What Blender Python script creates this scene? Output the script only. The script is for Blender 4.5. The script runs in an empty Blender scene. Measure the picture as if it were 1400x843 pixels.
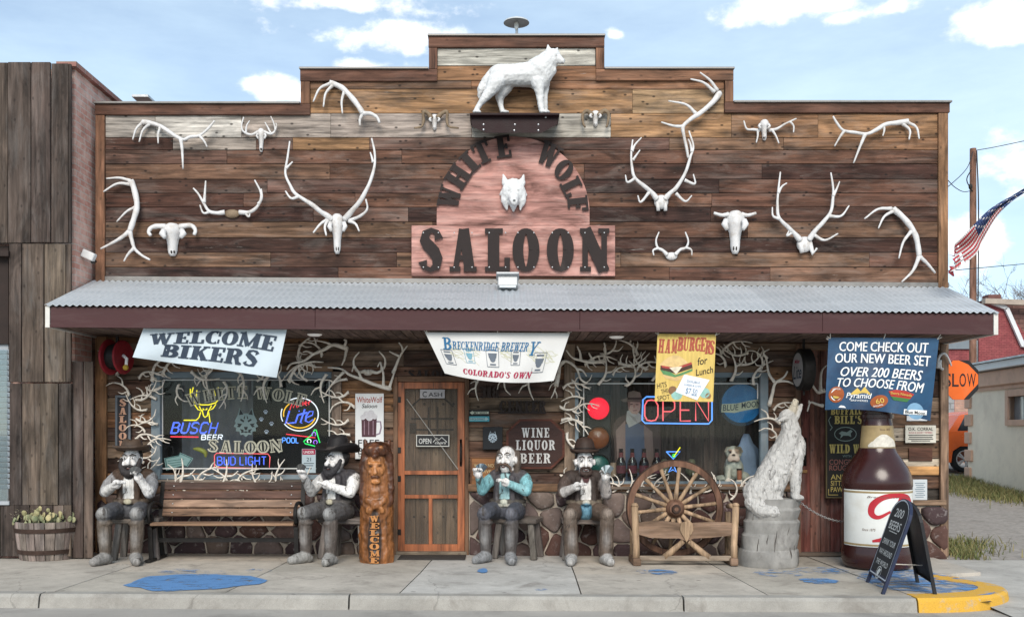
import bpy, math, random
import numpy as np
from mathutils import Vector, Matrix, Euler

R = math.radians
SC = bpy.context.scene
COL = SC.collection

# ------------------------------------------------------------------ camera
cam = bpy.data.objects.new('camera', bpy.data.cameras.new('camera'))
COL.objects.link(cam)
cam.location = (0, -12.5, 1.6)
cam.rotation_euler = (R(90), 0, 0)
cam.data.sensor_width = 36
cam.data.lens = 34.7
cam.data.shift_x = 0.0071
cam.data.shift_y = 0.1168
cam.data.clip_end = 2000
SC.camera = cam

# ------------------------------------------------------------------ light
SUN_EL, SUN_AZ = 34, 181          # in front of the facade, thin cloud over it
wd = bpy.data.worlds.new('World'); SC.world = wd; wd.use_nodes = True
def build_world():
    nt = wd.node_tree; nt.nodes.clear(); N = nt.nodes.new; L = nt.links.new
    out = N('ShaderNodeOutputWorld'); bg = N('ShaderNodeBackground'); L(bg.outputs[0], out.inputs[0])
    sky = N('ShaderNodeTexSky'); sky.sky_type = 'NISHITA'; sky.sun_disc = False
    sky.sun_elevation = R(SUN_EL); sky.sun_rotation = R(SUN_AZ); sky.altitude = 2000; sky.air_density = 1.0; sky.dust_density = 0.4; sky.ozone_density = .5
    tc = N('ShaderNodeTexCoord')
    d = tc.outputs['Generated']
    # thin high veil
    mp = N('ShaderNodeMapping'); mp.inputs['Scale'].default_value = (1.6, 1.6, 6); L(d, mp.inputs[0])
    n1 = N('ShaderNodeTexNoise'); n1.inputs['Scale'].default_value = 1.6; n1.inputs['Detail'].default_value = 7; n1.inputs['Roughness'].default_value = .6; L(mp.outputs[0], n1.inputs[0])
    veil = N('ShaderNodeMapRange'); veil.inputs[1].default_value = .3; veil.inputs[2].default_value = .8; veil.inputs[3].default_value = .27; veil.inputs[4].default_value = .8; L(n1.outputs[0], veil.inputs[0])
    # cumulus: noise lifted where the clouds stand
    mp2 = N('ShaderNodeMapping'); mp2.inputs['Scale'].default_value = (15, 15, 24); mp2.inputs['Location'].default_value = (3.1, .4, 1.7); L(d, mp2.inputs[0])
    n2 = N('ShaderNodeTexNoise'); n2.inputs['Scale'].default_value = 1.0; n2.inputs['Detail'].default_value = 9; n2.inputs['Roughness'].default_value = .58; L(mp2.outputs[0], n2.inputs[0])
    acc = None
    def blob(px, py, wx, wz, s):
        nonlocal acc
        v = Vector(((px-690)/1350, 1, (585-py)/1350)); q = v.length; v.normalize()
        sub = N('ShaderNodeVectorMath'); sub.operation = 'SUBTRACT'; sub.inputs[1].default_value = v; L(d, sub.inputs[0])
        mu = N('ShaderNodeVectorMath'); mu.operation = 'MULTIPLY'; mu.inputs[1].default_value = (1350*q/wx, 4, 1350*q/wz); L(sub.outputs[0], mu.inputs[0])
        le = N('ShaderNodeVectorMath'); le.operation = 'LENGTH'; L(mu.outputs[0], le.inputs[0])
        mr = N('ShaderNodeMapRange'); mr.inputs[1].default_value = 0; mr.inputs[2].default_value = 1.35; mr.inputs[3].default_value = s; mr.inputs[4].default_value = 0; L(le.outputs['Value'], mr.inputs[0])
        if acc is None: acc = mr.outputs[0]
        else:
            mx = N('ShaderNodeMath'); mx.operation = 'MAXIMUM'; L(acc, mx.inputs[0]); L(mr.outputs[0], mx.inputs[1]); acc = mx.outputs[0]
    blob(505, 48, 130, 34, 1); blob(395, 128, 80, 30, 1); blob(470, 5, 190, 24, .9); blob(500, 92, 90, 20, .95)
    blob(1075, 8, 110, 30, 1); blob(1380, 25, 90, 38, 1); blob(1385, 225, 110, 60, .95); blob(1320, 330, 70, 60, .9)
    blob(845, 48, 26, 12, .85); blob(1170, 20, 90, 14, .6)
    blob(-900, 250, 500, 120, .9); blob(2300, 150, 600, 140, .9)
    ad = N('ShaderNodeMath'); ad.operation = 'MULTIPLY_ADD'; ad.inputs[1].default_value = .47; L(acc, ad.inputs[0]); L(n2.outputs[0], ad.inputs[2])
    cm = N('ShaderNodeMapRange'); cm.interpolation_type = 'SMOOTHSTEP'; cm.inputs[1].default_value = .69; cm.inputs[2].default_value = .90; L(ad.outputs[0], cm.inputs[0])
    # cloud tops bright, bellies greyer (from their own density)
    n3 = N('ShaderNodeTexNoise'); n3.inputs['Scale'].default_value = 14; n3.inputs['Detail'].default_value = 6; L(d, n3.inputs[0])
    cc = N('ShaderNodeMix'); cc.data_type = 'RGBA'; cc.inputs[6].default_value = (7.2, 7.5, 8.0, 1); cc.inputs[7].default_value = (9.6, 9.5, 9.3, 1); L(n3.outputs[0], cc.inputs[0])
    m1 = N('ShaderNodeMix'); m1.data_type = 'RGBA'; m1.inputs[7].default_value = (5.7, 7.1, 7.9, 1); L(sky.outputs[0], m1.inputs[6]); L(veil.outputs[0], m1.inputs[0])
    m2 = N('ShaderNodeMix'); m2.data_type = 'RGBA'; L(m1.outputs[2], m2.inputs[6]); L(cc.outputs[2], m2.inputs[7]); L(cm.outputs[0], m2.inputs[0])
    L(m2.outputs[2], bg.inputs[0]); bg.inputs[1].default_value = .125
build_world()
sl = bpy.data.lights.new('sun', 'SUN'); sl.energy = 2.6; sl.angle = R(32); sl.color = (1, .925, .82)
so = bpy.data.objects.new('sun', sl); COL.objects.link(so)
_sd = Vector((math.sin(R(SUN_AZ))*math.cos(R(SUN_EL)), math.cos(R(SUN_AZ))*math.cos(R(SUN_EL)), math.sin(R(SUN_EL))))
so.rotation_euler = (-_sd).to_track_quat('-Z', 'Y').to_euler(); so.location = _sd*40

vs = SC.view_settings
vs.view_transform = 'Standard'; vs.look = 'None'; vs.gamma = 1; vs.use_curve_mapping = False
vs.exposure = 0.46
SC.render.engine = 'CYCLES'
SC.cycles.use_denoising = True
SC.cycles.max_bounces = 6; SC.cycles.transparent_max_bounces = 12
SC.cycles.sample_clamp_indirect = 6

# ------------------------------------------------------------------ space
F = 1350.0
def S(Y): return F/(12.5+Y)
def P(px, py, Y=0.0):
    s = S(Y); return Vector(((px-690)/s, Y, 1.6+(585-py)/s))
def gz(x): return -0.0055*x
def G(px, py):
    z = 0.0
    for _ in range(4):
        s = (py-585)/(1.6-z); Y = F/s-12.5; x = (px-690)/s; z = gz(x)
    return Vector((x, Y, z))
def lerp(a, b, t): return a+(b-a)*t
def srgb(r, g, b):
    f = lambda c: (c/255/12.92 if c/255 <= .04045 else ((c/255+.055)/1.055)**2.4)
    return (f(r), f(g), f(b))

# ------------------------------------------------------------------ materials
def nodes(name):
    m = bpy.data.materials.new(name); m.use_nodes = True
    nt = m.node_tree; nt.nodes.clear()
    out = nt.nodes.new('ShaderNodeOutputMaterial'); b = nt.nodes.new('ShaderNodeBsdfPrincipled')
    nt.links.new(b.outputs[0], out.inputs[0])
    return m, nt, nt.nodes.new, nt.links.new, b, out
def mathn(nt, op, a, b):
    n = nt.nodes.new('ShaderNodeMath'); n.operation = op
    for i, v in enumerate((a, b)):
        if isinstance(v, (int, float)): n.inputs[i].default_value = v
        else: nt.links.new(v, n.inputs[i])
    return n.outputs[0]
def scalecol(nt, colsock, facsock):
    n = nt.nodes.new('ShaderNodeVectorMath'); n.operation = 'SCALE'
    if isinstance(colsock, (tuple, list)): n.inputs[0].default_value = colsock[:3]
    else: nt.links.new(colsock, n.inputs[0])
    nt.links.new(facsock, n.inputs[3]); return n.outputs[0]
def mapr(nt, sock, a, b, c, d):
    n = nt.nodes.new('ShaderNodeMapRange')
    for i, v in enumerate((a, b, c, d)): n.inputs[i+1].default_value = v
    nt.links.new(sock, n.inputs[0]); return n.outputs[0]
def noisen(nt, vec, scale, detail=5, rough=.55, dist=0):
    n = nt.nodes.new('ShaderNodeTexNoise')
    n.inputs['Scale'].default_value = scale; n.inputs['Detail'].default_value = detail
    n.inputs['Roughness'].default_value = rough; n.inputs['Distortion'].default_value = dist
    nt.links.new(vec, n.inputs['Vector']); return n.outputs[0]
def mapping(nt, vec, scale, loc=(0, 0, 0)):
    n = nt.nodes.new('ShaderNodeMapping'); n.inputs['Scale'].default_value = scale; n.inputs['Location'].default_value = loc
    nt.links.new(vec, n.inputs[0]); return n.outputs[0]
def mixc(nt, a, b, fac):
    n = nt.nodes.new('ShaderNodeMix'); n.data_type = 'RGBA'
    for i, v in ((6, a), (7, b)):
        if isinstance(v, (tuple, list)): n.inputs[i].default_value = (*v[:3], 1)
        else: nt.links.new(v, n.inputs[i])
    if isinstance(fac, (int, float)): n.inputs[0].default_value = fac
    else: nt.links.new(fac, n.inputs[0])
    return n.outputs[2]
def bumpn(nt, b, h, strength, dist=.01):
    n = nt.nodes.new('ShaderNodeBump'); n.inputs['Strength'].default_value = strength; n.inputs['Distance'].default_value = dist
    nt.links.new(h, n.inputs['Height']); nt.links.new(n.outputs[0], b.inputs['Normal'])

MATS = {}
def M(name, col=(.5, .5, .5), rough=.65, var=.2, scale=5, bump=.15, bscale=60, metal=0, attr=False, stretch=(1, 1, 1), stain=None, stain_amt=.5, spec=.22, stain_scale=2.5, stain_cut=.5):
    if name in MATS: return MATS[name]
    m, nt, N, L, b, out = nodes(name)
    tc = N('ShaderNodeTexCoord').outputs['Object']
    v = mapping(nt, tc, stretch)
    base = col
    if attr:
        at = N('ShaderNodeAttribute'); at.attribute_name = 'tint'; base = at.outputs['Color']
    n1 = noisen(nt, v, scale, 6, .6)
    c = scalecol(nt, base, mapr(nt, n1, .25, .75, 1-var, 1+var))
    if stain:
        n3 = noisen(nt, v, stain_scale, 9, .68, .4)
        c = mixc(nt, c, stain, mapr(nt, n3, stain_cut, stain_cut+.16, 0, stain_amt))
    L(c, b.inputs['Base Color'])
    b.inputs['Metallic'].default_value = metal
    b.inputs['Specular IOR Level'].default_value = spec
    L(mapr(nt, n1, .2, .8, max(.03, rough-.1), min(1, rough+.1)), b.inputs['Roughness'])
    if bump:
        n2 = noisen(nt, v, bscale, 4, .6)
        bumpn(nt, b, n2, bump)
    MATS[name] = m; return m
def WOOD(name, axis='x', rough=.8, contrast=.55, grey=.25, greycol=(.26, .235, .215), density=26, bump=.5, nail=0.0, col=None, spec=.25):
    """weathered timber: grain runs along axis; colour from the tint attribute (alpha shifts each board) or col"""
    if name in MATS: return MATS[name]
    m, nt, N, L, b, out = nodes(name)
    tc = N('ShaderNodeTexCoord').outputs['Object']
    if col is None:
        at = N('ShaderNodeAttribute'); at.attribute_name = 'tint'; base = at.outputs['Color']; al = at.outputs['Alpha']
        cx = N('ShaderNodeCombineXYZ')
        for i, k in enumerate((31, 17, 23)): L(mathn(nt, 'MULTIPLY', al, k), cx.inputs[i])
        va = N('ShaderNodeVectorMath'); va.operation = 'ADD'; L(tc, va.inputs[0]); L(cx.outputs[0], va.inputs[1]); v0 = va.outputs[0]
    else:
        base = col; v0 = tc
    D = density; lo = 1.1
    st = {'x': (lo, D, D), 'y': (D, lo, D), 'z': (D, D, lo)}[axis]
    st2 = tuple(1.1 if q == lo else 4.5 for q in st)
    g = noisen(nt, mapping(nt, v0, st), 1, 8, .62, .5)
    big = noisen(nt, mapping(nt, v0, st2), 1.3, 6, .6, .8)
    fine = noisen(nt, mapping(nt, v0, tuple(q*3.1 for q in st)), 1, 4, .6)
    f = mathn(nt, 'MULTIPLY', mapr(nt, g, .28, .72, 1-contrast, 1+contrast*.8), mapr(nt, big, .3, .7, .40, 1.62))
    f = mathn(nt, 'MULTIPLY', f, mapr(nt, fine, .3, .7, .82, 1.15))
    c = scalecol(nt, base, f)
    gn = noisen(nt, mapping(nt, v0, tuple(q*.7 for q in st2)), 1.9, 8, .7, .6)
    c = mixc(nt, c, scalecol(nt, greycol, mapr(nt, g, .3, .7, .6, 1.25)), mapr(nt, gn, .48, .72, 0, grey))
    # dark streaks and nail stains
    dk = noisen(nt, mapping(nt, v0, tuple(.9 if q == lo else 14 for q in st)), 1.7, 6, .7, .3)
    c = mixc(nt, c, (.018, .012, .009), mapr(nt, dk, .57, .70, 0, .8))
    if nail:
        sp = N('ShaderNodeSeparateXYZ'); L(v0, sp.inputs[0]); cb = N('ShaderNodeCombineXYZ'); L(sp.outputs[0], cb.inputs[0]); L(sp.outputs[2], cb.inputs[1])
        for sc_, r0, r1, k in ((4.6, .035, .075, nail), (2.1, .02, .17, nail*.55)):
            vo = N('ShaderNodeTexVoronoi'); vo.voronoi_dimensions = '2D'; vo.inputs['Scale'].default_value = sc_; L(mapping(nt, cb.outputs[0], (.62, 1, 1) if axis == 'x' else (1, .62, 1)), vo.inputs['Vector'])
            c = mixc(nt, c, (.012, .009, .008), mapr(nt, vo.outputs['Distance'], r0, r1, k, 0))
    if nail > .7:       # pale scuffs where the old face has worn off
        sf = noisen(nt, mapping(nt, v0, tuple(2.2 if q == lo else 15 for q in st), (7, 5, 3)), 1.5, 8, .72, .6)
        c = mixc(nt, c, (.36, .32, .285), mapr(nt, sf, .64, .74, 0, .7))
    L(c, b.inputs['Base Color']); b.inputs['Specular IOR Level'].default_value = spec
    b.inputs['Roughness'].default_value = rough
    bumpn(nt, b, mathn(nt, 'ADD', g, mathn(nt, 'MULTIPLY', fine, .5)), bump, .012)
    MATS[name] = m; return m
def EMIT(name, col, s):
    if name in MATS: return MATS[name]
    m, nt, N, L, b, out = nodes(name)
    b.inputs['Base Color'].default_value = (*[min(1, c) for c in col], 1)
    b.inputs['Emission Color'].default_value = (*col, 1); b.inputs['Emission Strength'].default_value = s
    b.inputs['Roughness'].default_value = .3
    MATS[name] = m; return m
def GLASS(name, refl=.06, tint=(.86, .9, .9), dirt=.03):
    if name in MATS: return MATS[name]
    m, nt, N, L, b, out = nodes(name)
    nt.nodes.remove(b)
    t = N('ShaderNodeBsdfTransparent'); t.inputs[0].default_value = (*tint, 1)
    g = N('ShaderNodeBsdfGlossy'); g.inputs['Roughness'].default_value = .03; g.inputs[0].default_value = (1, 1, 1, 1)
    d = N('ShaderNodeBsdfDiffuse'); d.inputs[0].default_value = (.5, .5, .5, 1)
    fr = N('ShaderNodeFresnel'); fr.inputs[0].default_value = 1.45
    m1 = N('ShaderNodeMixShader'); L(mathn(nt, 'MULTIPLY', fr.outputs[0], refl/.04), m1.inputs[0]); L(t.outputs[0], m1.inputs[1]); L(g.outputs[0], m1.inputs[2])
    m2 = N('ShaderNodeMixShader')
    nz = noisen(nt, N('ShaderNodeTexCoord').outputs['Object'], 2.5, 8, .7)
    L(mapr(nt, nz, .35, .75, dirt*.3, dirt*1.6), m2.inputs[0]); L(m1.outputs[0], m2.inputs[1]); L(d.outputs[0], m2.inputs[2])
    L(m2.outputs[0], out.inputs[0])
    MATS[name] = m; return m

# ------------------------------------------------------------------ mesh building
def catmull(pts, n=6):
    pts = [Vector(p) for p in pts]
    if len(pts) < 3: return [pts[0].lerp(pts[-1], i/n) for i in range(n+1)]
    q = [pts[0]*2-pts[1]]+pts+[pts[-1]*2-pts[-2]]; out = []
    for i in range(1, len(q)-2):
        a, b, c, d = q[i-1:i+3]
        for k in range(n):
            t = k/n
            out.append(.5*((2*b)+(c-a)*t+(2*a-5*b+4*c-d)*t*t+(3*b-a-3*c+d)*t**3))
    out.append(pts[-1]); return out
_txt = {}
def text_geo(s, bold=0.0, shear=0.0):
    k = (s, bold, shear)
    if k in _txt: return _txt[k]
    cu = bpy.data.curves.new('t', 'FONT'); cu.body = s; cu.size = 1; cu.offset = bold; cu.shear = shear
    cu.resolution_u = 3; cu.fill_mode = 'FRONT'
    ob = bpy.data.objects.new('t', cu); COL.objects.link(ob)
    dg = bpy.context.evaluated_depsgraph_get(); e = ob.evaluated_get(dg); me = e.to_mesh()
    vs_ = [(v.co.x, v.co.y) for v in me.vertices]; fs = [tuple(p.vertices) for p in me.polygons]
    e.to_mesh_clear(); bpy.data.objects.remove(ob); bpy.data.curves.remove(cu)
    if vs_:
        x0 = min(v[0] for v in vs_); x1 = max(v[0] for v in vs_)
    else: x0 = x1 = 0
    _txt[k] = (vs_, fs, x0, x1); return _txt[k]

class MB:
    def __init__(self): self.v = []; self.f = []; self.c = []; self.m = []; self.col = (1, 1, 1, 0); self.mi = 0
    def add(self, vs_, fs, col=None, mi=None):
        o = len(self.v); self.v += [Vector(v) for v in vs_]
        c = col if col is not None else self.col
        c = tuple(c) if len(c) == 4 else (*c, 0)
        for f in fs:
            self.f.append(tuple(i+o for i in f)); self.c.append(c); self.m.append(self.mi if mi is None else mi)
        return self
    def box(self, c, s, rot=None, col=None, mi=None, bev=0.0):
        hx, hy, hz = s[0]/2, s[1]/2, s[2]/2; c = Vector(c)
        if bev > 0:
            b = min(bev, hx*.9, hy*.9, hz*.9); vs_ = []; idx = {}
            for sx in (-1, 1):
                for sy in (-1, 1):
                    for sz in (-1, 1):
                        for a in range(3):
                            p = [sx*(hx-b), sy*(hy-b), sz*(hz-b)]; p[a] = (sx*hx, sy*hy, sz*hz)[a]
                            idx[(sx, sy, sz, a)] = len(vs_); vs_.append(Vector(p))
            fs = []
            for a in range(3):
                u, w = [(1, 2), (2, 0), (0, 1)][a]
                for s_ in (-1, 1):
                    q = []
                    for (su, sw) in ((-1, -1), (1, -1), (1, 1), (-1, 1)):
                        k = [0, 0, 0]; k[a] = s_; k[u] = su; k[w] = sw; q.append(idx[(*k, a)])
                    fs.append(q if s_ > 0 else q[::-1])
            for a in range(3):       # edges along axis a
                u, w = [(1, 2), (2, 0), (0, 1)][a]
                for su in (-1, 1):
                    for sw in (-1, 1):
                        k0 = [0, 0, 0]; k0[a] = -1; k0[u] = su; k0[w] = sw; k1 = list(k0); k1[a] = 1
                        q = [idx[(*k0, u)], idx[(*k0, w)], idx[(*k1, w)], idx[(*k1, u)]]
                        fs.append(q if su*sw < 0 else q[::-1])
            for sx in (-1, 1):
                for sy in (-1, 1):
                    for sz in (-1, 1):
                        q = [idx[(sx, sy, sz, a)] for a in range(3)]
                        fs.append(q if sx*sy*sz > 0 else q[::-1])
        else:
            vs_ = [Vector((x*hx, y*hy, z*hz)) for x in (-1, 1) for y in (-1, 1) for z in (-1, 1)]
            fs = [(0, 1, 3, 2), (4, 6, 7, 5), (0, 4, 5, 1), (2, 3, 7, 6), (0, 2, 6, 4), (1, 5, 7, 3)]
        if rot is not None:
            r = rot if isinstance(rot, Matrix) else Euler(rot).to_matrix()
            vs_ = [r @ v for v in vs_]
        return self.add([v+c for v in vs_], fs, col, mi)
    def bar(self, a, b, w, d, col=None, mi=None, up=(0, 1, 0), bev=0.0):
        """beam from a to b; w across, d along up"""
        a, b = Vector(a), Vector(b); x = (b-a); l = x.length; x.normalize(); u = Vector(up)
        z = x.cross(u)
        if z.length < 1e-4: z = x.cross(Vector((1, 0, 0)))
        z.normalize(); y = z.cross(x)
        r = Matrix((x, y, z)).transposed()
        return self.box((a+b)/2, (l, d, w), r, col, mi, bev)
    def tube(self, pts, radii, n=8, col=None, mi=None, caps=True, flat=1.0):
        pts = [Vector(p) for p in pts]
        if isinstance(radii, (int, float)): radii = [radii]*len(pts)
        if len(radii) != len(pts): radii = [float(np.interp(i/(len(pts)-1), np.linspace(0, 1, len(radii)), radii)) for i in range(len(pts))]
        t0 = (pts[1]-pts[0]).normalized(); u = t0.orthogonal().normalized(); vs_ = []
        for i, p in enumerate(pts):
            t = (pts[min(i+1, len(pts)-1)]-pts[max(i-1, 0)])
            if t.length < 1e-9: t = t0.copy()
            t.normalize(); u = (u-t*u.dot(t))
            if u.length < 1e-6: u = t.orthogonal()
            u.normalize(); w = t.cross(u)
            for k in range(n):
                a = 2*math.pi*k/n; vs_.append(p+(u*math.cos(a)+w*math.sin(a)*flat)*radii[i])
        fs = []
        for i in range(len(pts)-1):
            for k in range(n):
                a, b = i*n+k, i*n+(k+1) % n; fs.append((a, b, b+n, a+n))
        if caps:
            vs_ += [pts[0], pts[-1]]; o = len(vs_)-2; e = (len(pts)-1)*n
            for k in range(n):
                fs.append((o, (k+1) % n, k)); fs.append((o+1, e+k, e+(k+1) % n))
        return self.add(vs_, fs, col, mi)
    def lathe(self, prof, c=(0, 0, 0), n=32, col=None, mi=None, a0=0, a1=2*math.pi, sx=1, sy=1):
        c = Vector(c); full = abs(a1-a0-2*math.pi) < 1e-6; m = n if full else n+1; vs_ = []
        for r, z in prof:
            for k in range(m):
                a = a0+(a1-a0)*k/n; vs_.append(c+Vector((r*math.cos(a)*sx, r*math.sin(a)*sy, z)))
        fs = []
        for i in range(len(prof)-1):
            for k in range(n):
                b = (k+1) % m; fs.append((i*m+k, i*m+b, (i+1)*m+b, (i+1)*m+k))
        return self.add(vs_, fs, col, mi)
    def ell(self, c, r, rot=None, col=None, mi=None, n=14, k=9):
        c = Vector(c); vs_ = []; rm = Euler(rot).to_matrix() if rot is not None else Matrix.Identity(3)
        if isinstance(r, (int, float)): r = (r, r, r)
        for i in range(k+1):
            th = math.pi*i/k
            for j in range(n):
                a = 2*math.pi*j/n
                vs_.append(c+rm @ Vector((r[0]*math.sin(th)*math.cos(a), r[1]*math.sin(th)*math.sin(a), -r[2]*math.cos(th))))
        fs = [(i*n+j, i*n+(j+1) % n, (i+1)*n+(j+1) % n, (i+1)*n+j) for i in range(k) for j in range(n)]
        return self.add(vs_, fs, col, mi)
    def prism(self, poly, mp, d, col=None, mi=None, off=0.0, sides=True):
        """poly in (px,py), mp(px,py,off) gives the point; front face off+d, sides back to off"""
        n = len(poly); a = sum(poly[i][0]*poly[(i+1) % n][1]-poly[(i+1) % n][0]*poly[i][1] for i in range(n))
        if a > 0: poly = poly[::-1]
        vs_ = [mp(x, y, off+d) for x, y in poly]+[mp(x, y, off) for x, y in poly]
        fs = [tuple(range(n))]
        if sides: fs += [(i, i+n, (i+1) % n+n, (i+1) % n) for i in range(n)]
        return self.add(vs_, fs, col, mi)
    def strip(self, pts, ws, mp, d, col=None, mi=None, off=0.0, sides=True):
        """a painted or cut stroke: polyline in (px,py) with widths"""
        if isinstance(ws, (int, float)): ws = [ws]*len(pts)
        n = len(pts); Lp = []; Rp = []
        for i, p in enumerate(pts):
            a = pts[max(i-1, 0)]; b = pts[min(i+1, n-1)]; tx, ty = b[0]-a[0], b[1]-a[1]; l = math.hypot(tx, ty) or 1
            nx, ny = -ty/l, tx/l; w = ws[i]/2
            Lp.append((p[0]+nx*w, p[1]+ny*w)); Rp.append((p[0]-nx*w, p[1]-ny*w))
        vs_ = [mp(*q, off+d) for q in Lp]+[mp(*q, off+d) for q in Rp]
        fs = [(i, i+1, n+i+1, n+i) for i in range(n-1)]
        if sides:
            vs_ += [mp(*q, off) for q in Lp]+[mp(*q, off) for q in Rp]
            for i in range(n-1):
                fs.append((i+1, i, 2*n+i, 2*n+i+1)); fs.append((n+i, n+i+1, 3*n+i+1, 3*n+i))
            fs.append((0, n, 3*n, 2*n)); fs.append((2*n-1, n-1, 3*n-1, 4*n-1))
        return self.add(vs_, fs, col, mi)
    def text(self, s, cx, cy, h, mp, col=None, mi=None, bold=0.0, shear=0.0, width=None, rot=0.0, off=.003, arc=None):
        bold = min(bold, .008)
        """flat lettering: cap height h and centre (cx,cy) in px; width fits the line; rot in degrees clockwise"""
        vs_, fs, x0, x1 = text_geo(s, bold, shear)
        if not vs_: return self
        k = h/.70; sx = k if width is None else width/(x1-x0)
        c, sn = math.cos(R(rot)), math.sin(R(rot)); out = []
        for x, y in vs_:
            X = (x-(x0+x1)/2)*sx; Yy = -(y-.35)*k
            if arc: Yy += arc*(X*X)
            out.append(mp(cx+X*c-Yy*sn, cy+X*sn+Yy*c, off))
        return self.add(out, fs, col, mi)
    def build(self, name, mats, parent=None, smooth=False, origin=None, label=None, sharp=None):
        me = bpy.data.meshes.new(name)
        o = Vector(origin) if origin is not None else Vector((0, 0, 0))
        me.from_pydata([tuple(v-o) for v in self.v], [], self.f)
        if not isinstance(mats, (list, tuple)): mats = [mats]
        for m in mats: me.materials.append(m)
        me.polygons.foreach_set('material_index', self.m)
        if smooth: me.polygons.foreach_set('use_smooth', [True]*len(self.f))
        at = me.color_attributes.new('tint', 'FLOAT_COLOR', 'CORNER')
        cs = []
        for f, c in zip(self.f, self.c): cs += list(c)*len(f)
        at.data.foreach_set('color', cs)
        if smooth and sharp: me.set_sharp_from_angle(angle=R(sharp))
        ob = bpy.data.objects.new(name, me); COL.objects.link(ob)
        if parent is not None: ob.parent = parent
        elif origin is not None: ob.location = o
        if label: ob['label'] = label
        return ob
def tag(o, label=None, cat=None, group=None, kind=None):
    for k, v in (('label', label), ('category', cat), ('group', group), ('kind', kind)):
        if v: o[k] = v
    return o
def thing(name, label, cat, loc=(0, 0, 0), rz=0, group=None):
    o = bpy.data.objects.new(name, None); COL.objects.link(o); o.location = loc; o.rotation_euler = (0, 0, rz); o.empty_display_size = .1
    return tag(o, label, cat, group)
def copytree(o, parent=None):
    c = o.copy(); COL.objects.link(c)
    if parent is not None: c.parent = parent
    for ch in list(o.children): copytree(ch, c)
    return c
def plane(Y): return lambda x, y, off=0: P(x, y, Y-off)

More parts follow.
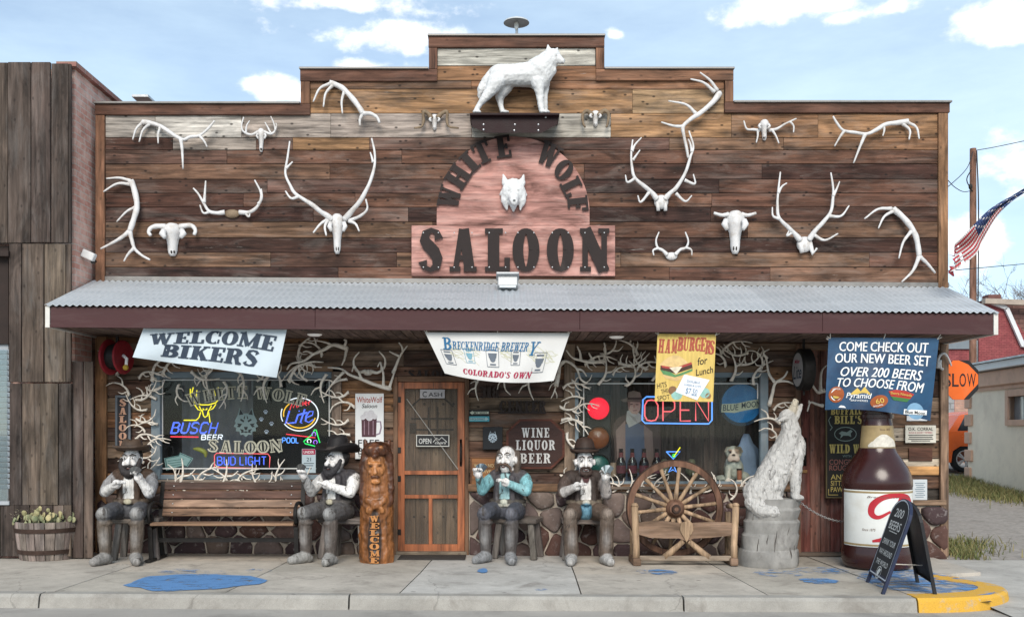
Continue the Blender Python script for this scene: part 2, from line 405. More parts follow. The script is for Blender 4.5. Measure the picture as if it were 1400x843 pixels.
# one continuous skin over overlapping volumes (carved figures)
class Blob:
    def __init__(self): self.p = []
    def cap(self, a, b, r0, r1=None, col=(.5, .5, .5)):
        self.p.append(('c', Vector(a), Vector(b), r0, r1 if r1 is not None else r0, col)); return self
    def chain(self, pts, rs, col):
        if isinstance(rs, (int, float)): rs = [rs]*len(pts)
        for i in range(len(pts)-1): self.cap(pts[i], pts[i+1], rs[i], rs[i+1], col)
        return self
    def ell(self, c, r, col=(.5, .5, .5), rot=(0, 0, 0)):
        self.p.append(('e', Vector(c), Vector(r), Euler(rot).to_matrix(), 0, col)); return self
    def wear(self, c, r, col):
        self.p.append(('w', Vector(c), Vector(r), Matrix.Identity(3), 0, col)); return self
    def paint(self, c, r, col, rot=(0, 0, 0)):
        self.p.append(('p', Vector(c), Vector(r), Euler(rot).to_matrix(), 0, col)); return self
    def build(self, name, mat, parent, voxel=.01, smooth=4, origin=None, label=None, amp=0, ascale=12):
        mb = MB()
        for q in self.p:
            if q[0] == 'c':
                a, b, r0, r1 = q[1:5]; d = (b-a); l = d.length or 1e-6; d /= l; pts = []; rs = []
                for k in range(4): th = math.pi/2*(k/4); pts.append(a-d*r0*math.cos(th)); rs.append(max(r0*math.sin(th), r0*.06))
                pts.append(a.copy()); rs.append(r0); pts.append(b.copy()); rs.append(r1)
                for k in range(1, 5): th = math.pi/2*(k/4); pts.append(b+d*r1*math.sin(th)); rs.append(max(r1*math.cos(th), r1*.06))
                mb.tube(pts, rs, 12)
            elif q[0] == 'e':
                mb.ell(q[1], q[2], q[3].to_euler())
        tmp = mb.build('tmp', mat)
        md = tmp.modifiers.new('r', 'REMESH'); md.mode = 'VOXEL'; md.voxel_size = voxel; md.use_smooth_shade = True
        if smooth:
            sm = tmp.modifiers.new('s', 'SMOOTH'); sm.factor = .5; sm.iterations = smooth
        dg = bpy.context.evaluated_depsgraph_get()
        me = bpy.data.meshes.new_from_object(tmp.evaluated_get(dg))
        bpy.data.objects.remove(tmp)
        n = len(me.vertices); co = np.empty(n*3); me.vertices.foreach_get('co', co); co = co.reshape(-1, 3)
        best = np.full(n, 1e9); colr = np.zeros((n, 4)); colr[:, 3] = 1
        for q in self.p:
            if q[0] == 'c':
                a = np.array(q[1]); b = np.array(q[2]); ab = b-a; L2 = max(ab@ab, 1e-12)
                t = np.clip(((co-a)@ab)/L2, 0, 1); d = np.linalg.norm(co-a-t[:, None]*ab, axis=1)-(q[3]+(q[4]-q[3])*t)
            else:
                rm = np.array(q[3]); l = (co-np.array(q[1]))@rm; rr = np.array(q[2]); k = np.linalg.norm(l/rr, axis=1)
                d = (k-1)*min(rr)
                if q[0] == 'p': d = np.where(k < 1, -1e3, 1e9)
            if q[0] == 'w': continue
            w = d < best; best[w] = d[w]; colr[w, :3] = q[5][:3]
        ed_ = np.empty(len(me.edges)*2, dtype=np.int32); me.edges.foreach_get('vertices', ed_); e0, e1 = ed_[::2], ed_[1::2]
        for _ in range(2):
            acc = colr.copy(); cnt = np.ones(n); np.add.at(acc, e0, colr[e1]); np.add.at(acc, e1, colr[e0]); np.add.at(cnt, e0, 1); np.add.at(cnt, e1, 1); colr = acc/cnt[:, None]
        for q in self.p:
            if q[0] == 'w':
                k = np.linalg.norm((co-np.array(q[1]))/np.array(q[2]), axis=1); w = np.clip(1.25*(1-k), 0, 1)[:, None]**1.2; colr[:, :3] = colr[:, :3]*(1-w)+np.array(q[5][:3])*w
        if amp:
            from mathutils import noise as mn
            nr = np.empty(n*3); me.vertices.foreach_get('normal', nr); nr = nr.reshape(-1, 3)
            h = np.array([mn.noise(Vector(c)*ascale)+.5*mn.noise(Vector(c)*ascale*2.3) for c in co]); co = co+nr*h[:, None]*amp
        if origin is not None: co = co-np.array(origin)
        me.vertices.foreach_set('co', co.ravel())
        at = me.color_attributes.new('tint', 'FLOAT_COLOR', 'POINT'); at.data.foreach_set('color', colr.ravel())
        me.materials.clear(); me.materials.append(mat); me.name = name; me.update()
        ob = bpy.data.objects.new(name, me); COL.objects.link(ob)
        if parent is not None: ob.parent = parent
        elif origin is not None: ob.location = origin
        if label: ob['label'] = label
        return ob

# ------------------------------------------------------------------ slab lettering (strokes: (points, widths))
_T, _t = .25, .10
def _oval(cx, cy, rx, ry, a0, a1, n=14): return [(cx+rx*math.cos(R(a0+(a1-a0)*i/n)), cy+ry*math.sin(R(a0+(a1-a0)*i/n))) for i in range(n+1)]
def glyph(ch):
    T, t = _T, _t
    V = lambda x, a=0, b=1, w=T: ([(x, a), (x, b)], w)
    H = lambda y, a, b, w=t: ([(a, y), (b, y)], w)
    lo, hi = t/2, 1-t/2
    def curve(cx, cy, rx, ry, a0, a1, n=16):
        p = _oval(cx, cy, rx, ry, a0, a1, n)
        w = [lerp(t*.95, T*1.05, abs(math.cos(R(a0+(a1-a0)*i/n)))**1.2) for i in range(n+1)]
        return (p, w)
    g = {
     'I': (.46, [V(.23), H(lo, 0, .46), H(hi, 0, .46)]),
     'L': (.64, [V(.22), H(lo, 0, .62), H(hi, 0, .46), V(.57, 0, .32, .12)]),
     'T': (.72, [V(.36), H(hi, 0, .72), V(.05, .68, 1, .1), V(.67, .68, 1, .1), H(lo, .14, .58)]),
     'E': (.64, [V(.22), H(lo, 0, .62), H(hi, 0, .62), V(.57, 0, .3, .1), V(.57, .7, 1, .1), H(.5, .2, .46), V(.45, .38, .62, .09)]),
     'F': (.64, [V(.22), H(lo, 0, .48), H(hi, 0, .62), V(.57, .68, 1, .12), H(.5, .2, .46), V(.45, .38, .62, .09)]),
     'H': (.78, [V(.19), V(.59), H(lo, 0, .37), H(hi, 0, .37), H(lo, .41, .78), H(hi, .41, .78), H(.5, .2, .6, .12)]),
     'N': (.80, [V(.14, 0, 1, .13), V(.66, 0, 1, .13), ([(.14, 1), (.66, 0)], .25), H(lo, 0, .3), H(hi, 0, .26), H(hi, .5, .8), H(lo, .56, .76)]),
     'A': (.80, [([(.17, 0), (.36, 1)], .13), ([(.60, 0), (.42, 1)], .25), H(.32, .2, .58), H(lo, 0, .32), H(lo, .42, .80)]),
     'V': (.78, [([(.18, 1), (.38, 0)], .24), ([(.6, 1), (.42, 0)], .12), H(hi, 0, .36), H(hi, .46, .78)]),
     'W': (1.05, [([(.17, 1), (.34, 0)], .22), ([(.50, .95), (.36, 0)], .11), ([(.50, 1), (.70, 0)], .22), ([(.88, 1), (.72, 0)], .11), H(hi, 0, .34), H(hi, .38, .66), H(hi, .74, 1.05)]),
     'M': (.98, [V(.15, 0, 1, .12), V(.80, 0, 1, .24), ([(.16, 1), (.46, .1)], .22), ([(.78, 1), (.48, .1)], .11), H(lo, 0, .3), H(lo, .62, .98), H(hi, 0, .26), H(hi, .7, .98)]),
     'O': (.70, [curve(.35, .5, .235, .45, 0, 360, 30), ([(0.03, .5), (.12, .5)], .12), ([(.58, .5), (.67, .5)], .12)]),
     'D': (.74, [V(.2), (curve(.28, .5, .34, .45, -90, 90)), H(lo, 0, .32), H(hi, 0, .32)]),
     'C': (.68, [curve(.36, .5, .24, .45, 55, 305, 24), V(.58, .6, .95, .1), V(.58, .05, .36, .08)]),
     'G': (.72, [curve(.36, .5, .24, .45, 55, 305, 24), V(.58, .62, .95, .1), V(.58, .05, .45, .16), H(.45, .42, .72)]),
     'Q': (.72, [curve(.35, .5, .235, .45, 0, 360, 30), ([(.36, .2), (.66, -.08)], .14)]),
     'S': (.66, [([(.56, .76), (.50, .92), (.34, .965), (.18, .90), (.15, .74), (.26, .60), (.42, .46), (.52, .30), (.48, .10), (.32, .035), (.15, .08), (.09, .24)], [.2, .12, .1, .16, .24, .26, .26, .25, .18, .1, .12, .2]),]),
     'B': (.72, [V(.2), curve(.3, .74, .27, .215, -90, 90), curve(.3, .27, .31, .225, -90, 90), H(lo, 0, .32), H(hi, 0, .32), H(.5, .2, .34, .08)]),
     'R': (.78, [V(.2), curve(.3, .73, .28, .225, -90, 90), H(hi, 0, .32), H(.5, .2, .36, .08), H(lo, 0, .38), ([(.38, .5), (.52, .38), (.58, .1), (.76, .05)], [.12, .22, .22, .1])]),
     'P': (.72, [V(.2), curve(.3, .71, .3, .24, -90, 90), H(hi, 0, .32), H(.47, .2, .34, .08), H(lo, 0, .42)]),
     'K': (.80, [V(.2), H(lo, 0, .38), H(hi, 0, .38), ([(.3, .45), (.62, .95)], .11), ([(.38, .58), (.62, .05)], .24), H(hi, .48, .78), H(lo, .46, .80)]),
     'U': (.76, [([(.18, 1), (.18, .3), (.22, .12), (.38, .05), (.54, .12), (.58, .3), (.58, 1)], [.24, .24, .2, .1, .1, .11, .11]), H(hi, 0, .36), H(hi, .46, .74)]),
     'Y': (.76, [V(.38, 0, .45), ([(.16, 1), (.36, .45)], .22), ([(.62, 1), (.40, .45)], .11), H(hi, 0, .34), H(hi, .46, .76), H(lo, .2, .56)]),
     '3': (.62, [curve(.28, .74, .24, .21, -90, 150), curve(.28, .26, .26, .22, -150, 90)]),
     '1': (.42, [V(.21), H(lo, 0, .42), ([(.02, .78), (.2, .96)], .1)]),
     '8': (.64, [curve(.32, .74, .2, .21, 0, 360, 22), curve(.32, .27, .22, .22, 0, 360, 22)]),
     "'": (.2, [V(.1, .7, 1, .14)]),
     ' ': (.36, []), '.': (.2, [V(.1, 0, .16, .16)]),
    }
    return g.get(ch, g['O'])
def slab_letter(mb, ch, cx, cy, h, mp, d=.02, w=None, rot=0.0, col=None, mi=None, off=0.0, sides=True, skew=0.0, fat=1.0):
    gw, st = glyph(ch); sx = h if w is None else w/gw; c, sn = math.cos(R(rot)), math.sin(R(rot))
    for i, (pts, ws) in enumerate(st):
        if isinstance(ws, (int, float)): ws = [ws]*len(pts)
        q = []
        for x, y in pts:
            X = (x-gw/2)*sx+skew*(y-.5)*h; Yy = -(y-.5)*h
            q.append((cx+X*c-Yy*sn, cy+X*sn+Yy*c))
        # widths: scale by direction
        W = []
        for k in range(len(pts)):
            a = pts[max(k-1, 0)]; b = pts[min(k+1, len(pts)-1)]; dx, dy = abs(b[0]-a[0]), abs(b[1]-a[1]); l = math.hypot(dx, dy) or 1
            W.append(ws[k]*fat*lerp(sx, h, dx/l))
        mb.strip(q, W, mp, d+.0006*i, col, mi, off, sides)
def slab_text(mb, s, cx, cy, h, mp, d=.003, width=None, rot=0.0, gap=.08, path=None, **kw):
    ws = [glyph(c)[0] for c in s]; tot = sum(ws)+gap*(len(s)-1)
    k = h if width is None else width/tot; x = -tot*k/2; c, sn = math.cos(R(rot)), math.sin(R(rot))
    for ch, w in zip(s, ws):
        X = x+w*k/2
        if path: px, py, r = path((X+tot*k/2)/(tot*k)); slab_letter(mb, ch, px, py, h, mp, d, w*k, r, **kw)
        else: slab_letter(mb, ch, cx+X*c, cy+X*sn, h, mp, d, w*k, rot, **kw)
        x += (w+gap)*k
ORD = 'first second third fourth fifth sixth seventh eighth ninth tenth eleventh twelfth thirteenth'.split()
# ================================================================== SETTING
rnd = random.Random(7)
def struct(mb, name, mats, **kw): return tag(mb.build(name, mats, **kw), kind='structure')

def concrete_mat():
    m, nt, N, L, b, out = nodes('concrete')
    tc = N('ShaderNodeTexCoord').outputs['Object']
    at = N('ShaderNodeAttribute'); at.attribute_name = 'tint'
    n1 = noisen(nt, tc, 1.3, 9, .65); n2 = noisen(nt, tc, 9, 8, .7); n3 = noisen(nt, tc, 160, 3, .6)
    f = mathn(nt, 'MULTIPLY', mapr(nt, n1, .3, .7, .76, 1.14), mapr(nt, n2, .3, .7, .9, 1.08))
    f = mathn(nt, 'MULTIPLY', f, mapr(nt, n3, .25, .75, .78, 1.16))
    c = scalecol(nt, at.outputs['Color'], f)
    st = noisen(nt, mapping(nt, tc, (1, 1, 1), (5, 3, 0)), 2.4, 9, .72, .6)
    c = mixc(nt, c, (.17, .15, .13), mapr(nt, st, .52, .72, 0, .7))
    vg = N('ShaderNodeTexVoronoi'); vg.inputs['Scale'].default_value = 2.3; L(tc, vg.inputs['Vector']); c = mixc(nt, c, (.10, .09, .08), mapr(nt, vg.outputs['Distance'], .045, .075, .6, 0))
    # hairline cracks
    w = N('ShaderNodeTexVoronoi'); w.feature = 'DISTANCE_TO_EDGE'; w.inputs['Scale'].default_value = .33
    nv = N('ShaderNodeTexNoise'); nv.inputs['Scale'].default_value = 3; nv.inputs['Detail'].default_value = 6; L(tc, nv.inputs[0])
    dv = N('ShaderNodeVectorMath'); dv.operation = 'MULTIPLY_ADD'; dv.inputs[1].default_value = (.35, .35, .35); L(nv.outputs['Color'], dv.inputs[0]); L(tc, dv.inputs[2]); L(dv.outputs[0], w.inputs['Vector'])
    c = mixc(nt, c, (.06, .055, .05), mapr(nt, w.outputs['Distance'], .0008, .003, .3, 0))
    L(c, b.inputs['Base Color']); b.inputs['Roughness'].default_value = .85; b.inputs['Specular IOR Level'].default_value = .25
    bumpn(nt, b, mathn(nt, 'ADD', n2, mathn(nt, 'MULTIPLY', n3, .6)), .35, .006)
    return m
CONC = concrete_mat()
ASPH = M('asphalt', (.36, .335, .305), .9, .16, 1.2, .6, 190, stain=(.12, .11, .105), stain_amt=.45, stain_scale=1.1)
GRAVEL = M('gravel_ground', (.30, .27, .245), .95, .3, 14, .9, 70, stain=(.16, .14, .12), stain_amt=.5, stain_scale=5)

def ground_z(x, y):
    z = gz(max(-40, min(40, x)))
    if y > 0: z += .047*min(y, 14)
    if y < -2.9: z -= .13
    elif y < -.2: z -= .06*min(1, (-.2-y)/2.0)
    return z
mb = MB()
xs = [-400, -120, -40, -20, -10, -5, 0, 5, 7, 9, 11, 14, 20, 40, 120, 400]; ys = [-.5, 0, 2, 4, 7, 10, 14, 20, 40, 120, 600]
mb.add([(x, y, ground_z(x, y)-.02) for y in ys for x in xs], [(j*len(xs)+i, j*len(xs)+i+1, (j+1)*len(xs)+i+1, (j+1)*len(xs)+i) for j in range(len(ys)-1) for i in range(len(xs)-1)])
struct(mb, 'ground', GRAVEL)
mb = MB()
xs = [-400, -40, -20, 0, 20, 40, 400]
mb.add([(x, y, gz(max(-40, min(40, x)))-.128-.02*(y < -5)) for y in (-200, -12, -5, -.5) for x in xs], [(j*7+i, j*7+i+1, j*7+i+8, j*7+i+7) for j in range(3) for i in range(6)])
struct(mb, 'road', ASPH)

# kerb line: straight, then the return at the corner
XE = 4.30
def kerb_path():
    pts = [(-30, -3.12), (-12, -3.12), (-6, -3.12), (0, -3.12), (3.1, -3.12), (3.95, -3.12)]
    for i in range(1, 13):
        a = R(-90+i*10.5); pts.append((3.95+1.18*math.cos(a), -2.30+.82*math.sin(a)))
    pts += [(4.98, -1.72), (4.80, -1.52)]
    return pts
KP = kerb_path()
def offset_path(pts, d):
    out = []
    for i, p in enumerate(pts):
        a = pts[max(i-1, 0)]; b = pts[min(i+1, len(pts)-1)]; tx, ty = b[0]-a[0], b[1]-a[1]; l = math.hypot(tx, ty)
        out.append((p[0]-ty/l*d, p[1]+tx/l*d))
    return out
def kerb(pts, mat, name, w, dz=0):
    mb = MB(); inn = offset_path(pts, w); mid = offset_path(pts, .025); bot = offset_path(pts, -.02)
    rows = [[(x, y, gz(x)-.135) for x, y in bot], [(x, y, gz(x)-.028+dz) for x, y in pts], [(x, y, gz(x)+.002+dz) for x, y in mid], [(x, y, gz(x)+.004+dz) for x, y in inn], [(x, y, gz(x)-.05) for x, y in inn]]
    n = len(pts)
    for r in rows: mb.v += [Vector(p) for p in r]
    for j in range(4):
        for i in range(n-1):
            mb.f.append((j*n+i, j*n+i+1, (j+1)*n+i+1, (j+1)*n+i)); mb.c.append((.34, .32, .29, 0)); mb.m.append(0)
    for e in (0, n-1): mb.f.append(tuple(j*n+e for j in range(5))); mb.c.append((.34, .32, .29, 0)); mb.m.append(0)
    return struct(mb, name, mat)
xk = [-30, -9.0, -4.42, -1.48, 1.7, 3.92]
for i in range(len(xk)-1):       # kerb stones with open joints
    a, b = xk[i]+.008, xk[i+1]-.008
    kerb([(a+(b-a)*t/6, -3.12+.006*math.sin(a*3+t)) for t in range(7)], CONC, 'kerb', .15)
def yellow_mat():
    m, nt, N, L, b, out = nodes('yellow_kerb_paint')
    tc = N('ShaderNodeTexCoord').outputs['Object']
    n = noisen(nt, tc, 6, 10, .75); n2 = noisen(nt, tc, 120, 3, .6)
    c = mixc(nt, (.62, .34, .035), (.40, .36, .31), mapr(nt, n, .54, .66, 0, .85))
    c = scalecol(nt, c, mapr(nt, n2, .3, .7, .8, 1.15))
    L(c, b.inputs['Base Color']); b.inputs['Roughness'].default_value = .8; bumpn(nt, b, n2, .4, .005); return m
kerb([(3.93, -3.12)]+KP[5:], yellow_mat(), 'kerb', .27, .004)

# sidewalk slabs
mb = MB()
inner = offset_path(KP, .15)
def slab_poly(poly, col, t=.0):
    mb.add([(x, y, gz(x)+t) for x, y in poly]+[(x, y, gz(x)-.1) for x, y in poly], [tuple(range(len(poly)))]+[(i, i+len(poly), (i+1) % len(poly)+len(poly), (i+1) % len(poly)) for i in range(len(poly))], col)
base = (.47, .425, .37); lite = (.50, .475, .44); dark = (.43, .39, .335)
jx = [-30, -20, -12.5, -9.2, -6.2, -4.35, -2.7, -1.02, .74, 2.55, 3.95]
jb = [-30, -20, -12.5, -9.2, -6.2, -4.25, -2.55, -.85, .80, 2.42, 3.8]
for i in range(len(jx)-1):
    a, b, a2, b2 = jx[i]+.007, jx[i+1]-.007, jb[i]+.007, jb[i+1]-.007
    c = lite if i == 7 else [base, dark, base, (.475, .415, .35)][i % 4]
    slab_poly([(a, -2.96), (b, -2.96), (lerp(b, b2, .5), -1.63), (lerp(a, a2, .5), -1.63)], c)
    c2 = lite if i == 7 else [dark, base, (.505, .445, .375)][i % 3]
    slab_poly([(lerp(a, a2, .5), -1.615), (lerp(b, b2, .5), -1.615), (b2, .3), (a2, .3)], c2, -.002)
slab_poly([(3.96, -2.965)]+[p for p in inner[6:-1]]+[(4.75, -1.5), (5.4, -1.3), (5.42, .3), (3.82, .3)], base, -.001)
struct(mb, 'sidewalk', CONC)
mb = MB(); mb.add([(-30, -3.0, gz(-30)-.045), (4.7, -3.0, gz(4.7)-.045), (4.7, .2, gz(4.7)-.045), (-30, .2, gz(-30)-.045)], [(0, 1, 2, 3)], (.05, .045, .04))
struct(mb, 'sidewalk_bed', CONC)
mb = MB()
for (a, b) in ((4.7, 7.3), (7.32, 10.5), (10.52, 14)):
    mb.add([(a, -3.4, gz(a)-.118), (b, -3.4, gz(b)-.118), (b, -1.3, gz(b)-.04), (b, -.18, gz(b)-.01), (a, -.18, gz(a)-.01), (a, -1.3, gz(a)-.04)], [(0, 1, 2, 5), (5, 2, 3, 4)], (.44, .415, .38))
struct(mb, 'driveway_apron', CONC)

# blue paint on the walk: worn paw prints
def blue_mat():
    m, nt, N, L, b, out = nodes('worn_blue_paint')
    tc = N('ShaderNodeTexCoord').outputs['Object']
    at = N('ShaderNodeAttribute'); at.attribute_name = 'tint'
    n = noisen(nt, mapping(nt, tc, (1, 1.7, 1)), 5, 10, .78, .4); n2 = noisen(nt, tc, 140, 3, .6)
    c = scalecol(nt, (.10, .235, .47), mapr(nt, n2, .3, .7, .75, 1.2))
    L(c, b.inputs['Base Color']); b.inputs['Roughness'].default_value = .75
    tr = N('ShaderNodeBsdfTransparent'); mx = N('ShaderNodeMixShader')
    sx = N('ShaderNodeSeparateColor'); L(at.outputs['Color'], sx.inputs[0])
    L(mapr(nt, mathn(nt, 'ADD', n, sx.outputs[0]), .44, .55, 0, 1), mx.inputs[0]); L(b.outputs[0], mx.inputs[1]); L(tr.outputs[0], mx.inputs[2]); L(mx.outputs[0], out.inputs[0])
    return m
BLUE = blue_mat()
def paint_spot(mb, px, py, wx, wy, seed, wear=0.0):
    r = random.Random(seed); c = G(px, py); a = G(px-wx/2, py); b = G(px, py-wy/2); q = G(px, py+wy/2)
    rx = abs(c.x-a.x); ry = abs(b.y-q.y)/2; cy = (b.y+q.y)/2; n = 30; vs_ = [(c.x, cy, gz(c.x)+.0065)]
    for i in range(n):
        t = 2*math.pi*i/n; k = 1+.06*math.sin(t*3+seed)+.05*math.sin(t*7+seed*2)+.05*r.uniform(-1, 1); x = c.x+rx*k*math.cos(t); y = cy+ry*k*math.sin(t); vs_.append((x, y, gz(x)+.0065))
    mb.add(vs_, [(0, i+1, (i+1) % n+1) for i in range(n)], (wear, 0, 0))
mb = MB(); paint_spot(mb, 265, 796, 184, 23, 1, -.09); struct(mb, 'sidewalk_paint', BLUE)
mb = MB(); paint_spot(mb, 250, 781, 70, 7, 2, .05); paint_spot(mb, 352, 780, 40, 5, 3, .04); paint_spot(mb, 290, 783, 40, 6, 21, .08); struct(mb, 'sidewalk_paint', BLUE)
mb = MB(); paint_spot(mb, 660, 780, 14, 6, 4, -.1); paint_spot(mb, 1065, 784, 66, 10, 5, .05); paint_spot(mb, 1125, 780, 72, 9, 6, .04); paint_spot(mb, 1120, 794, 50, 8, 7, -.02)
paint_spot(mb, 905, 782, 40, 7, 8, -.02); paint_spot(mb, 880, 781, 20, 6, 81, .05); paint_spot(mb, 740, 806, 18, 3, 9, .02); struct(mb, 'sidewalk_paint', BLUE)
mb = MB(); paint_spot(mb, 1262, 796, 150, 36, 10, .0); struct(mb, 'sidewalk_paint', BLUE)

# grass patches by the gravel lot
def grass(name, spots, n, h, seed, label):
    r = random.Random(seed); mb = MB()
    for _ in range(n):
        sx, sy, wx, wy = r.choice(spots); x = sx+r.gauss(0, wx); y = sy+r.gauss(0, wy); z = ground_z(x, y)-.02; hh = h*r.uniform(.35, 1.2); a = r.uniform(0, 6.3); w = .006+.004*r.random()
        dx, dy = math.cos(a), math.sin(a); lx, ly = r.gauss(0, .5)*hh, r.gauss(0, .5)*hh
        g = r.random(); c = (lerp(.09, .24, g), lerp(.12, .20, g), lerp(.04, .09, g))
        mb.add([(x-dx*w, y-dy*w, z), (x+dx*w, y+dy*w, z), (x+dx*w*.7+lx*.4, y+dy*w*.7+ly*.4, z+hh*.6), (x-dx*w*.7+lx*.4, y-dy*w*.7+ly*.4, z+hh*.6), (x+lx, y+ly, z+hh)], [(0, 1, 2, 3), (3, 2, 4)], c)
    return tag(mb.build(name, M('grass_blade', attr=True, rough=.7, bump=0, var=.2)), label, None, None, 'stuff')
grass('grass', [(10.15, 9.5, .3, .5), (9.9, 8, .3, .6), (9.75, 6.8, .35, .6), (10.4, 9.9, .4, .3), (9.6, 7.4, .4, .8)], 5600, .16, 3, 'uneven green grass along the foot of the cream stucco wall')
grass('grass', [(5.95, 1.6, .16, .5), (6.1, .7, .2, .3), (5.85, .25, .1, .2), (6.35, 1.1, .25, .25)], 1100, .11, 4, 'sparse weedy grass at the gravel edge beside the saloon corner')
# ================================================================== THE SALOON
saloon = thing('saloon_building', 'false-front saloon clad in weathered brown planks with stepped parapet and porch awning', 'building', (0, 0, 0))
WALLX = WOOD('facade_planks', 'x', .85, .75, .33, (.27, .235, .21), 22, .5, .8)
WALLZ = WOOD('upright_boards', 'z', .82, .6, .35, (.2, .185, .175), 22, .55, .5)
TRIMX = WOOD('trim_board', 'x', .8, .45, .15, (.2, .17, .15), 24, .4, .4)
TRIMZ = WOOD('trim_board_upright', 'z', .8, .45, .15, (.2, .17, .15), 24, .4, .4)
BROWN = [srgb(84, 54, 42), srgb(66, 42, 34), srgb(96, 64, 48), srgb(58, 38, 32), srgb(90, 64, 53), srgb(108, 78, 58), srgb(74, 49, 39)]
TAN = [srgb(146, 106, 70), srgb(128, 90, 60), srgb(156, 122, 88)]
GREYW = [srgb(160, 152, 142), srgb(144, 132, 120), srgb(170, 164, 154)]
def jit(c, r, k=.12):
    s = 1+r.uniform(-k, k); g = .3*c[0]+.55*c[1]+.15*c[2]; c = [lerp(q, g, .14) for q in c[:3]]; return (c[0]*s, c[1]*s*(1+r.uniform(-.03, .03)), c[2]*s, r.random())
def row_planks(mb, xa, xb, za, zb, cols, r, Y=0.0, th=.03, minl=1.2, maxl=4.2, holes=(), gap=.007):
    segs = [(xa, xb)]
    for hx0, hx1, hz0, hz1 in holes:
        if hz0 < (za+zb)/2 < hz1:
            n = []
            for a, b in segs:
                if hx1 <= a or hx0 >= b: n.append((a, b)); continue
                if hx0 > a: n.append((a, hx0))
                if hx1 < b: n.append((hx1, b))
            segs = n
    for a, b in segs:
        x = a
        while x < b-1e-4:
            l = r.uniform(minl, maxl); e = x+l
            if b-e < .7: e = b
            d = r.uniform(0, .006)
            mb.box(((x+e)/2, Y+th/2-d, (za+zb)/2), (e-x-.003, th, zb-za-gap), None, jit(r.choice(cols), r), None, .003); x = e
zY = lambda py, Y=0: P(0, py, Y).z
xY = lambda px, Y=0: P(px, 0, Y).x
XL, XR = xY(131), xY(1297)
# upper front, row by row from the top
rows = [(66, 90, GREYW[:2]+[GREYW[2]]), (90, 110, TAN[1:2]+[BROWN[5]]), (110, 122, [TAN[1], BROWN[5]]), (122, 155, TAN), (155, 188, None), (188, 205, None), (205, 224, BROWN), (224, 245, BROWN), (245, 264, BROWN+[srgb(140, 112, 88)]), (264, 283, BROWN[:4]), (283, 303, BROWN), (303, 325, BROWN[2:]), (325, 345, BROWN[:4]), (345, 365, BROWN[2:]), (365, 392, BROWN)]
mb = MB(); r = random.Random(5)
def _back(x0, x1, p0, z0): mb.box(((xY(x0)+xY(x1))/2, .05, (zY(p0)+z0)/2), (xY(x1)-xY(x0), .03, zY(p0)-z0), None, (.03, .022, .018))
_back(133, 1295, 146, 3.2); _back(413, 1000, 98, zY(147)); _back(588, 824, 53, zY(99))
for (p0, p1, cols) in rows:
    mid = (p0+p1)/2
    if mid < 93: a, b = 598, 814
    elif mid < 111: a, b = 586, 826
    elif mid < 141: a, b = 424, 990
    else: a, b = 144, 1282
    if cols is None and p0 == 155:
        for (q0, q1, c) in ((144, 330, GREYW), (330, 452, GREYW[:2]), (452, 645, GREYW), (645, 835, GREYW[:2]), (835, 1000, TAN), (1000, 1282, TAN)):
            row_planks(mb, xY(q0), xY(q1), zY(p1), zY(p0), c, r, minl=.6, maxl=2.0)
    elif cols is None:
        for (q0, q1, c) in ((144, 236, BROWN[4:]), (236, 350, GREYW[1:2]+TAN[1:]), (350, 400, BROWN[4:5]), (400, 505, TAN), (505, 915, BROWN[4:6]), (915, 1282, TAN[:2]+[BROWN[5]])):
            row_planks(mb, xY(q0), xY(q1), zY(p1), zY(p0), c, r, minl=.8, maxl=3)
    else: row_planks(mb, xY(a), xY(b), zY(p1), zY(p0), cols, r)
mb.build('facade_wall', WALLX, saloon)
# trim round the stepped outline
DK = srgb(92, 64, 52); RD = srgb(122, 88, 68)
def trimbar(pxa, pya, pxb, pyb, col, nm='trim_board', th=.035, Y=0.0):
    mb = MB(); a = P(pxa, pyb); b = P(pxb, pya); vert = (b.z-a.z) > (b.x-a.x)
    mb.box(((a.x+b.x)/2, Y-th/2+.005, (a.z+b.z)/2), (b.x-a.x, th, b.z-a.z), None, (*col, rnd.random()), None, .004)
    mb.build(nm, TRIMZ if vert else TRIMX, saloon)
for q in ((131, 143, 424.5, 158, DK), (411, 96, 598, 112, DK), (586, 51, 826, 66, DK), (814.5, 96, 1002, 111, RD), (990, 141, 1297, 155, DK)): trimbar(*q, th=.045)
for q in ((131.5, 158.5, 144, 389, RD), (411.5, 112.5, 424, 142.5, RD), (586.5, 66.5, 598, 95.5, DK), (814.5, 66.5, 826, 95.5, RD), (990.5, 111.5, 1002, 140.5, RD), (1282, 155.5, 1295, 395, srgb(140, 104, 76))): trimbar(*q, th=.04)
cap = M('metal_coping', (.22, .21, .2), .5, .25, 8, .1, metal=.6)
for (a, b, y) in ((130, 411, 142), (410, 586, 95), (585, 827, 50), (826, 1003, 95), (1002, 1299, 140.5)):
    mb = MB(); mb.box(((xY(a)+xY(b))/2, .09, zY(y)), (xY(b)-xY(a), .32, .025), None, None, None, .004); mb.build('coping', cap, saloon)
# sides, back and roof so the building is a solid
side = M('saloon_side_paint', (.2, .16, .14), .8, .2, 3, .2)
mb = MB()
for x in (XL+.03, XR-.03): mb.box((x, 4.6, 2.65), (.06, 9.0, 5.3))
mb.box(((XL+XR)/2, 9.1, 2.65), (XR-XL, .1, 5.3)); mb.box(((XL+XR)/2, 4.7, 4.9), (XR-XL-.14, 8.6, .1))
mb.build('side_wall', side, saloon)
mb = MB()
for s_, x0, x1, z in ((0, 413, 1000, zY(98)), (1, 588, 824, zY(53))): mb.box(((xY(x0)+xY(x1))/2, .10, z-.35), (xY(x1)-xY(x0), .06, .7))
mb.build('parapet_back', side, saloon)
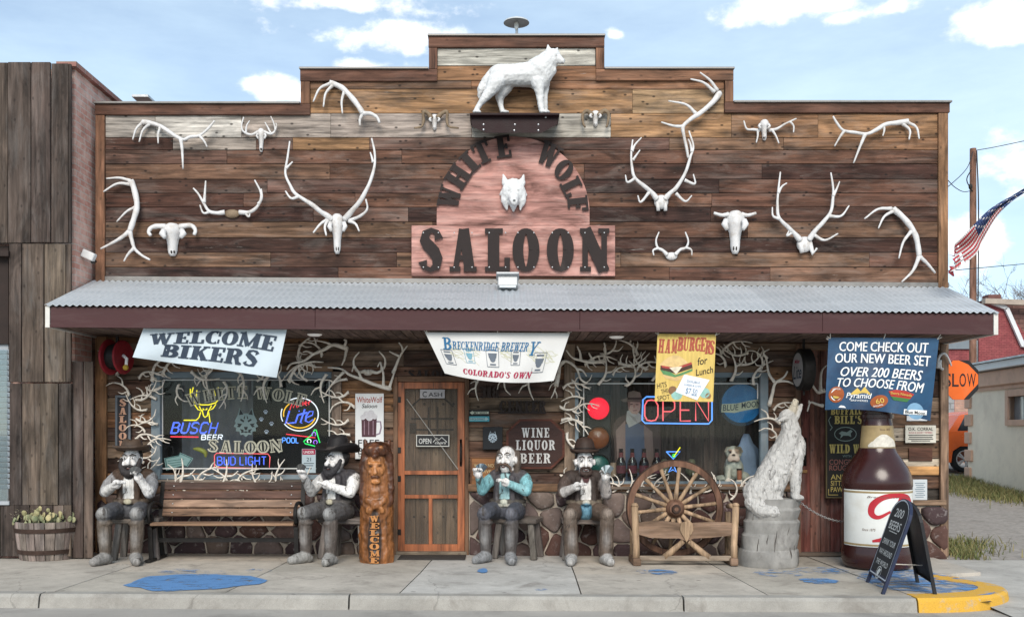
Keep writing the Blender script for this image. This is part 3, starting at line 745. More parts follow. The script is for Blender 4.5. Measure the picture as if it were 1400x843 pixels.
# roofing seen over the left end
mb = MB(); mb.box((xY(161), 1.0, zY(139, 1.0)), (.22, .5, .03)); mb.build('roof_hatch', M('tin', (.4, .4, .4), .4, .2, 9, .1, metal=.7), saloon)

# ---- porch awning: corrugated sheet, fascia, soffit
TILT = -.0077
def at_(x): return TILT*(x-0.2)
AX0, AX1 = -5.20, 5.585; YF = -1.30
zr0, zr1 = 3.42, 2.965
def galv():
    m, nt, N, L, b, out = nodes('galvanised_sheet')
    tc = N('ShaderNodeTexCoord').outputs['Object']
    n = noisen(nt, mapping(nt, tc, (1, 4, 4)), 1.2, 8, .65); n2 = noisen(nt, mapping(nt, tc, (9, 1.2, 1.2)), 3, 6, .7)
    c = mixc(nt, (.58, .61, .64), (.44, .465, .49), mapr(nt, n, .35, .65, 0, 1))
    c = mixc(nt, c, (.24, .2, .17), mapr(nt, n2, .60, .78, 0, .45))
    sx = N('ShaderNodeSeparateXYZ'); L(tc, sx.inputs[0]); wn = N('ShaderNodeTexWhiteNoise'); wn.noise_dimensions = '1D'; L(mathn(nt, 'FLOOR', mathn(nt, 'DIVIDE', sx.outputs[0], .765), 0), wn.inputs['W'])
    c = scalecol(nt, c, mapr(nt, wn.outputs[0], 0, 1, .93, 1.06))
    L(c, b.inputs['Base Color']); b.inputs['Metallic'].default_value = .35; L(mapr(nt, n, .3, .7, .42, .6), b.inputs['Roughness'])
    return m
mb = MB(); per = .0765; n = int((AX1-AX0)/per*6); vs_ = []; fs = []
for i in range(n+1):
    x = AX0+(AX1-AX0)*i/n; dz = .0105*math.sin(2*math.pi*x/per)
    for (y, z) in ((YF-.05, zr1-.016), (-.03, zr0)): vs_.append((x, y, z+dz+at_(x)))
for i in range(n): fs.append((2*i, 2*i+2, 2*i+3, 2*i+1))
mb.add(vs_, fs); mb.add([(v[0], v[1], v[2]-.004) for v in vs_], [f[::-1] for f in fs])
mb.add([vs_[2*i] for i in range(n+1)]+[(vs_[2*i][0], vs_[2*i][1], vs_[2*i][2]-.004) for i in range(n+1)], [(i, n+1+i, n+2+i, i+1) for i in range(n)])
o = mb.build('awning_roof', galv(), saloon, smooth=True, sharp=50)
mb = MB(); mb.bar((XL, -.012, zr0+.03+at_(XL)), (XR, -.012, zr0+.03+at_(XR)), .06, .02); mb.build('flashing', cap, saloon)
fas = M('maroon_fascia_paint', (.062, .026, .027), .6, .14, 2, .06, 30, stain=(.10, .06, .058), stain_amt=.4, stretch=(.5, 1, 3))
zf0 = 2.70
mb = MB()
for a, b in ((AX0+.05, -2.15), (-2.148, .85), (.852, 3.6), (3.602, AX1-.05)): mb.bar((a, YF, (zf0+zr1-.03)/2+at_(a)), (b, YF, (zf0+zr1-.03)/2+at_(b)), zr1-.03-zf0, .03, bev=.004)
mb.build('fascia', fas, saloon)
mb = MB(); mb.bar((AX0+.05, YF-.022, zf0+.012+at_(AX0)), (AX1-.05, YF-.022, zf0+.012+at_(AX1)), .022, .014); mb.build('fascia_lip', fas, saloon)
whitep = M('chalky_white_paint', (.62, .60, .56), .6, .15, 5, .1, stain=(.3, .27, .24), stain_amt=.4)
for xe in (AX0+.02, AX1-.02):
    mb = MB(); z = at_(xe)
    mb.add([(xe-.025, YF-.02, zf0+z), (xe+.025, YF-.02, zf0+z), (xe+.025, YF-.02, zr1-.03+z), (xe-.025, YF-.02, zr1-.03+z), (xe-.025, .0, zf0+z), (xe+.025, .0, zf0+z), (xe+.025, .0, zr0-.03+z), (xe-.025, .0, zr0-.03+z)],
           [(0, 1, 2, 3), (0, 3, 7, 4), (1, 5, 6, 2), (0, 4, 5, 1), (3, 2, 6, 7)]); mb.build('gable_board', whitep, saloon)
mb = MB(); r = random.Random(3); k = 92
for i in range(k):
    a = AX0+.06+(AX1-AX0-.12)*i/k; b = AX0+.06+(AX1-AX0-.12)*(i+1)/k-.012
    mb.box(((a+b)/2, (YF+.0)/2, zf0+.02+at_((a+b)/2)), (b-a, 1.27, .015), None, jit(srgb(112, 92, 82), r, .06))
mb.box((.2, -.64, zf0+.06), (AX1-AX0-.14, 1.22, .012), (0, -TILT, 0), (.03, .025, .02))
mb.build('soffit', WOOD('soffit_board', 'y', .8, .3, .1, density=20, bump=.2), saloon)
lampw = EMIT('soffit_lamp_glass', (.9, .88, .84), .12)
for px in (430, 843, 1140):
    mb = MB(); c = P(px, 459, -.62); c.z = zf0+.006+at_(c.x)
    mb.lathe([(.0, -.022), (.06, -.018), (.085, -.006), (.09, .004)], c, 24); mb.build('soffit_lamp', lampw, saloon, smooth=True)

# ---- lower front
W1 = (xY(207), xY(466), zY(655), zY(508)); W2 = (xY(780), xY(1050), zY(664), zY(508)); DOOR = (xY(541), xY(638), -.1, zY(516)); BD = (xY(1094), xY(1163), -.1, zY(470))
LOW = [srgb(104, 74, 56), srgb(88, 62, 48), srgb(118, 88, 66), srgb(78, 56, 46), srgb(126, 102, 82), srgb(136, 94, 60)]
mb = MB(); r = random.Random(12); z = zY(671); i = 0
z = zY(668)
while z < 2.9:
    h = [.2, .185, .22, .17][i % 4]; cols = LOW
    if .9 < z < 1.5 and i % 2: cols = LOW+[srgb(178, 162, 142)]
    row_planks(mb, XL+.12, XR-.06, z, z+h, cols, r, .03, .03, .9, 3.2, (W1, W2, DOOR, BD)); z += h; i += 1
for (a, b, z0, z1) in ((XL, W1[0], .6, 2.9), (W1[1], DOOR[0], .6, 2.9), (DOOR[1], W2[0], .6, 2.9), (W2[1], BD[0], 0, 2.9), (BD[1], XR, .6, 2.9), (XL, XR, W1[3]+.02, 2.9), (W1[0], W1[1], .6, W1[2]), (W2[0], W2[1], .6, W2[2])):
    mb.box(((a+b)/2, .09, (z0+z1)/2), (b-a, .05, z1-z0), None, (.025, .02, .016, .5))
mb.build('lower_wall', WALLX, saloon)
# posts and mouldings
def post(px0, px1, py0, py1, col, Y=0.0, th=.05, nm='post'):
    mb = MB(); a = P(px0, py1); b = P(px1, py0); mb.box(((a.x+b.x)/2, Y+.03-th/2-.01, (a.z+b.z)/2), (b.x-a.x, th, b.z-a.z), None, (*col, rnd.random()), None, .005)
    mb.build(nm, TRIMZ if (b.z-a.z) > (b.x-a.x) else TRIMX, saloon)
post(131, 146, 460, 760, srgb(150, 112, 80)); post(1285, 1296, 470, 760, srgb(128, 104, 86)); post(771, 786, 470, 670, srgb(128, 110, 94)); post(454, 467, 508, 668, srgb(120, 104, 92), th=.07)
post(146, 540, 663, 674, srgb(110, 84, 66), th=.08, nm='rail'); post(640, 1094, 661, 671, srgb(120, 92, 70), th=.08, nm='rail'); post(146, 1285, 469, 478, srgb(120, 100, 84), th=.04, nm='rail'); post(1163, 1292, 683, 690, srgb(120, 98, 80), th=.07, nm='rail')
post(781, 1052, 500, 509, srgb(132, 110, 90), th=.06, nm='rail'); post(203, 455, 500, 508, srgb(120, 96, 76), th=.06, nm='rail')
# stone base
def clip(poly, p, n):
    out = []
    for i in range(len(poly)):
        a, b = poly[i], poly[(i+1) % len(poly)]; da = (a[0]-p[0])*n[0]+(a[1]-p[1])*n[1]; db = (b[0]-p[0])*n[0]+(b[1]-p[1])*n[1]
        if da <= 0: out.append(a)
        if da*db < 0: t = da/(da-db); out.append((a[0]+(b[0]-a[0])*t, a[1]+(b[1]-a[1])*t))
    return out
STONE = M('field_stone', attr=True, rough=.85, var=.35, scale=7, bump=.7, bscale=28, stain=(.34, .30, .29), stain_amt=.7, stain_scale=13, stain_cut=.56)
def stones(x0, x1, z0, z1, seed):
    r = random.Random(seed); mb = MB(); pts = []; sx, sz = .33, .21
    nx, nz = max(1, round((x1-x0)/sx)), max(1, round((z1-z0)/sz))
    for j in range(nz):
        for i in range(nx): pts.append((x0+(x1-x0)*(i+.5+(.25 if j % 2 else -.25)+r.uniform(-.34, .34))/nx, z0+(z1-z0)*(j+.5+r.uniform(-.34, .34))/nz))
    pal = [srgb(80, 62, 62), srgb(92, 72, 68), srgb(68, 52, 54), srgb(104, 86, 78), srgb(84, 58, 52), srgb(112, 96, 90)]
    for i, p in enumerate(pts):
        poly = [(x0, z0), (x1, z0), (x1, z1), (x0, z1)]
        for j, q in enumerate(pts):
            if i != j and poly: poly = clip(poly, ((p[0]+q[0])/2, (p[1]+q[1])/2), (q[0]-p[0], q[1]-p[1]))
        if len(poly) < 3: continue
        cx = sum(a for a, _ in poly)/len(poly); cz = sum(b for _, b in poly)/len(poly)
        sm = []                    # rounded corners
        for k in range(len(poly)):
            a, b = poly[k], poly[(k+1) % len(poly)]
            sm += [(lerp(a[0], b[0], t), lerp(a[1], b[1], t)) for t in (.2, .5, .8)]
        c = jit(r.choice(pal), r, .2); n = len(sm); rings = []; d = r.uniform(.03, .075)
        for k, y in ((.93, .0), (.90, -.6*d), (.80, -.9*d), (.5, -d*1.02)):
            rings += [(cx+(a-cx)*k+r.uniform(-.004, .004), y, cz+(b-cz)*k) for a, b in sm]
        rings.append((cx, -d*1.05, cz)); fs = []
        for q in range(3):
            for k in range(n): fs.append((q*n+k, q*n+(k+1) % n, (q+1)*n+(k+1) % n, (q+1)*n+k))
        fs += [(3*n+k, 3*n+(k+1) % n, 4*n) for k in range(n)]
        mb.add(rings, fs, c)
    mb.build('stone_base', STONE, saloon, smooth=True, sharp=55)
mort = M('mortar', (.42, .36, .30), .95, .25, 6, .8, 50, stain=(.2, .17, .15), stain_amt=.5)
for (a, b, t) in ((XL+.02, DOOR[0]-.03, zY(672)), (DOOR[1]+.03, BD[0]-.02, zY(670)), (BD[1]+.02, XR-.01, zY(690))):
    mb = MB(); mb.box(((a+b)/2, .06, t/2-.06), (b-a, .12, t+.1)); mb.build('stone_mortar', mort, saloon); stones(a, b, -.05+gz(a), t-.01, int(a*10))

# ---- windows
FRAME = M('blue_grey_window_paint', (.17, .215, .245), .6, .15, 6, .12, stain=(.32, .3, .28), stain_amt=.35)
TAPE = M('white_line_paint', (.6, .6, .58), .6, .1)
PANE = GLASS('window_glass', .012, dirt=.008)
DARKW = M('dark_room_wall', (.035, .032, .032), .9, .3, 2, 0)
def window(w, fr, lines, depth=1.5, tone=DARKW):
    x0, x1, z0, z1 = w; f = MB(); Y = .02
    for q in ((x0+fr/2, (z0+z1)/2, fr, z1-z0), (x1-fr/2, (z0+z1)/2, fr, z1-z0)): f.box((q[0], Y, q[1]), (q[2], .09, q[3]), None, None, None, .006)
    for zz, h in ((z1-fr*.35, fr*.7), (z0+.03, .06)): f.box(((x0+x1)/2, Y+.003, zz), (x1-x0-2*fr, .085, h), None, None, None, .006)
    fo = f.build('window', FRAME, saloon)
    g = MB(); g.box(((x0+x1)/2, .05, (z0+z1)/2), (x1-x0-2*fr+.01, .006, z1-z0-.07)); g.build('pane', PANE, fo)
    t = MB(); mp = plane(.046)
    for a, b in lines: t.strip([a, b], 1.6, mp, .0008, sides=False)
    t.build('pane_border', TAPE, fo)
    s = MB(); s.box(((x0+x1)/2, -.03, z0-.02), (x1-x0+.06, .14, .035), None, (.16, .13, .11), None, .005); s.build('sill', WOOD('sill_board', 'x', col=(.2, .16, .13)), fo)
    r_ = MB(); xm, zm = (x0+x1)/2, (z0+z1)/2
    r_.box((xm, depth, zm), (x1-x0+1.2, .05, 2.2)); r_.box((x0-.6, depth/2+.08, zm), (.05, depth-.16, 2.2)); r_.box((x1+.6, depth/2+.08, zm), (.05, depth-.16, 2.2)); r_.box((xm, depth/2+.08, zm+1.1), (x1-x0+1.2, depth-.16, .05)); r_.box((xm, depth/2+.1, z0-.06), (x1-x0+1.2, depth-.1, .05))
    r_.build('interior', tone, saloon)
    return fo
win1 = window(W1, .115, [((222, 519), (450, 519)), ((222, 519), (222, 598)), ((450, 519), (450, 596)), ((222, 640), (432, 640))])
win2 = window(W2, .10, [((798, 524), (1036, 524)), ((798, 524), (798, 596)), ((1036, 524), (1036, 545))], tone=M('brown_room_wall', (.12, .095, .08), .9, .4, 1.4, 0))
# curtain and lighter strip seen through the left pane
mb = MB(); n = 26
mb.add([(xY(222)+.95*i/n, .75+.03*math.sin(i*1.3), z) for i in range(n+1) for z in (W1[2]-.02, W1[3])], [(2*i, 2*i+2, 2*i+3, 2*i+1) for i in range(n)]); mb.build('curtain', M('grey_curtain', (.22, .225, .24), .9, .2, 6, 0), saloon, smooth=True)
# a standing display of old photographs and rough boards behind the right pane
mb = MB(); r = random.Random(8)
for i in range(13): mb.box((xY(790)+.17+.19*i, .95, 1.5), (.185, .03, 1.5), None, jit(srgb(108, 86, 74), r, .3))
mb.build('back_boards', WALLZ, saloon)

# painted lettering on the left pane
GILT = M('gilt_letter', (.52, .49, .38), .6, .2, 9, .1); INK = M('dark_pane_paint', (.04, .042, .042), .6, .1)  # dark paint for the letters' inner strokes and the emblem
def pane_text(s, path, h, width):
    a = MB(); mp = plane(.0455)
    slab_text(a, s, 0, 0, h, mp, .001, width, path=path, fat=1.35, mi=0, sides=False); slab_text(a, s, 0, 0, h*.86, plane(.0435), .001, width, path=path, fat=.38, mi=1, sides=False)
    a.build('pane_lettering', [GILT, INK], win1)
def arcpath(x0, x1, yc, sag):
    def f(t):
        u = 2*t-1; x = lerp(x0, x1, t); return x, yc+sag*u*u, math.degrees(math.atan2(2*sag*u, (x1-x0)/2))
    return f
pane_text('WHITE WOLF', arcpath(254, 418, 536, 12), 17, 164)
pane_text('SALOON', arcpath(284, 386, 611, -3), 17, 102)
def wolf_face(mb, cx, cy, w, h, mp, dark, lite, off=0.0):
    """a generic wolf's head, front view, as painted shapes"""
    k = lambda pts: [(cx+x*w/2, cy+y*h/2) for x, y in pts]; mir = lambda pts: [(-x, y) for x, y in pts][::-1]
    half = [(0, -.62), (.22, -.62), (.5, -1), (.66, -.5), (.9, -.1), (.82, .05), (1, .28), (.78, .36), (.82, .6), (.52, .62), (.45, .86), (.22, .82), (0, 1)]
    full = half+[(-x, y) for x, y in half[::-1][1:-1]]
    mb.prism(k(full), mp, .001, None, lite, off, False)
    for f in (lambda p: p, mir):
        for q in ([(.2, -.55), (.46, -.9), (.56, -.5)], [(.12, -.12), (.42, -.26), (.46, -.14), (.2, .0)], [(.3, .1), (.72, .06), (.6, .2), (.74, .3), (.5, .34)], [(.2, .5), (.5, .44), (.36, .6), (.4, .72), (.18, .7)], [(.06, -.5), (.2, -.3), (.1, -.2)]):
            mb.prism(k(f(q)), mp, .001, None, dark, off+.0006, False)
    mb.prism(k([(-.16, .3), (.16, .3), (.1, .48), (0, .54), (-.1, .48)]), mp, .001, None, dark, off+.0006, False)
    mb.prism(k([(-.2, .66), (0, .6), (.2, .66), (0, .72)]), mp, .001, None, dark, off+.0006, False)
TEALG = M('pale_teal_paint', (.23, .30, .29), .6, .15)
mb = MB(); wolf_face(mb, 336, 577, 34, 40, plane(.0455), 1, 0); mb.build('pane_emblem', [TEALG, INK], win1)
PAWW = M('pale_blue_paint', (.45, .52, .6), .6, .1)
mb = MB()
def disc(mb, cx, cy, rx, ry, mp, off=0.0, n=16, rot=0, **kw): mb.prism([(cx+rx*math.cos(2*math.pi*i/n)*math.cos(R(rot))-ry*math.sin(2*math.pi*i/n)*math.sin(R(rot)), cy+rx*math.cos(2*math.pi*i/n)*math.sin(R(rot))+ry*math.sin(2*math.pi*i/n)*math.cos(R(rot))) for i in range(n)], mp, .001, off=off, sides=False, **kw)
for i, (x, y) in enumerate(((363, 563), (357, 573), (371, 579), (364, 590))):
    disc(mb, x, y+1, 2.0, 1.6, plane(.0455))
    for dx, dy in ((-2.4, -.8), (-.9, -2.2), (.9, -2.2), (2.4, -.8)): disc(mb, x+dx, y+dy, .75, .9, plane(.0455))
mb.build('pane_paw_print', PAWW, win1)

# ---- screen door with the old plank door behind it
SCR = WOOD('varnished_screen_wood', 'z', .5, .35, .05, density=20, bump=.25, col=srgb(150, 88, 54), spec=.4)
door = MB()
def px_box(mb, x0, y0, x1, y1, Y, th, col=None, mi=None, bev=.003):
    a = P(x0, y1, Y); b = P(x1, y0, Y); mb.box(((a.x+b.x)/2, Y+th/2, (a.z+b.z)/2), (b.x-a.x, th, b.z-a.z), None, col, mi, bev)
for q in ((544, 522, 553, 753), (625.5, 522, 635, 753)): px_box(door, *q, -.02, .04)
for q in ((553, 522, 625.5, 531), (553, 643, 625.5, 648.5), (553, 676, 625.5, 681), (553, 743.5, 625.5, 753), (586, 681, 591, 743.5)): px_box(door, *q, -.017, .034)
scd = door.build('screen_door', SCR, saloon)
def mesh_screen():
    m, nt, N, L, b, out = nodes('insect_screen'); b.inputs['Base Color'].default_value = (.09, .075, .06, 1); b.inputs['Roughness'].default_value = .7
    t = N('ShaderNodeBsdfTransparent'); mx = N('ShaderNodeMixShader'); mx.inputs[0].default_value = .3; L(t.outputs[0], mx.inputs[1]); L(b.outputs[0], mx.inputs[2]); L(mx.outputs[0], out.inputs[0]); return m
mb = MB(); px_box(mb, 551, 529, 627, 745, .0, .004, bev=0); mb.build('screen', mesh_screen(), scd)
IRON = M('black_iron', (.025, .023, .022), .55, .3, 12, .2, metal=.4)
mb = MB(); mb.tube([P(630, 605, -.05), P(630, 614, -.07), P(630, 624, -.07), P(630, 632, -.05)], .012, 8); px_box(mb, 628.5, 600, 631.5, 637, -.028, .01); mb.build('handle', IRON, scd, smooth=True)
for y in (546, 615, 654, 727): mb = MB(); px_box(mb, 541, y-4, 548, y+4, -.03, .012); mb.build('hinge', IRON, scd)
mb = MB(); mb.tube([P(556, 545, -.03), P(626, 641, -.03)], .006, 6); mb.build('door_spring', M('spring_steel', (.3, .29, .27), .5, .1), scd)
mb = MB(); r = random.Random(4)
for i in range(4): px_box(mb, 548+i*20.5, 524, 568+i*20.5, 757, .07, .04, jit(srgb(150, 124, 98), r, .12))
idr = mb.build('plank_door', WALLZ, saloon)
mb = MB(); mp = plane(.068)
for x in (573, 586, 598, 611):
    if x in (586, 598): mb.strip([(x, 556), (x, 600)], 2.4, mp, .006)
for y in (572, 587): mb.strip([(562, y), (620, y)], 2.6, mp, .008)
mb.strip([(562+58*i/12, 556-18*math.sin(math.pi*i/12)) for i in range(13)], 2.2, mp, .005)
for x in (566, 580, 606, 620): disc(mb, x, 706, 1.6, 1.6, mp, .004); disc(mb, x, 552, 1.8, 1.8, mp, .009)
px_box(mb, 560, 578, 569, 592, .05, .02); mb.build('iron_strap', IRON, idr)
post(538, 544, 515, 758, srgb(110, 84, 66), th=.06, nm='door_jamb'); post(635.5, 641, 515, 758, srgb(110, 84, 66), th=.06, nm='door_jamb'); post(544, 635.5, 514, 521.5, srgb(110, 84, 66), th=.06, nm='door_head'); 
mb = MB(); px_box(mb, 541, 753.5, 638, 758, -.06, .2, (.2, .16, .12)); mb.build('threshold', TRIMX, saloon)
# red-brown back door on the right
mb = MB(); r = random.Random(21)
for i in range(5): px_box(mb, 1094.3+i*13.8, 472, 1107.6+i*13.8, 756, .05, .04, jit([srgb(104, 54, 46), srgb(112, 72, 58), srgb(98, 60, 50)][i % 3], r, .15))
bd = mb.build('side_door', WALLZ, saloon)
mb = MB(); px_box(mb, 1092, 642, 1104, 646, .03, .02); mb.build('door_batten', WOOD('yellow_batten', 'x', col=srgb(150, 112, 70)), bd)
mb = MB(); mb.tube([P(1100, 600, .03), P(1099, 612, 0), P(1099, 624, 0), P(1100, 634, .03)], .018, 8); px_box(mb, 1097, 598, 1103, 636, .03, .018); mb.build('handle', IRON, bd, smooth=True)
post(1087, 1094, 470, 757, srgb(112, 84, 68), th=.06, nm='door_jamb'); post(1162.5, 1168, 472, 757, srgb(112, 84, 68), th=.06, nm='door_jamb')
mb = MB(); px_box(mb, 1092, 755, 1165, 760, -.05, .16, (.12, .09, .07)); mb.build('threshold', TRIMX, saloon)
# plaques of paler wood nailed on the right-hand wall
for q, c in (((1240, 637, 1284, 649), (*srgb(176, 132, 86), .3)), ((1171, 637, 1205, 649), (*srgb(170, 130, 86), .7)), ((1243, 612, 1275, 630), (*srgb(84, 56, 46), .2))): mb = MB(); px_box(mb, *q, .0, .02, c); mb.build('patch_board', TRIMX, saloon)
# ================================================================== UPPER FRONT
WHITE = M('white_gloss_paint', (.64, .635, .63), .5, .10, 9, .25, 24, stain=(.42, .39, .36), stain_amt=.35, stain_scale=6, stain_cut=.56)
BONE = M('sprayed_white_bone', (.63, .615, .61), .55, .12, 14, .3, 30, stain=(.38, .32, .265), stain_amt=.6, stain_scale=6, stain_cut=.5)
SOCK = M('dark_hollow', (.075, .065, .058), .9, .4, 20)
HORN = M('brown_horn', (.20, .145, .095), .6, .35, 12, .5, 40)
def antler(mb, beams, bulge=.12, y0=-.05, col=None):
    """beams: (list of px points, radius at the root in px, radius at the tip in px)"""
    for pts, r0, r1 in beams:
        n = len(pts); q = []
        for i, (x, y) in enumerate(pts): q.append((x, y))
        c = catmull([(x, y, 0) for x, y in q], 6); m = len(c)
        # depth: how far the beam stands off the wall, set by height along the rack
        P3 = []; rad = []
        for i, v in enumerate(c):
            t = i/(m-1); ds = (abs(v.x-anchor[0])+abs(v.y-anchor[1]))/90
            P3.append(P(v.x, v.y, y0-bulge*math.sin(min(1.5, ds)*1.6)*.8)); rad.append(.82*lerp(r0, r1, t**.7)/108*(1+.06*math.sin(t*23)))
        mb.tube(P3, rad, 9, col)
anchor = (0, 0)
def wall_antlers(name, label, cat, beams, a, bulge=.12, group=None, mats=None, bases=None):
    global anchor; anchor = a
    loc = P(a[0], a[1], -.03)
    if bases is None:
        mb = MB(); antler(mb, beams, bulge); mb.tube([P(a[0], a[1], .0), P(a[0], a[1], -.06)], [.03, .02], 8)
        return tag(mb.build(name, mats or BONE, smooth=True, origin=loc), label, cat, group)
    t = thing(name, label, cat, loc, 0, group)
    for bs in beams:
        mb = MB(); antler(mb, bs, bulge); mb.build('antler', mats or BONE, t, True, origin=loc)
    return t
SHED = 'single antlers on the upper front'; RACK = 'racks of antlers on the upper front'
wall_antlers('antler', 'single white antler lying level near the upper left corner, long tine hanging down', 'antler', [
  ([(194, 167), (205, 168), (220, 173), (247, 190), (260, 187), (273, 185), (285, 175), (293, 165)], 4.6, 1.6), ([(247, 190), (249, 208), (250, 231)], 3.6, 1.3), ([(272, 185), (279, 193), (283, 201)], 2.8, 1.2),
  ([(195, 167), (186, 176), (181, 191)], 3, 1.1), ([(205, 169), (195, 178), (190, 194)], 3, 1.1), ([(219, 174), (216, 183), (216, 196)], 2.8, 1.1)], (197, 167), group=SHED)
wall_antlers('antler', 'upright single white antler at the left edge of the front, forked foot, base up', 'antler', [
  ([(178, 246), (183, 258), (187, 280), (183, 298), (177, 316)], 5.2, 4.4), ([(178, 247), (163, 243), (145, 244)], 3.2, 1.2), ([(179, 252), (160, 251), (141, 262)], 3.4, 1.2), ([(185, 283), (173, 289), (159, 303)], 3, 1.1),
  ([(177, 316), (165, 325), (151, 333), (137, 340)], 4.2, 1.4), ([(177, 316), (180, 328), (184, 340), (194, 349), (205, 355)], 4.2, 1.6), ([(183, 339), (175, 347), (169, 357)], 3.2, 1.2)], (179, 250), group=SHED)
wall_antlers('antler', 'single curved white antler high on the middle step, left of the wolf statue', 'antler', [
  ([(450, 113), (460, 116), (470, 122), (483, 136), (491, 147), (496, 155)], 4.6, 4.4), ([(496, 155), (506, 155), (515, 160), (519, 168)], 4.2, 2), ([(496, 155), (492, 163), (492, 172)], 3.4, 1.6),
  ([(452, 114), (437, 121), (428, 139)], 3.2, 1.2), ([(455, 116), (445, 128), (442, 146)], 3.2, 1.2), ([(471, 124), (467, 138), (468, 155)], 3.2, 1.2)], (452, 114), group=SHED)
wall_antlers('antler', 'tall single white antler hung above the heart-shaped rack right of the arch', 'antler', [
  ([(984, 127), (975, 139), (958, 154), (944, 163), (934, 173), (935, 185), (939, 203), (941, 216)], 5.2, 2), ([(981, 124), (971, 110), (957, 99)], 3.4, 1.2), ([(977, 126), (962, 113), (944, 108)], 3.4, 1.2),
  ([(952, 156), (938, 143), (914, 138)], 3.4, 1.2), ([(935, 173), (921, 172), (904, 167)], 3.4, 1.2)], (984, 127), group=SHED)
wall_antlers('antler', 'single white antler lying level near the upper right corner, long tine hanging down', 'antler', [
  ([(1242, 166), (1226, 168), (1211, 170), (1197, 178), (1185, 183), (1168, 181), (1153, 178), (1145, 169), (1139, 159)], 4.8, 1.6), ([(1240, 167), (1253, 174), (1257, 190)], 3.2, 1.2), ([(1234, 169), (1244, 178), (1243, 191)], 3.2, 1.2),
  ([(1208, 171), (1209, 178), (1207, 186)], 2.8, 1.1), ([(1183, 183), (1176, 200), (1167, 223)], 3.6, 1.2), ([(1155, 178), (1148, 188), (1141, 200)], 3, 1.1)], (1240, 167), group=SHED)
wall_antlers('antler', 'single white antler slanting down at the lower right end of the front', 'antler', [
  ([(1221, 285), (1234, 296), (1245, 309), (1252, 322), (1255, 335), (1257, 350)], 5, 4.2), ([(1257, 350), (1268, 360), (1279, 373)], 3.8, 1.6), ([(1257, 350), (1248, 370), (1233, 385)], 4, 1.3),
  ([(1219, 285), (1200, 286), (1182, 299)], 3.4, 1.2), ([(1222, 288), (1209, 296), (1201, 312)], 3.4, 1.2), ([(1246, 316), (1235, 331), (1229, 353)], 3.4, 1.2)], (1222, 286), group=SHED)
# racks
t = wall_antlers('antler_rack', 'white pair of antlers on a brown skull plate, left, above the ram skull', 'antlers', [
  [([(307, 290), (296, 291), (285, 288), (277, 275), (271, 265), (264, 257)], 4, 1.3), ([(279, 277), (280, 263), (281, 247)], 3, 1.2), ([(288, 289), (278, 291), (273, 280)], 2.6, 1.1)],
  [([(327, 290), (340, 290), (350, 284), (356, 274), (356, 262), (348, 246)], 4, 1.3), ([(353, 279), (358, 270), (357, 258)], 2.8, 1.1), ([(335, 291), (340, 296), (342, 288)], 2.4, 1.1)]], (317, 291), .1, RACK, None, 1)
mb = MB(); mb.ell(P(317, 292, -.03), (.10, .035, .055)); mb.build('skull_plate', HORN, t, True, origin=t.location)
t = wall_antlers('antler_rack', 'big white heart-shaped rack of antlers right of the arched sign', 'antlers', [
  [([(898, 272), (892, 264), (883, 256), (868, 243), (864, 228), (863, 210), (865, 191)], 5, 1.3), ([(864, 207), (868, 198), (877, 188)], 2.8, 1), ([(865, 219), (870, 212), (875, 205)], 2.6, 1), ([(869, 243), (858, 249), (855, 239)], 3, 1), ([(888, 262), (876, 276), (872, 267)], 3, 1)],
  [([(909, 272), (916, 264), (925, 256), (937, 236), (944, 214), (948, 200), (942, 179)], 5, 1.3), ([(946, 208), (944, 197), (941, 190)], 2.6, 1), ([(936, 246), (950, 251), (948, 238)], 3, 1), ([(924, 264), (937, 275), (946, 267)], 3, 1)]], (904, 276), .16, RACK, None, 1)
mb = MB(); mb.ell(P(904, 276, -.04), (.09, .06, .09)); mb.tube([P(899, 276, -.06), P(900, 288, -.07)], [.03, .022], 8); mb.tube([P(909, 276, -.06), P(910, 288, -.07)], [.03, .022], 8); mb.build('skull_plate', BONE, t, True, origin=t.location)
t = wall_antlers('antler_rack', 'small white pair of spread antlers just right of the N of the big sign', 'antlers', [
  [([(912, 348), (906, 342), (899, 338), (897, 328), (901, 317)], 3.4, 1.1), ([(900, 339), (893, 342), (894, 349)], 2.4, 1)], [([(923, 348), (930, 341), (938, 338), (941, 329), (937, 317)], 3.4, 1.1), ([(937, 338), (945, 341), (946, 349)], 2.4, 1)]], (918, 350), .08, RACK, None, 1)
mb = MB(); mb.ell(P(918, 350, -.03), (.075, .04, .05)); mb.build('skull_plate', BONE, t, True, origin=t.location)
t = wall_antlers('antler_rack', 'wide white antler rack with many points, on the right below the small skull', 'antlers', [
  [([(1094, 328), (1086, 319), (1078, 311), (1065, 297), (1063, 280), (1064, 262), (1067, 235)], 5, 1.3), ([(1064, 264), (1069, 255), (1076, 250)], 2.8, 1), ([(1066, 299), (1057, 295), (1056, 283)], 3, 1), ([(1084, 317), (1076, 322), (1079, 315)], 2.6, 1.2)],
  [([(1106, 328), (1114, 316), (1126, 303), (1136, 289), (1139, 270), (1139, 255), (1136, 236)], 5, 1.3), ([(1139, 268), (1144, 258), (1148, 248)], 3, 1), ([(1133, 295), (1150, 295), (1161, 281)], 3.2, 1.1), ([(1113, 321), (1128, 328), (1146, 319)], 3.2, 1.1)]], (1100, 333), .16, RACK, None, 1)
mb = MB(); mb.ell(P(1100, 334, -.04), (.1, .06, .1)); mb.tube([P(1094, 332, -.06), P(1097, 345, -.08)], [.04, .03], 8); mb.tube([P(1107, 332, -.06), P(1112, 347, -.09), P(1117, 339, -.1)], [.035, .015], 8); mb.build('skull_plate', BONE, t, True, origin=t.location)

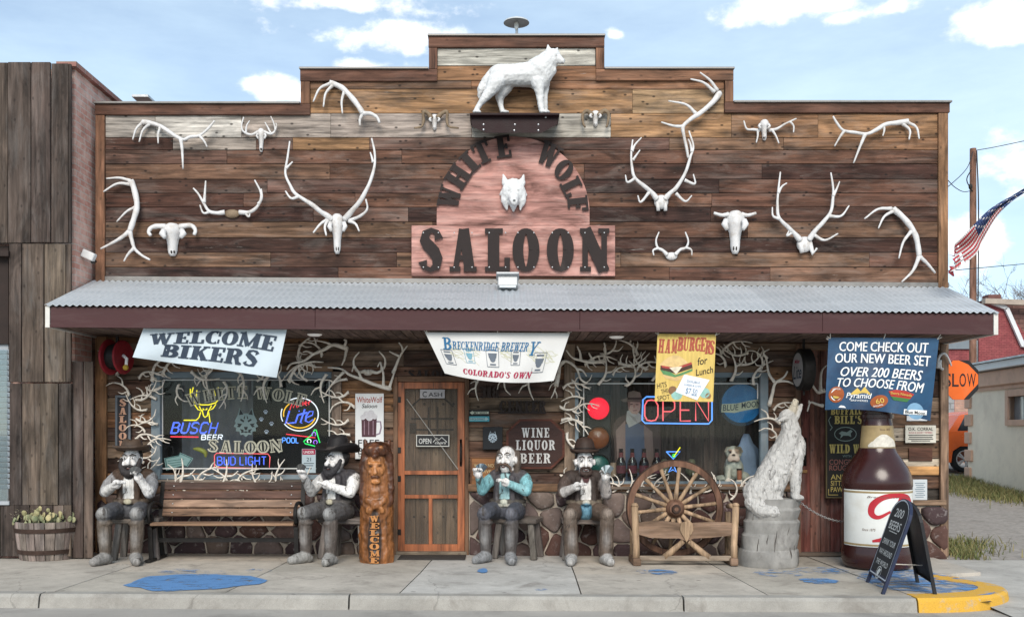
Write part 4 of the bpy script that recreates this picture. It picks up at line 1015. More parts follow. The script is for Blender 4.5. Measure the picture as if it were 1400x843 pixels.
def skull(cx, top, bot, w, t, depth=.35, Y=-.02):
    """cattle/elk type skull hanging nose down"""
    h = bot-top; prof = [(0, .22), (.05, .36), (.14, .47), (.27, .50), (.36, .42), (.5, .31), (.68, .25), (.82, .24), (.93, .20), (1, .12)]
    mb = MB(); n = 12; vs_ = []
    for a, k in prof:
        for i in range(n+1):
            th = math.pi*i/n; rx = k*w; x = cx+rx*math.cos(th); d = (.75*k+.1)*w*2/108*depth*1.6
            v = P(x, top+a*h, Y); v.y -= d*math.sin(th)*(1 if a < .4 else .9); vs_.append(v)
    m = n+1; fs = [(j*m+i, j*m+i+1, (j+1)*m+i+1, (j+1)*m+i) for j in range(len(prof)-1) for i in range(n)]
    fs += [tuple(range(n, -1, -1)), tuple((len(prof)-1)*m+i for i in range(n+1))]
    mb.add(vs_, fs)
    for s_ in (-1, 1): mb.tube([P(cx+s_*w*.44, top+.2*h, Y-.1*w/20), P(cx+s_*w*.53, top+.3*h, Y-.12*w/20), P(cx+s_*w*.40, top+.42*h, Y-.14*w/20)], [.03*w/22, .035*w/22, .02*w/22], 7)
    mb.build('skull', BONE, t, True, origin=t.location)
    for s_ in (-1, 1):
        e = MB(); e.ell(P(cx+s_*w*.42, top+.3*h, Y-.105*w/20), (.075*w/108, .03, .10*w/108)); e.build('eye_socket', SOCK, t, True, origin=t.location)
        e = MB(); e.ell(P(cx+s_*w*.07, top+.87*h, Y-.115*w/20), (.035*w/108, .03, .10*w/108*h/w*.5)); e.build('nostril', SOCK, t, True, origin=t.location)
SK = 'animal skulls on the upper front'
def antlered(label, cx, top, bot, w, racks, a, bulge=.1, mats=None, cat='skull', group=SK):
    t = wall_antlers('antlered_skull', label, cat, racks, a, bulge, group, mats, 1); skull(cx, top, bot, w, t); return t
antlered('large white elk skull with tall sweeping antlers, left of the arched sign', 461, 293, 347, 20, [
  [([(453, 300), (446, 294), (438, 289), (427, 280), (416, 273), (403, 264), (397, 254), (390, 237), (393, 215), (396, 193)], 5.4, 1.4), ([(409, 268), (398, 271), (390, 261)], 3.2, 1.2), ([(449, 299), (438, 306), (428, 318)], 3.4, 1.2), ([(448, 301), (444, 310), (446, 322)], 3.2, 1.4), ([(391, 230), (395, 226), (400, 221)], 2.6, 1.2)],
  [([(471, 300), (481, 288), (492, 275), (501, 259), (507, 245), (512, 226), (512, 208), (508, 189)], 5.4, 1.4), ([(477, 302), (494, 294), (502, 285), (500, 272)], 3.4, 1.2), ([(477, 302), (486, 306), (491, 316)], 3.2, 1.3), ([(510, 222), (508, 214), (506, 208)], 2.6, 1.1)]], (461, 300), .22)
antlered('small white deer skull with branching antlers near the upper left', 357, 176, 208, 11, [
  [([(353, 180), (343, 184), (333, 180), (330, 172), (333, 160)], 2.6, 1), ([(336, 182), (337, 172), (341, 165)], 2, .9)], [([(361, 180), (370, 183), (376, 178), (374, 168), (370, 159)], 2.6, 1), ([(370, 182), (366, 174), (362, 167)], 2, .9), ([(376, 178), (378, 172), (377, 168)], 1.8, .9)]], (357, 180), .08)
antlered('small white skull with low spread antlers near the upper right', 1045, 164, 192, 13, [
  [([(1039, 178), (1030, 177), (1021, 176), (1017, 165)], 3, 1.1), ([(1036, 178), (1036, 186), (1034, 195)], 2.4, 1)], [([(1051, 178), (1062, 176), (1074, 169), (1089, 162)], 3, 1.2), ([(1080, 166), (1085, 172), (1085, 181)], 2.2, 1), ([(1056, 178), (1061, 186), (1065, 196)], 2.4, 1)]], (1045, 178), .07)
antlered('tiny white skull with curling brown horns left of the wolf shelf', 594, 157, 178, 12, [
  [([(590, 162), (585, 155), (579, 153), (579, 165), (576, 173), (566, 175)], 4.6, 1.4)], [([(598, 161), (604, 155), (611, 153), (611, 165), (614, 173), (627, 175)], 4.6, 1.4)]], (594, 162), .12, HORN)
antlered('tiny white skull with thick brown horns right of the wolf shelf', 814, 152, 173, 13, [
  [([(810, 158), (803, 152), (797, 156), (797, 167), (800, 174)], 4.6, 1.6)], [([(818, 158), (826, 151), (832, 156), (831, 167), (829, 174)], 4.6, 1.6)]], (814, 158), .12, HORN)
t = thing('ram_skull', 'broad white ram skull with short curled horns, lower left of the front', 'skull', P(235, 312, -.03), 0, SK)
skull(236, 306, 350, 27, t)
for s_, pts in ((-1, [(226, 310), (216, 309), (207, 311), (203, 317), (206, 322)]), (1, [(246, 310), (256, 308), (263, 309), (267, 315), (265, 321)])):
    mb = MB(); anchor = (236, 312); antler(mb, [(pts, 5.2, 2.6)], .12); mb.build('horn', BONE, t, True, origin=t.location)
t = thing('cow_skull', 'long white cow skull with straight horns, right of the sign', 'skull', P(1005, 294, -.03), 0, SK)
skull(1005, 289, 347, 27, t)
for s_ in (-1, 1):
    mb = MB(); anchor = (1005, 294); antler(mb, [([(1005+s_*9, 293), (1005+s_*18, 294), (1005+s_*29, 291)], 4.2, 2.2)], .1); mb.build('horn', BONE, t, True, origin=t.location)

# ---- the big sign: arched board over a long board, raised letters
SIGNW = WOOD('pink_washed_sign_wood', 'x', .8, .5, .55, (.50, .37, .33), 14, .35, col=srgb(166, 122, 113), spec=.1)
sg = thing('saloon_sign', 'pink-washed arched wooden sign with raised dark letters on a long board', 'sign', P(702, 378, -.02))
O = sg.location
mb = MB(); px_box(mb, 562.5, 308, 841, 377, -.05, .05, None, None, .004); mb.build('long_board', SIGNW, sg, origin=O)
mb = MB(); mb.prism([(597, 307.5), (806, 307.5), (806, 291)]+[(701.5+104.5*math.cos(R(a)), 291-104.5*math.sin(R(a))) for a in range(4, 177, 4)]+[(597, 291)], plane(0), .04); mb.build('arched_board', SIGNW, sg, origin=O)
LET = M('dark_brown_letter_paint', (.024, .017, .016), .55, .25, 8, .15, stain=(.12, .10, .09), stain_amt=.25, stain_cut=.6, spec=.15)
for ch, x, w in (('S', 589, 31), ('A', 633, 37), ('L', 680, 34), ('O', 719, 33), ('O', 766, 33), ('N', 813, 40)):
    mb = MB(); slab_letter(mb, ch, x, 341.5, 58, plane(-.054), .032, w, 0, fat=1.18); ob = mb.build('letter', LET, sg, origin=O)
    mb = MB()
    for dx, dy in ((-.33, -.42), (.33, -.42), (.33, .42), (-.33, .42)): mb.ell(P(x+dx*w, 341.5+dy*56, -.088), (.009, .004, .009), n=8, k=5)
    mb.build('bolt', M('zinc_bolt', (.45, .45, .46), .4, .1, metal=.8), ob, origin=O)
for ch, x, y, rot, h in (('W', 614, 269, -77, 29), ('H', 626, 241, -57, 30), ('I', 642, 221, -43, 29), ('T', 659, 208, -25, 30), ('E', 688, 200, -8, 30), ('W', 751, 211, 26, 31), ('O', 771, 232, 38, 29), ('L', 782, 255, 64, 28), ('F', 790, 278, 84, 28)):
    mb = MB(); slab_letter(mb, ch, x, y, h, plane(-.043), .03, {'W': 30, 'H': 27, 'I': 17, 'T': 23, 'E': 21, 'O': 21, 'L': 21, 'F': 21}[ch], rot, fat=1.05); mb.build('letter', LET, sg, origin=O)
PAINTED = M('carved_paint', attr=True, rough=.6, var=.18, scale=14, bump=.35, bscale=45)
SNOW = (.63, .63, .63)
b = Blob(); px = lambda x, y, Y: P(x, y, Y)
b.ell(px(702, 262, -.10), (.15, .10, .17), SNOW); b.cap(px(702, 268, -.16), px(703, 276, -.25), .075, .045, SNOW); b.ell(px(703, 274, -.285), (.02, .016, .014), (.02, .02, .02))
for s_ in (-1, 1):
    b.cap(px(702+s_*11, 250, -.11), px(702+s_*14, 239, -.10), .05, .012, SNOW); b.ell(px(702+s_*5.5, 259.5, -.187), (.018, .012, .008), (.05, .04, .03), (0, s_*.4, 0))
    for k in range(5): b.cap(px(702+s_*12, 262+k*3, -.10), px(702+s_*(18-k*2.2), 266+k*5, -.08), .05, .014, SNOW)
b.cap(px(702, 276, -.10), px(702, 288, -.09), .07, .015, SNOW)
wh = b.build('wolf_mask', PAINTED, None, .009, 2, P(702, 264, -.045), amp=.006, ascale=26)
tag(wh, 'white sculpted wolf head mounted in the middle of the arched sign', 'wolf mask')

# ---- white wolf on its shelf
sh = thing('wolf_shelf', 'dark maroon riveted ledge under the white wolf statue', 'shelf', P(704, 182, -.02)); O = sh.location
MAR = M('dark_maroon_paint', (.020, .008, .009), .5, .25, 6, .15, spec=.15)
mb = MB(); mb.prism([(643, 156), (764, 156), (762, 170), (740, 181.5), (665, 181.5), (645, 173)], plane(-.0), .35); mb.build('ledge', MAR, sh, origin=O)
mb = MB(); px_box(mb, 642, 154, 765, 157, -.42, .42); mb.build('ledge_top', MAR, sh, origin=O)
for x, y in ((661, 170), (661, 177), (704, 170), (703, 178), (736, 170), (736, 178), (746, 160)): mb = MB(); mb.ell(P(x, y, -.352), (.013, .006, .013), n=10, k=6); mb.build('rivet', M('zinc_bolt', (.45, .45, .46), .4, .1, metal=.8), sh, True, origin=O)
WY = -.22
b = Blob(); q = lambda x, y, d=0: P(x, y, WY+d)
b.chain([q(683, 104), q(700, 103), q(720, 102), q(735, 101)], [.145, .135, .15, .165], SNOW); b.ell(q(737, 105), (.145, .14, .18), SNOW)
b.chain([q(738, 96), q(748, 85, -.02), q(756, 77, -.04)], [.18, .135, .095], SNOW); b.cap(q(757, 78, -.05), q(768, 83, -.08), .078, .042, SNOW); b.cap(q(742, 104, -.02), q(752, 96, -.03), .12, .08, SNOW)
b.ell(q(771, 82, -.09), (.018, .018, .016), (.02, .02, .02)); b.ell(q(769, 86.5, -.10), (.025, .012, .006), (.05, .04, .04))
b.ell(q(760, 75.5, -.125), (.013, .01, .008), (.04, .04, .04))
for (x0, y0, x1, y1, d) in ((750, 73, 749, 60.5, -.08), (759, 72, 762, 65, .02)): b.cap(q(x0, y0, d), q(x1, y1, d), .05, .008, SNOW)
b.chain([q(674, 98), q(665, 110), q(658, 122), q(655, 134, .02)], [.055, .06, .055, .018], SNOW)
b.chain([q(678, 112, -.07), q(669, 126, -.09), q(656, 142, -.08), q(650, 152.5, -.08)], [.115, .07, .036, .034], SNOW); b.ell(q(652, 153, -.1), (.06, .045, .022), SNOW)
b.chain([q(690, 118, .07), q(683, 132, .08), q(684, 142, .08), q(687, 152.5, .08)], [.105, .058, .034, .033], SNOW); b.ell(q(690, 153, .06), (.06, .045, .022), SNOW)
b.chain([q(735, 112, -.08), q(738, 128, -.08), q(739, 142, -.08), q(741, 152.5, -.08)], [.085, .052, .040, .036], SNOW); b.ell(q(743, 153, -.1), (.06, .045, .022), SNOW)
b.chain([q(744, 114, .07), q(744, 130, .07), q(745, 152.5, .07)], [.075, .046, .036], SNOW); b.ell(q(747, 153, .05), (.05, .045, .022), SNOW)
tag(b.build('wolf_statue', PAINTED, None, .012, 4, q(700, 154.5), amp=.006, ascale=34), 'white standing wolf statue on the maroon ledge at the top of the front', 'statue')

# ---- flood lamp on the awning, roof lamp, camera
GREYM = M('grey_cast_metal', (.36, .37, .38), .45, .15, 9, .1, metal=.5)
t = thing('flood_lamp', 'grey floodlight standing on the awning roof below the big sign', 'lamp', P(693, 410, -.35)); O = t.location; Y = -.35
mb = MB(); mb.lathe([(0, 0), (.07, 0), (.07, .03), (.03, .06), (0, .06)], P(691, 410, Y), 18); mb.tube([P(691, 406, Y), P(691, 396, Y)], .016, 8); mb.build('stand', GREYM, t, True, origin=O, sharp=40)
mb = MB(); mb.box(P(694, 386, Y-.02), (.25, .14, .17), (R(-22), 0, 0), None, None, .012); mb.box(P(694, 377.5, Y-.03), (.28, .17, .03), (R(-22), 0, 0), None, None, .006); h = mb.build('lamp_housing', GREYM, t, origin=O)
mb = MB(); mb.box(P(694, 387, Y-.095), (.2, .008, .12), (R(-22), 0, 0)); mb.build('lamp_glass', M('lamp_lens', (.5, .52, .54), .15, .1, bump=0, spec=.6), h, origin=O)
t = thing('roof_lamp', 'round shaded lamp on a thin pole above the parapet', 'lamp', P(706, 50, .5)); O = t.location
c = P(706, 30, .5); mb = MB(); mb.tube([P(706.5, 62, .5), P(706.5, 36, .5)], .018, 8); mb.build('pole', GREYM, t, origin=O)
mb = MB(); mb.lathe([(0, .07), (.025, .065), (.05, .035), (.16, .005), (.17, -.015), (.15, -.01), (.0, .0)], c, 28); mb.build('shade', M('grey_enamel', (.5, .52, .53), .4, .15, 7, .05), t, True, origin=O, sharp=40)
mb = MB(); mb.ell(c+Vector((0, 0, -.05)), (.03, .03, .06)); mb.build('bulb', M('frosted_glass', (.7, .7, .68), .3, .05, bump=0), t, True, origin=O)
t = thing('security_camera', 'small white camera on the brick side wall beside the saloon front', 'camera', P(126, 350, -.25)); O = t.location
mb = MB(); mb.box(P(121, 349, -.3), (.16, .09, .10), (0, R(24), 0), None, None, .01); mb.build('housing', WHITE, t, origin=O)
mb = MB(); mb.tube([P(123, 351, -.3), P(126, 358, -.28), P(130, 357, -.2)], .02, 8); mb.build('bracket', IRON, t, True, origin=O)
# ================================================================== UNDER THE AWNING
# ---- antlers nailed round the windows: a few real shapes, every antler an object
OLDB = M('old_antler', attr=False, col=(.74, .68, .60), rough=.6, var=.25, scale=9, bump=.3, bscale=40, stain=(.30, .22, .15), stain_amt=.55, stain_scale=5, stain_cut=.5)
def shed_mesh(kind):
    """unit antler: root at the origin, main beam running up +z, tines to +x"""
    mb = MB(); r = random.Random(kind*11+3)
    def t3(pts, r0, r1):
        c = catmull([(x, -.10*math.sin(min(1, z*1.1)*2.6)-.02*k, z) for k, (x, z) in enumerate(pts)], 6); mb.tube(c, [r0, r1], 7)
    if kind == 0:     # curved deer antler, three tines
        t3([(0, 0), (-.10, .22), (-.06, .5), (.12, .78), (.34, 1.0)], .055, .016); t3([(-.09, .2), (.06, .3), (.10, .44)], .034, .012); t3([(-.06, .48), (.16, .54), (.3, .68)], .034, .012); t3([(.1, .75), (.08, .92), (.12, 1.06)], .03, .012)
    elif kind == 1:   # fork
        t3([(0, 0), (.05, .3), (.0, .55), (-.14, .8), (-.3, 1.0)], .06, .016); t3([(.02, .5), (.2, .66), (.26, .9)], .042, .013); t3([(.04, .2), (.2, .26), (.3, .4)], .034, .012)
    elif kind == 2:   # long elk beam with many points
        t3([(0, 0), (-.12, .2), (-.18, .45), (-.1, .75), (.05, 1.0)], .05, .015); 
        for z, x, dx, dz in ((.06, -.03, .26, .12), (.22, -.13, .28, .1), (.45, -.18, .3, .14), (.7, -.12, .26, .2)): t3([(x, z), (x+dx*.55, z+dz*.2), (x+dx, z+dz)], .03, .010)
    elif kind == 3:   # two curls
        t3([(0, 0), (.16, .16), (.22, .42), (.12, .7), (-.1, .86)], .055, .015); t3([(.2, .34), (.4, .5), (.42, .74)], .038, .012); t3([(.1, .1), (-.06, .22), (-.08, .36)], .034, .012)
    mb.tube([(0, 0, -.02), (0, -.004, .03)], [.075, .06], 9)
    me = mb.build('antler', OLDB, smooth=True); d = me.data; bpy.data.objects.remove(me); return d
SHEDS = [shed_mesh(k) for k in range(4)]
for d in SHEDS: d.use_fake_user = False
def put_antler(px, py, ang, size, kind, label, group, flip=False, Y=-.05, tip=0):
    o = bpy.data.objects.new('antler', SHEDS[kind]); COL.objects.link(o); p = P(px, py, Y)
    o.matrix_world = Matrix.Translation(p) @ Matrix.Rotation(R(ang), 4, 'Y') @ Matrix.Rotation(R(tip), 4, 'X') @ Matrix.Diagonal((size*(-1 if flip else 1), size, size, 1))
    return tag(o, label, 'antler', group)
def arow(items, text, group):
    for i, it in enumerate(items):
        put_antler(*it[:5], text % ORD[i], group, *it[5:])
# ang: 0 points up, 90 to the right, 180 down, 270 to the left
arow([(160, 512, 340, .36, 1), (176, 540, 300, .34, 3), (150, 500, 20, .34, 0)], '%s pale antler below the red reel in the left porch corner', 'antlers in the left corner')
arow([(190, 516, 70, .32, 0), (213, 545, 285, .3, 1), (186, 546, 68, .34, 0, True), (187, 573, 70, .33, 3), (215, 580, 280, .27, 1), (186, 600, 76, .34, 0), (188, 622, 72, .32, 3), (185, 644, 80, .35, 0, True)], '%s pale antler from the top, down the left frame of the neon window', 'antlers beside the left window')
arow([(222, 512, 60, .42, 2), (262, 508, 120, .36, 1), (290, 500, 200, .34, 1), (322, 506, 150, .38, 0), (352, 520, 15, .3, 3), (384, 528, 345, .30, 1), (395, 520, 60, .5, 2), (430, 500, 250, .4, 2, True), (446, 512, 200, .34, 1)], '%s pale antler from the left in the row over the neon window', 'antlers above the left window')
arow([(232, 668, 5, .36, 3), (240, 668, 30, .38, 1), (270, 664, 30, .36, 0), (298, 666, 35, .36, 1), (322, 668, 48, .4, 2), (346, 664, 60, .36, 3), (384, 668, 350, .36, 0), (402, 662, 60, .3, 1)], '%s white antler from the left standing along the sill of the neon window', 'antlers along the left sill')
arow([(474, 518, 250, .32, 1), (476, 536, 255, .34, 0), (484, 556, 262, .36, 3), (476, 574, 255, .32, 0), (478, 594, 265, .3, 1), (480, 604, 238, .30, 3, True)], '%s pale antler from the top, down the right frame of the neon window', 'antlers beside the left window')
arow([(208, 520, 40, .44, 2), (244, 526, 150, .3, 3), (276, 516, 30, .4, 2, True), (306, 522, 170, .32, 0), (340, 505, 70, .36, 2), (368, 512, 200, .34, 1), (408, 492, 35, .4, 2), (420, 520, 330, .32, 0), (440, 486, 300, .36, 3)], '%s grey antler from the left, second layer above the neon window', 'antlers above the left window')
arow([(800, 498, 80, .4, 2), (822, 484, 40, .34, 3), (846, 496, 75, .4, 2, True), (870, 506, 60, .34, 0), (892, 520, 20, .3, 1), (986, 482, 70, .4, 2), (1010, 498, 60, .36, 2, True), (1040, 505, 330, .34, 3)], '%s grey antler from the left, second layer above the traffic light window', 'antlers above the right window')
arow([(200, 530, 75, .3, 3), (200, 560, 290, .3, 0), (198, 590, 282, .28, 3), (200, 612, 70, .34, 2), (196, 632, 290, .3, 1)], '%s dull antler from the top, second layer left of the neon window', 'antlers beside the left window')
arow([(782, 520, 80, .3, 3), (785, 562, 75, .32, 2), (782, 610, 95, .32, 3), (784, 630, 80, .3, 1)], '%s dull antler from the top, second layer left of the traffic light', 'antlers beside the right window')
arow([(252, 670, 340, .3, 2), (282, 668, 300, .3, 1), (312, 669, 340, .34, 0, True), (338, 670, 300, .3, 3), (364, 668, 330, .36, 2), (392, 668, 300, .3, 1)], '%s pale antler from the left, leaning left along the sill of the neon window', 'antlers along the left sill')
arow([(850, 668, 300, .26, 1), (876, 670, 40, .28, 2), (916, 670, 330, .26, 0), (960, 672, 40, .3, 3), (984, 672, 320, .3, 1)], '%s thin antler from the left, low behind the wagon wheel', 'antlers along the right sill')
anchor = (528, 531)
wall_antlers('antler', 'long pale elk antler lying over the beer mug poster', 'antler', [([(533, 531), (514, 526), (494, 518), (478, 512), (466, 504), (448, 502)], 4, 1.3), ([(532, 530), (536, 518), (539, 508)], 3, 1.1), ([(524, 528), (524, 512), (522, 500)], 3, 1.1), ([(494, 518), (490, 508), (486, 502)], 2.8, 1), ([(470, 508), (458, 520), (452, 527)], 2.8, 1)], (533, 531), .14, 'large antlers on the porch wall', OLDB)
wall_antlers('antler', 'long dull elk antler slanting up to the awning right of the bikers banner', 'antler', [([(474, 476), (456, 471), (444, 477), (428, 484), (415, 493), (398, 497), (392, 505)], 4, 1.3), ([(474, 476), (471, 490), (467, 499)], 3, 1.1), ([(470, 475), (473, 466), (470, 464)], 3, 1.3), ([(455, 472), (446, 468), (432, 465)], 2.8, 1), ([(428, 484), (420, 480), (414, 481)], 2.6, 1)], (474, 476), .14, 'large antlers on the porch wall', OLDB)
t = wall_antlers('antler_rack', 'pale deer rack spread wide above the beer mug poster', 'antlers', [[([(500, 507), (490, 508), (484, 500), (484, 490), (491, 481)], 3.2, 1.1), ([(487, 506), (484, 500), (481, 508)], 2.4, 1)], [([(506, 507), (516, 509), (525, 502), (526, 490), (518, 480)], 3.2, 1.1), ([(522, 505), (520, 495), (516, 501)], 2.4, 1)]], (503, 508), .12, 'large antlers on the porch wall', OLDB, 1)
mb = MB(); mb.ell(P(503, 509, -.03), (.06, .04, .04)); mb.build('skull_plate', OLDB, t, True, origin=t.location)
wall_antlers('antler', 'thin branching antler rising at the upper left of the screen door', 'antler', [([(538, 508), (542, 498), (546, 488), (551, 480), (557, 472)], 3.2, 1.1), ([(547, 487), (538, 483), (532, 480)], 2.4, 1), ([(551, 480), (549, 473), (545, 468)], 2.4, 1)], (538, 508), .1, 'large antlers on the porch wall', OLDB)
arow([(656, 516, 200, .28, 1), (700, 508, 190, .34, 3), (728, 506, 195, .36, 1), (752, 506, 160, .34, 0)], '%s pale antler from the door hanging below the brewery banner', 'antlers under the brewery banner')
wall_antlers('antler', 'thick pale antler curving down right beside the brewery banner', 'antler', [([(760, 528), (764, 510), (766, 497), (776, 494), (788, 503), (794, 518), (803, 524)], 4, 1.3), ([(788, 504), (796, 506), (802, 514)], 2.8, 1), ([(770, 495), (764, 502), (757, 506)], 2.8, 1)], (770, 495), .14, 'large antlers on the porch wall', OLDB)
wall_antlers('antler', 'pale antler with upright points right of the brewery banner', 'antler', [([(828, 493), (810, 495), (793, 492), (782, 488), (774, 478)], 3.8, 1.2), ([(826, 493), (828, 480), (826, 468)], 3, 1.1), ([(812, 494), (807, 486), (805, 482)], 2.6, 1), ([(794, 492), (793, 482), (789, 473)], 2.8, 1)], (827, 493), .14, 'large antlers on the porch wall', OLDB)
arow([(770, 530, 75, .32, 0), (798, 545, 280, .28, 1), (766, 556, 72, .34, 3), (796, 578, 285, .27, 1), (768, 574, 100, .36, 0), (775, 592, 150, .36, 0, True), (767, 650, 45, .34, 3)], '%s pale antler from the top, down the left frame of the traffic light window', 'antlers beside the right window')
arow([(818, 525, 30, .34, 1), (856, 527, 12, .36, 3), (838, 512, 55, .28, 0), (884, 505, 330, .38, 2), (872, 485, 320, .34, 1), (992, 500, 300, .34, 3), (1000, 520, 12, .36, 1), (1030, 525, 20, .36, 0), (1022, 482, 280, .36, 2)], '%s pale antler from the left in the row over the traffic light window', 'antlers above the right window')
arow([(838, 672, 8, .26, 3), (858, 672, 20, .28, 1), (894, 672, 20, .28, 0), (944, 674, 350, .28, 1), (1000, 682, 355, .32, 3), (1014, 666, 40, .30, 0)], '%s pale antler from the left along the sill of the traffic light window', 'antlers along the right sill')
wall_antlers('antler', 'tall pale antler with forked top behind the howling wolf, nearest the window', 'antler', [([(1052, 553), (1056, 538), (1060, 524), (1072, 515), (1077, 507)], 3.8, 1.2), ([(1060, 523), (1052, 512), (1049, 498), (1048, 486)], 3, 1.1), ([(1049, 490), (1044, 482), (1052, 477)], 2.6, 1), ([(1062, 521), (1076, 521), (1086, 525)], 2.8, 1)], (1052, 553), .14, 'large antlers on the porch wall', OLDB)
arow([(1066, 578, 290, .32, 1), (1062, 600, 300, .3, 3), (1058, 560, 60, .3, 0)], '%s pale antler from the top behind the shoulder of the howling wolf', 'antlers behind the wolf')
wall_antlers('antler', 'curved pale antler at the left edge of the blue beer banner', 'antler', [([(1128, 533), (1119, 536), (1112, 528), (1109, 518)], 3.6, 1.2), ([(1122, 535), (1122, 520), (1124, 506), (1132, 498)], 3.2, 1.1)], (1126, 534), .12, 'large antlers on the porch wall', OLDB)
wall_antlers('antler', 'small pale antler hanging below the corner of the blue beer banner', 'antler', [([(1126, 555), (1116, 552), (1108, 550), (1104, 562)], 3, 1.1), ([(1107, 551), (1106, 547)], 2.4, 1)], (1124, 554), .1, 'large antlers on the porch wall', OLDB)
wall_antlers('antler', 'small white antler tip hooked over the right corner post, above the slow sign', 'antler', [([(1282, 503), (1284, 488), (1291, 483), (1297, 490), (1301, 500)], 3, 1.2), ([(1285, 492), (1286, 502), (1290, 505)], 3, 2)], (1284, 500), .12, 'large antlers on the porch wall', BONE)

# ---- cloth banners tied under the fascia
def CLOTH(name, col, var=.08): return M(name, col, .8, var, 1.5, .12, 200, spec=.15)
CORD = M('white_cord', (.6, .58, .54), .8, .1)
def banner(name, label, cat, corners, mat, Y0=-1.24, nu=64, nv=24, wave=.03, sag=0, seed=0):
    """corners in px: top left, top right, bottom right, bottom left; mp maps (u,v)"""
    tl, tr, br, bl = corners
    def uvp(u, v): 
        x = lerp(lerp(tl[0], tr[0], u), lerp(bl[0], br[0], u), v); y = lerp(lerp(tl[1], tr[1], u), lerp(bl[1], br[1], u), v)+sag*4*u*(1-u)*v
        return x, y
    def Yf(u, v): return Y0+wave*(math.sin(u*7+seed)*v+.5*math.sin(u*15+v*4+seed*2)*v-.6*v*math.sin(v*2.6))
    def mp(u, v, off=0): x, y = uvp(u, v); return P(x, y, Yf(u, v)-off)
    t = thing(name, label, cat, mp(.5, 0)); O = t.location
    mb = MB(); vs_ = [mp(i/nu, j/nv, 0) for j in range(nv+1) for i in range(nu+1)]; vs2 = [mp(i/nu, j/nv, -.003) for j in range(nv+1) for i in range(nu+1)]
    fs = [(j*(nu+1)+i, j*(nu+1)+i+1, (j+1)*(nu+1)+i+1, (j+1)*(nu+1)+i) for j in range(nv) for i in range(nu)]
    mb.add(vs_, [f[::-1] for f in fs]); mb.add(vs2, fs)
    mb.build('cloth', mat, t, True, origin=O)
    mb = MB()
    for u in (.0, .5, 1.0):
        p = mp(min(.985, max(.015, u)), .015, .004); q = Vector((p.x+.05*(u-.5), -1.31, zf0+.03+at_(p.x)))
        mb.tube([p, p.lerp(q, .5)+Vector((0, -.01, 0)), q], .0045, 5); mb.tube([p, p+Vector((.09*(u-.45), -.012, .025))], .004, 5)
    mb.build('tie_cord', CORD, t, origin=O)
    return t, mp, O
INKN = M('navy_ink', (.035, .05, .075), .7, .2, 30, 0); INKB = M('blue_ink', (.03, .13, .26), .7, .15, 20, 0); INKR = M('crimson_ink', (.34, .03, .07), .7, .15, 20, 0)
INKK = M('black_ink', (.02, .02, .022), .7, .15, 20, 0); INKW = M('white_ink', (.78, .78, .77), .6, .08, 9, 0); INKT = M('faded_teal_ink', (.16, .31, .38), .7, .15, 20, 0); INKY = M('yellow_ink', (.62, .5, .14), .7, .15, 20, 0); INKO = M('olive_line_ink', (.50, .49, .36), .7, .1, 20, 0); INKRB = M('brick_red_ink', (.36, .085, .055), .7, .2, 20, 0); INKG = M('green_ink', (.08, .20, .08), .7, .2, 20, 0)
# bikers banner
t, mp, O = banner('cloth_banner', 'white cloth banner reading WELCOME BIKERS, hanging askew from the awning', 'banner', ((196, 448), (392, 450), (378, 516), (181, 488)), CLOTH('bluish_white_cloth', (.50, .565, .61)), wave=.035)
W_, H_ = 196, 55
mq = lambda x, y, off=0: mp(x/W_, y/H_, off)
mb = MB()
def wpath(x0, x1, y0, y1, lift): 
    def f(t): x = lerp(x0, x1, t); return x, lerp(y0, y1, t)-lift*math.sin(math.pi*t), math.degrees(math.atan2((y1-y0)-lift*math.pi*math.cos(math.pi*t), x1-x0))
    return f
slab_text(mb, 'WELCOME', 0, 0, 18, mq, .0012, 182, path=wpath(14, 184, 20, 17, 6), off=.005, sides=False, fat=1.0)
slab_text(mb, 'BIKERS', 0, 0, 20, mq, .0012, 138, path=wpath(36, 166, 37, 36, 1), off=.005, sides=False, fat=1.05)
mb.build('lettering', INKN, t, origin=O)
# brewery banner
t, mp, O = banner('cloth_banner', 'white brewery banner with five mug labels, hanging over the screen door', 'banner', ((581, 454), (779, 455), (757, 520), (608, 510)), CLOTH('white_cloth', (.60, .59, .575)), wave=.03, sag=7, seed=2)
W_, H_ = 198, 60
mb = MB(); r = random.Random(2)
for x0, y0, hh, k in ((22, 40, 24, 18), (50, 44, 28, 22), (100, 42, 26, 20), (140, 44, 30, 22), (165, 40, 20, 14)):   # mountain lines
    for j in range(9):
        x = x0+r.uniform(0, 6); y = y0-hh*r.uniform(.5, 1); pts = [(x, y)]
        for _ in range(4): x += r.uniform(2, 7); y += r.uniform(-2.5, 5.5); pts.append((x, min(46, y)))
        mb.strip(pts, .7, mq, .0004, off=.0015, sides=False)
mb.build('mountain_print', INKO, t, origin=O)
mb = MB()
for w_, x, y, h, w in (('B', 25, 15, 17, 13), ('RECKENRIDGE', 66, 17, 11, 68), ('BREWER', 124, 17, 11, 40), ('Y', 152, 19, 17, 14)): slab_text(mb, w_, x, y, h, mq, .0008, w, off=.004, sides=False, skew=.28, fat=.72, gap=.04)
mb.build('lettering', INKB, t, origin=O)
mb = MB(); slab_text(mb, "COLORADO'S OWN", 96, 51, 7.5, mq, .0008, 118, off=.003, sides=False, skew=.35); mb.build('lettering', INKR, t, origin=O)
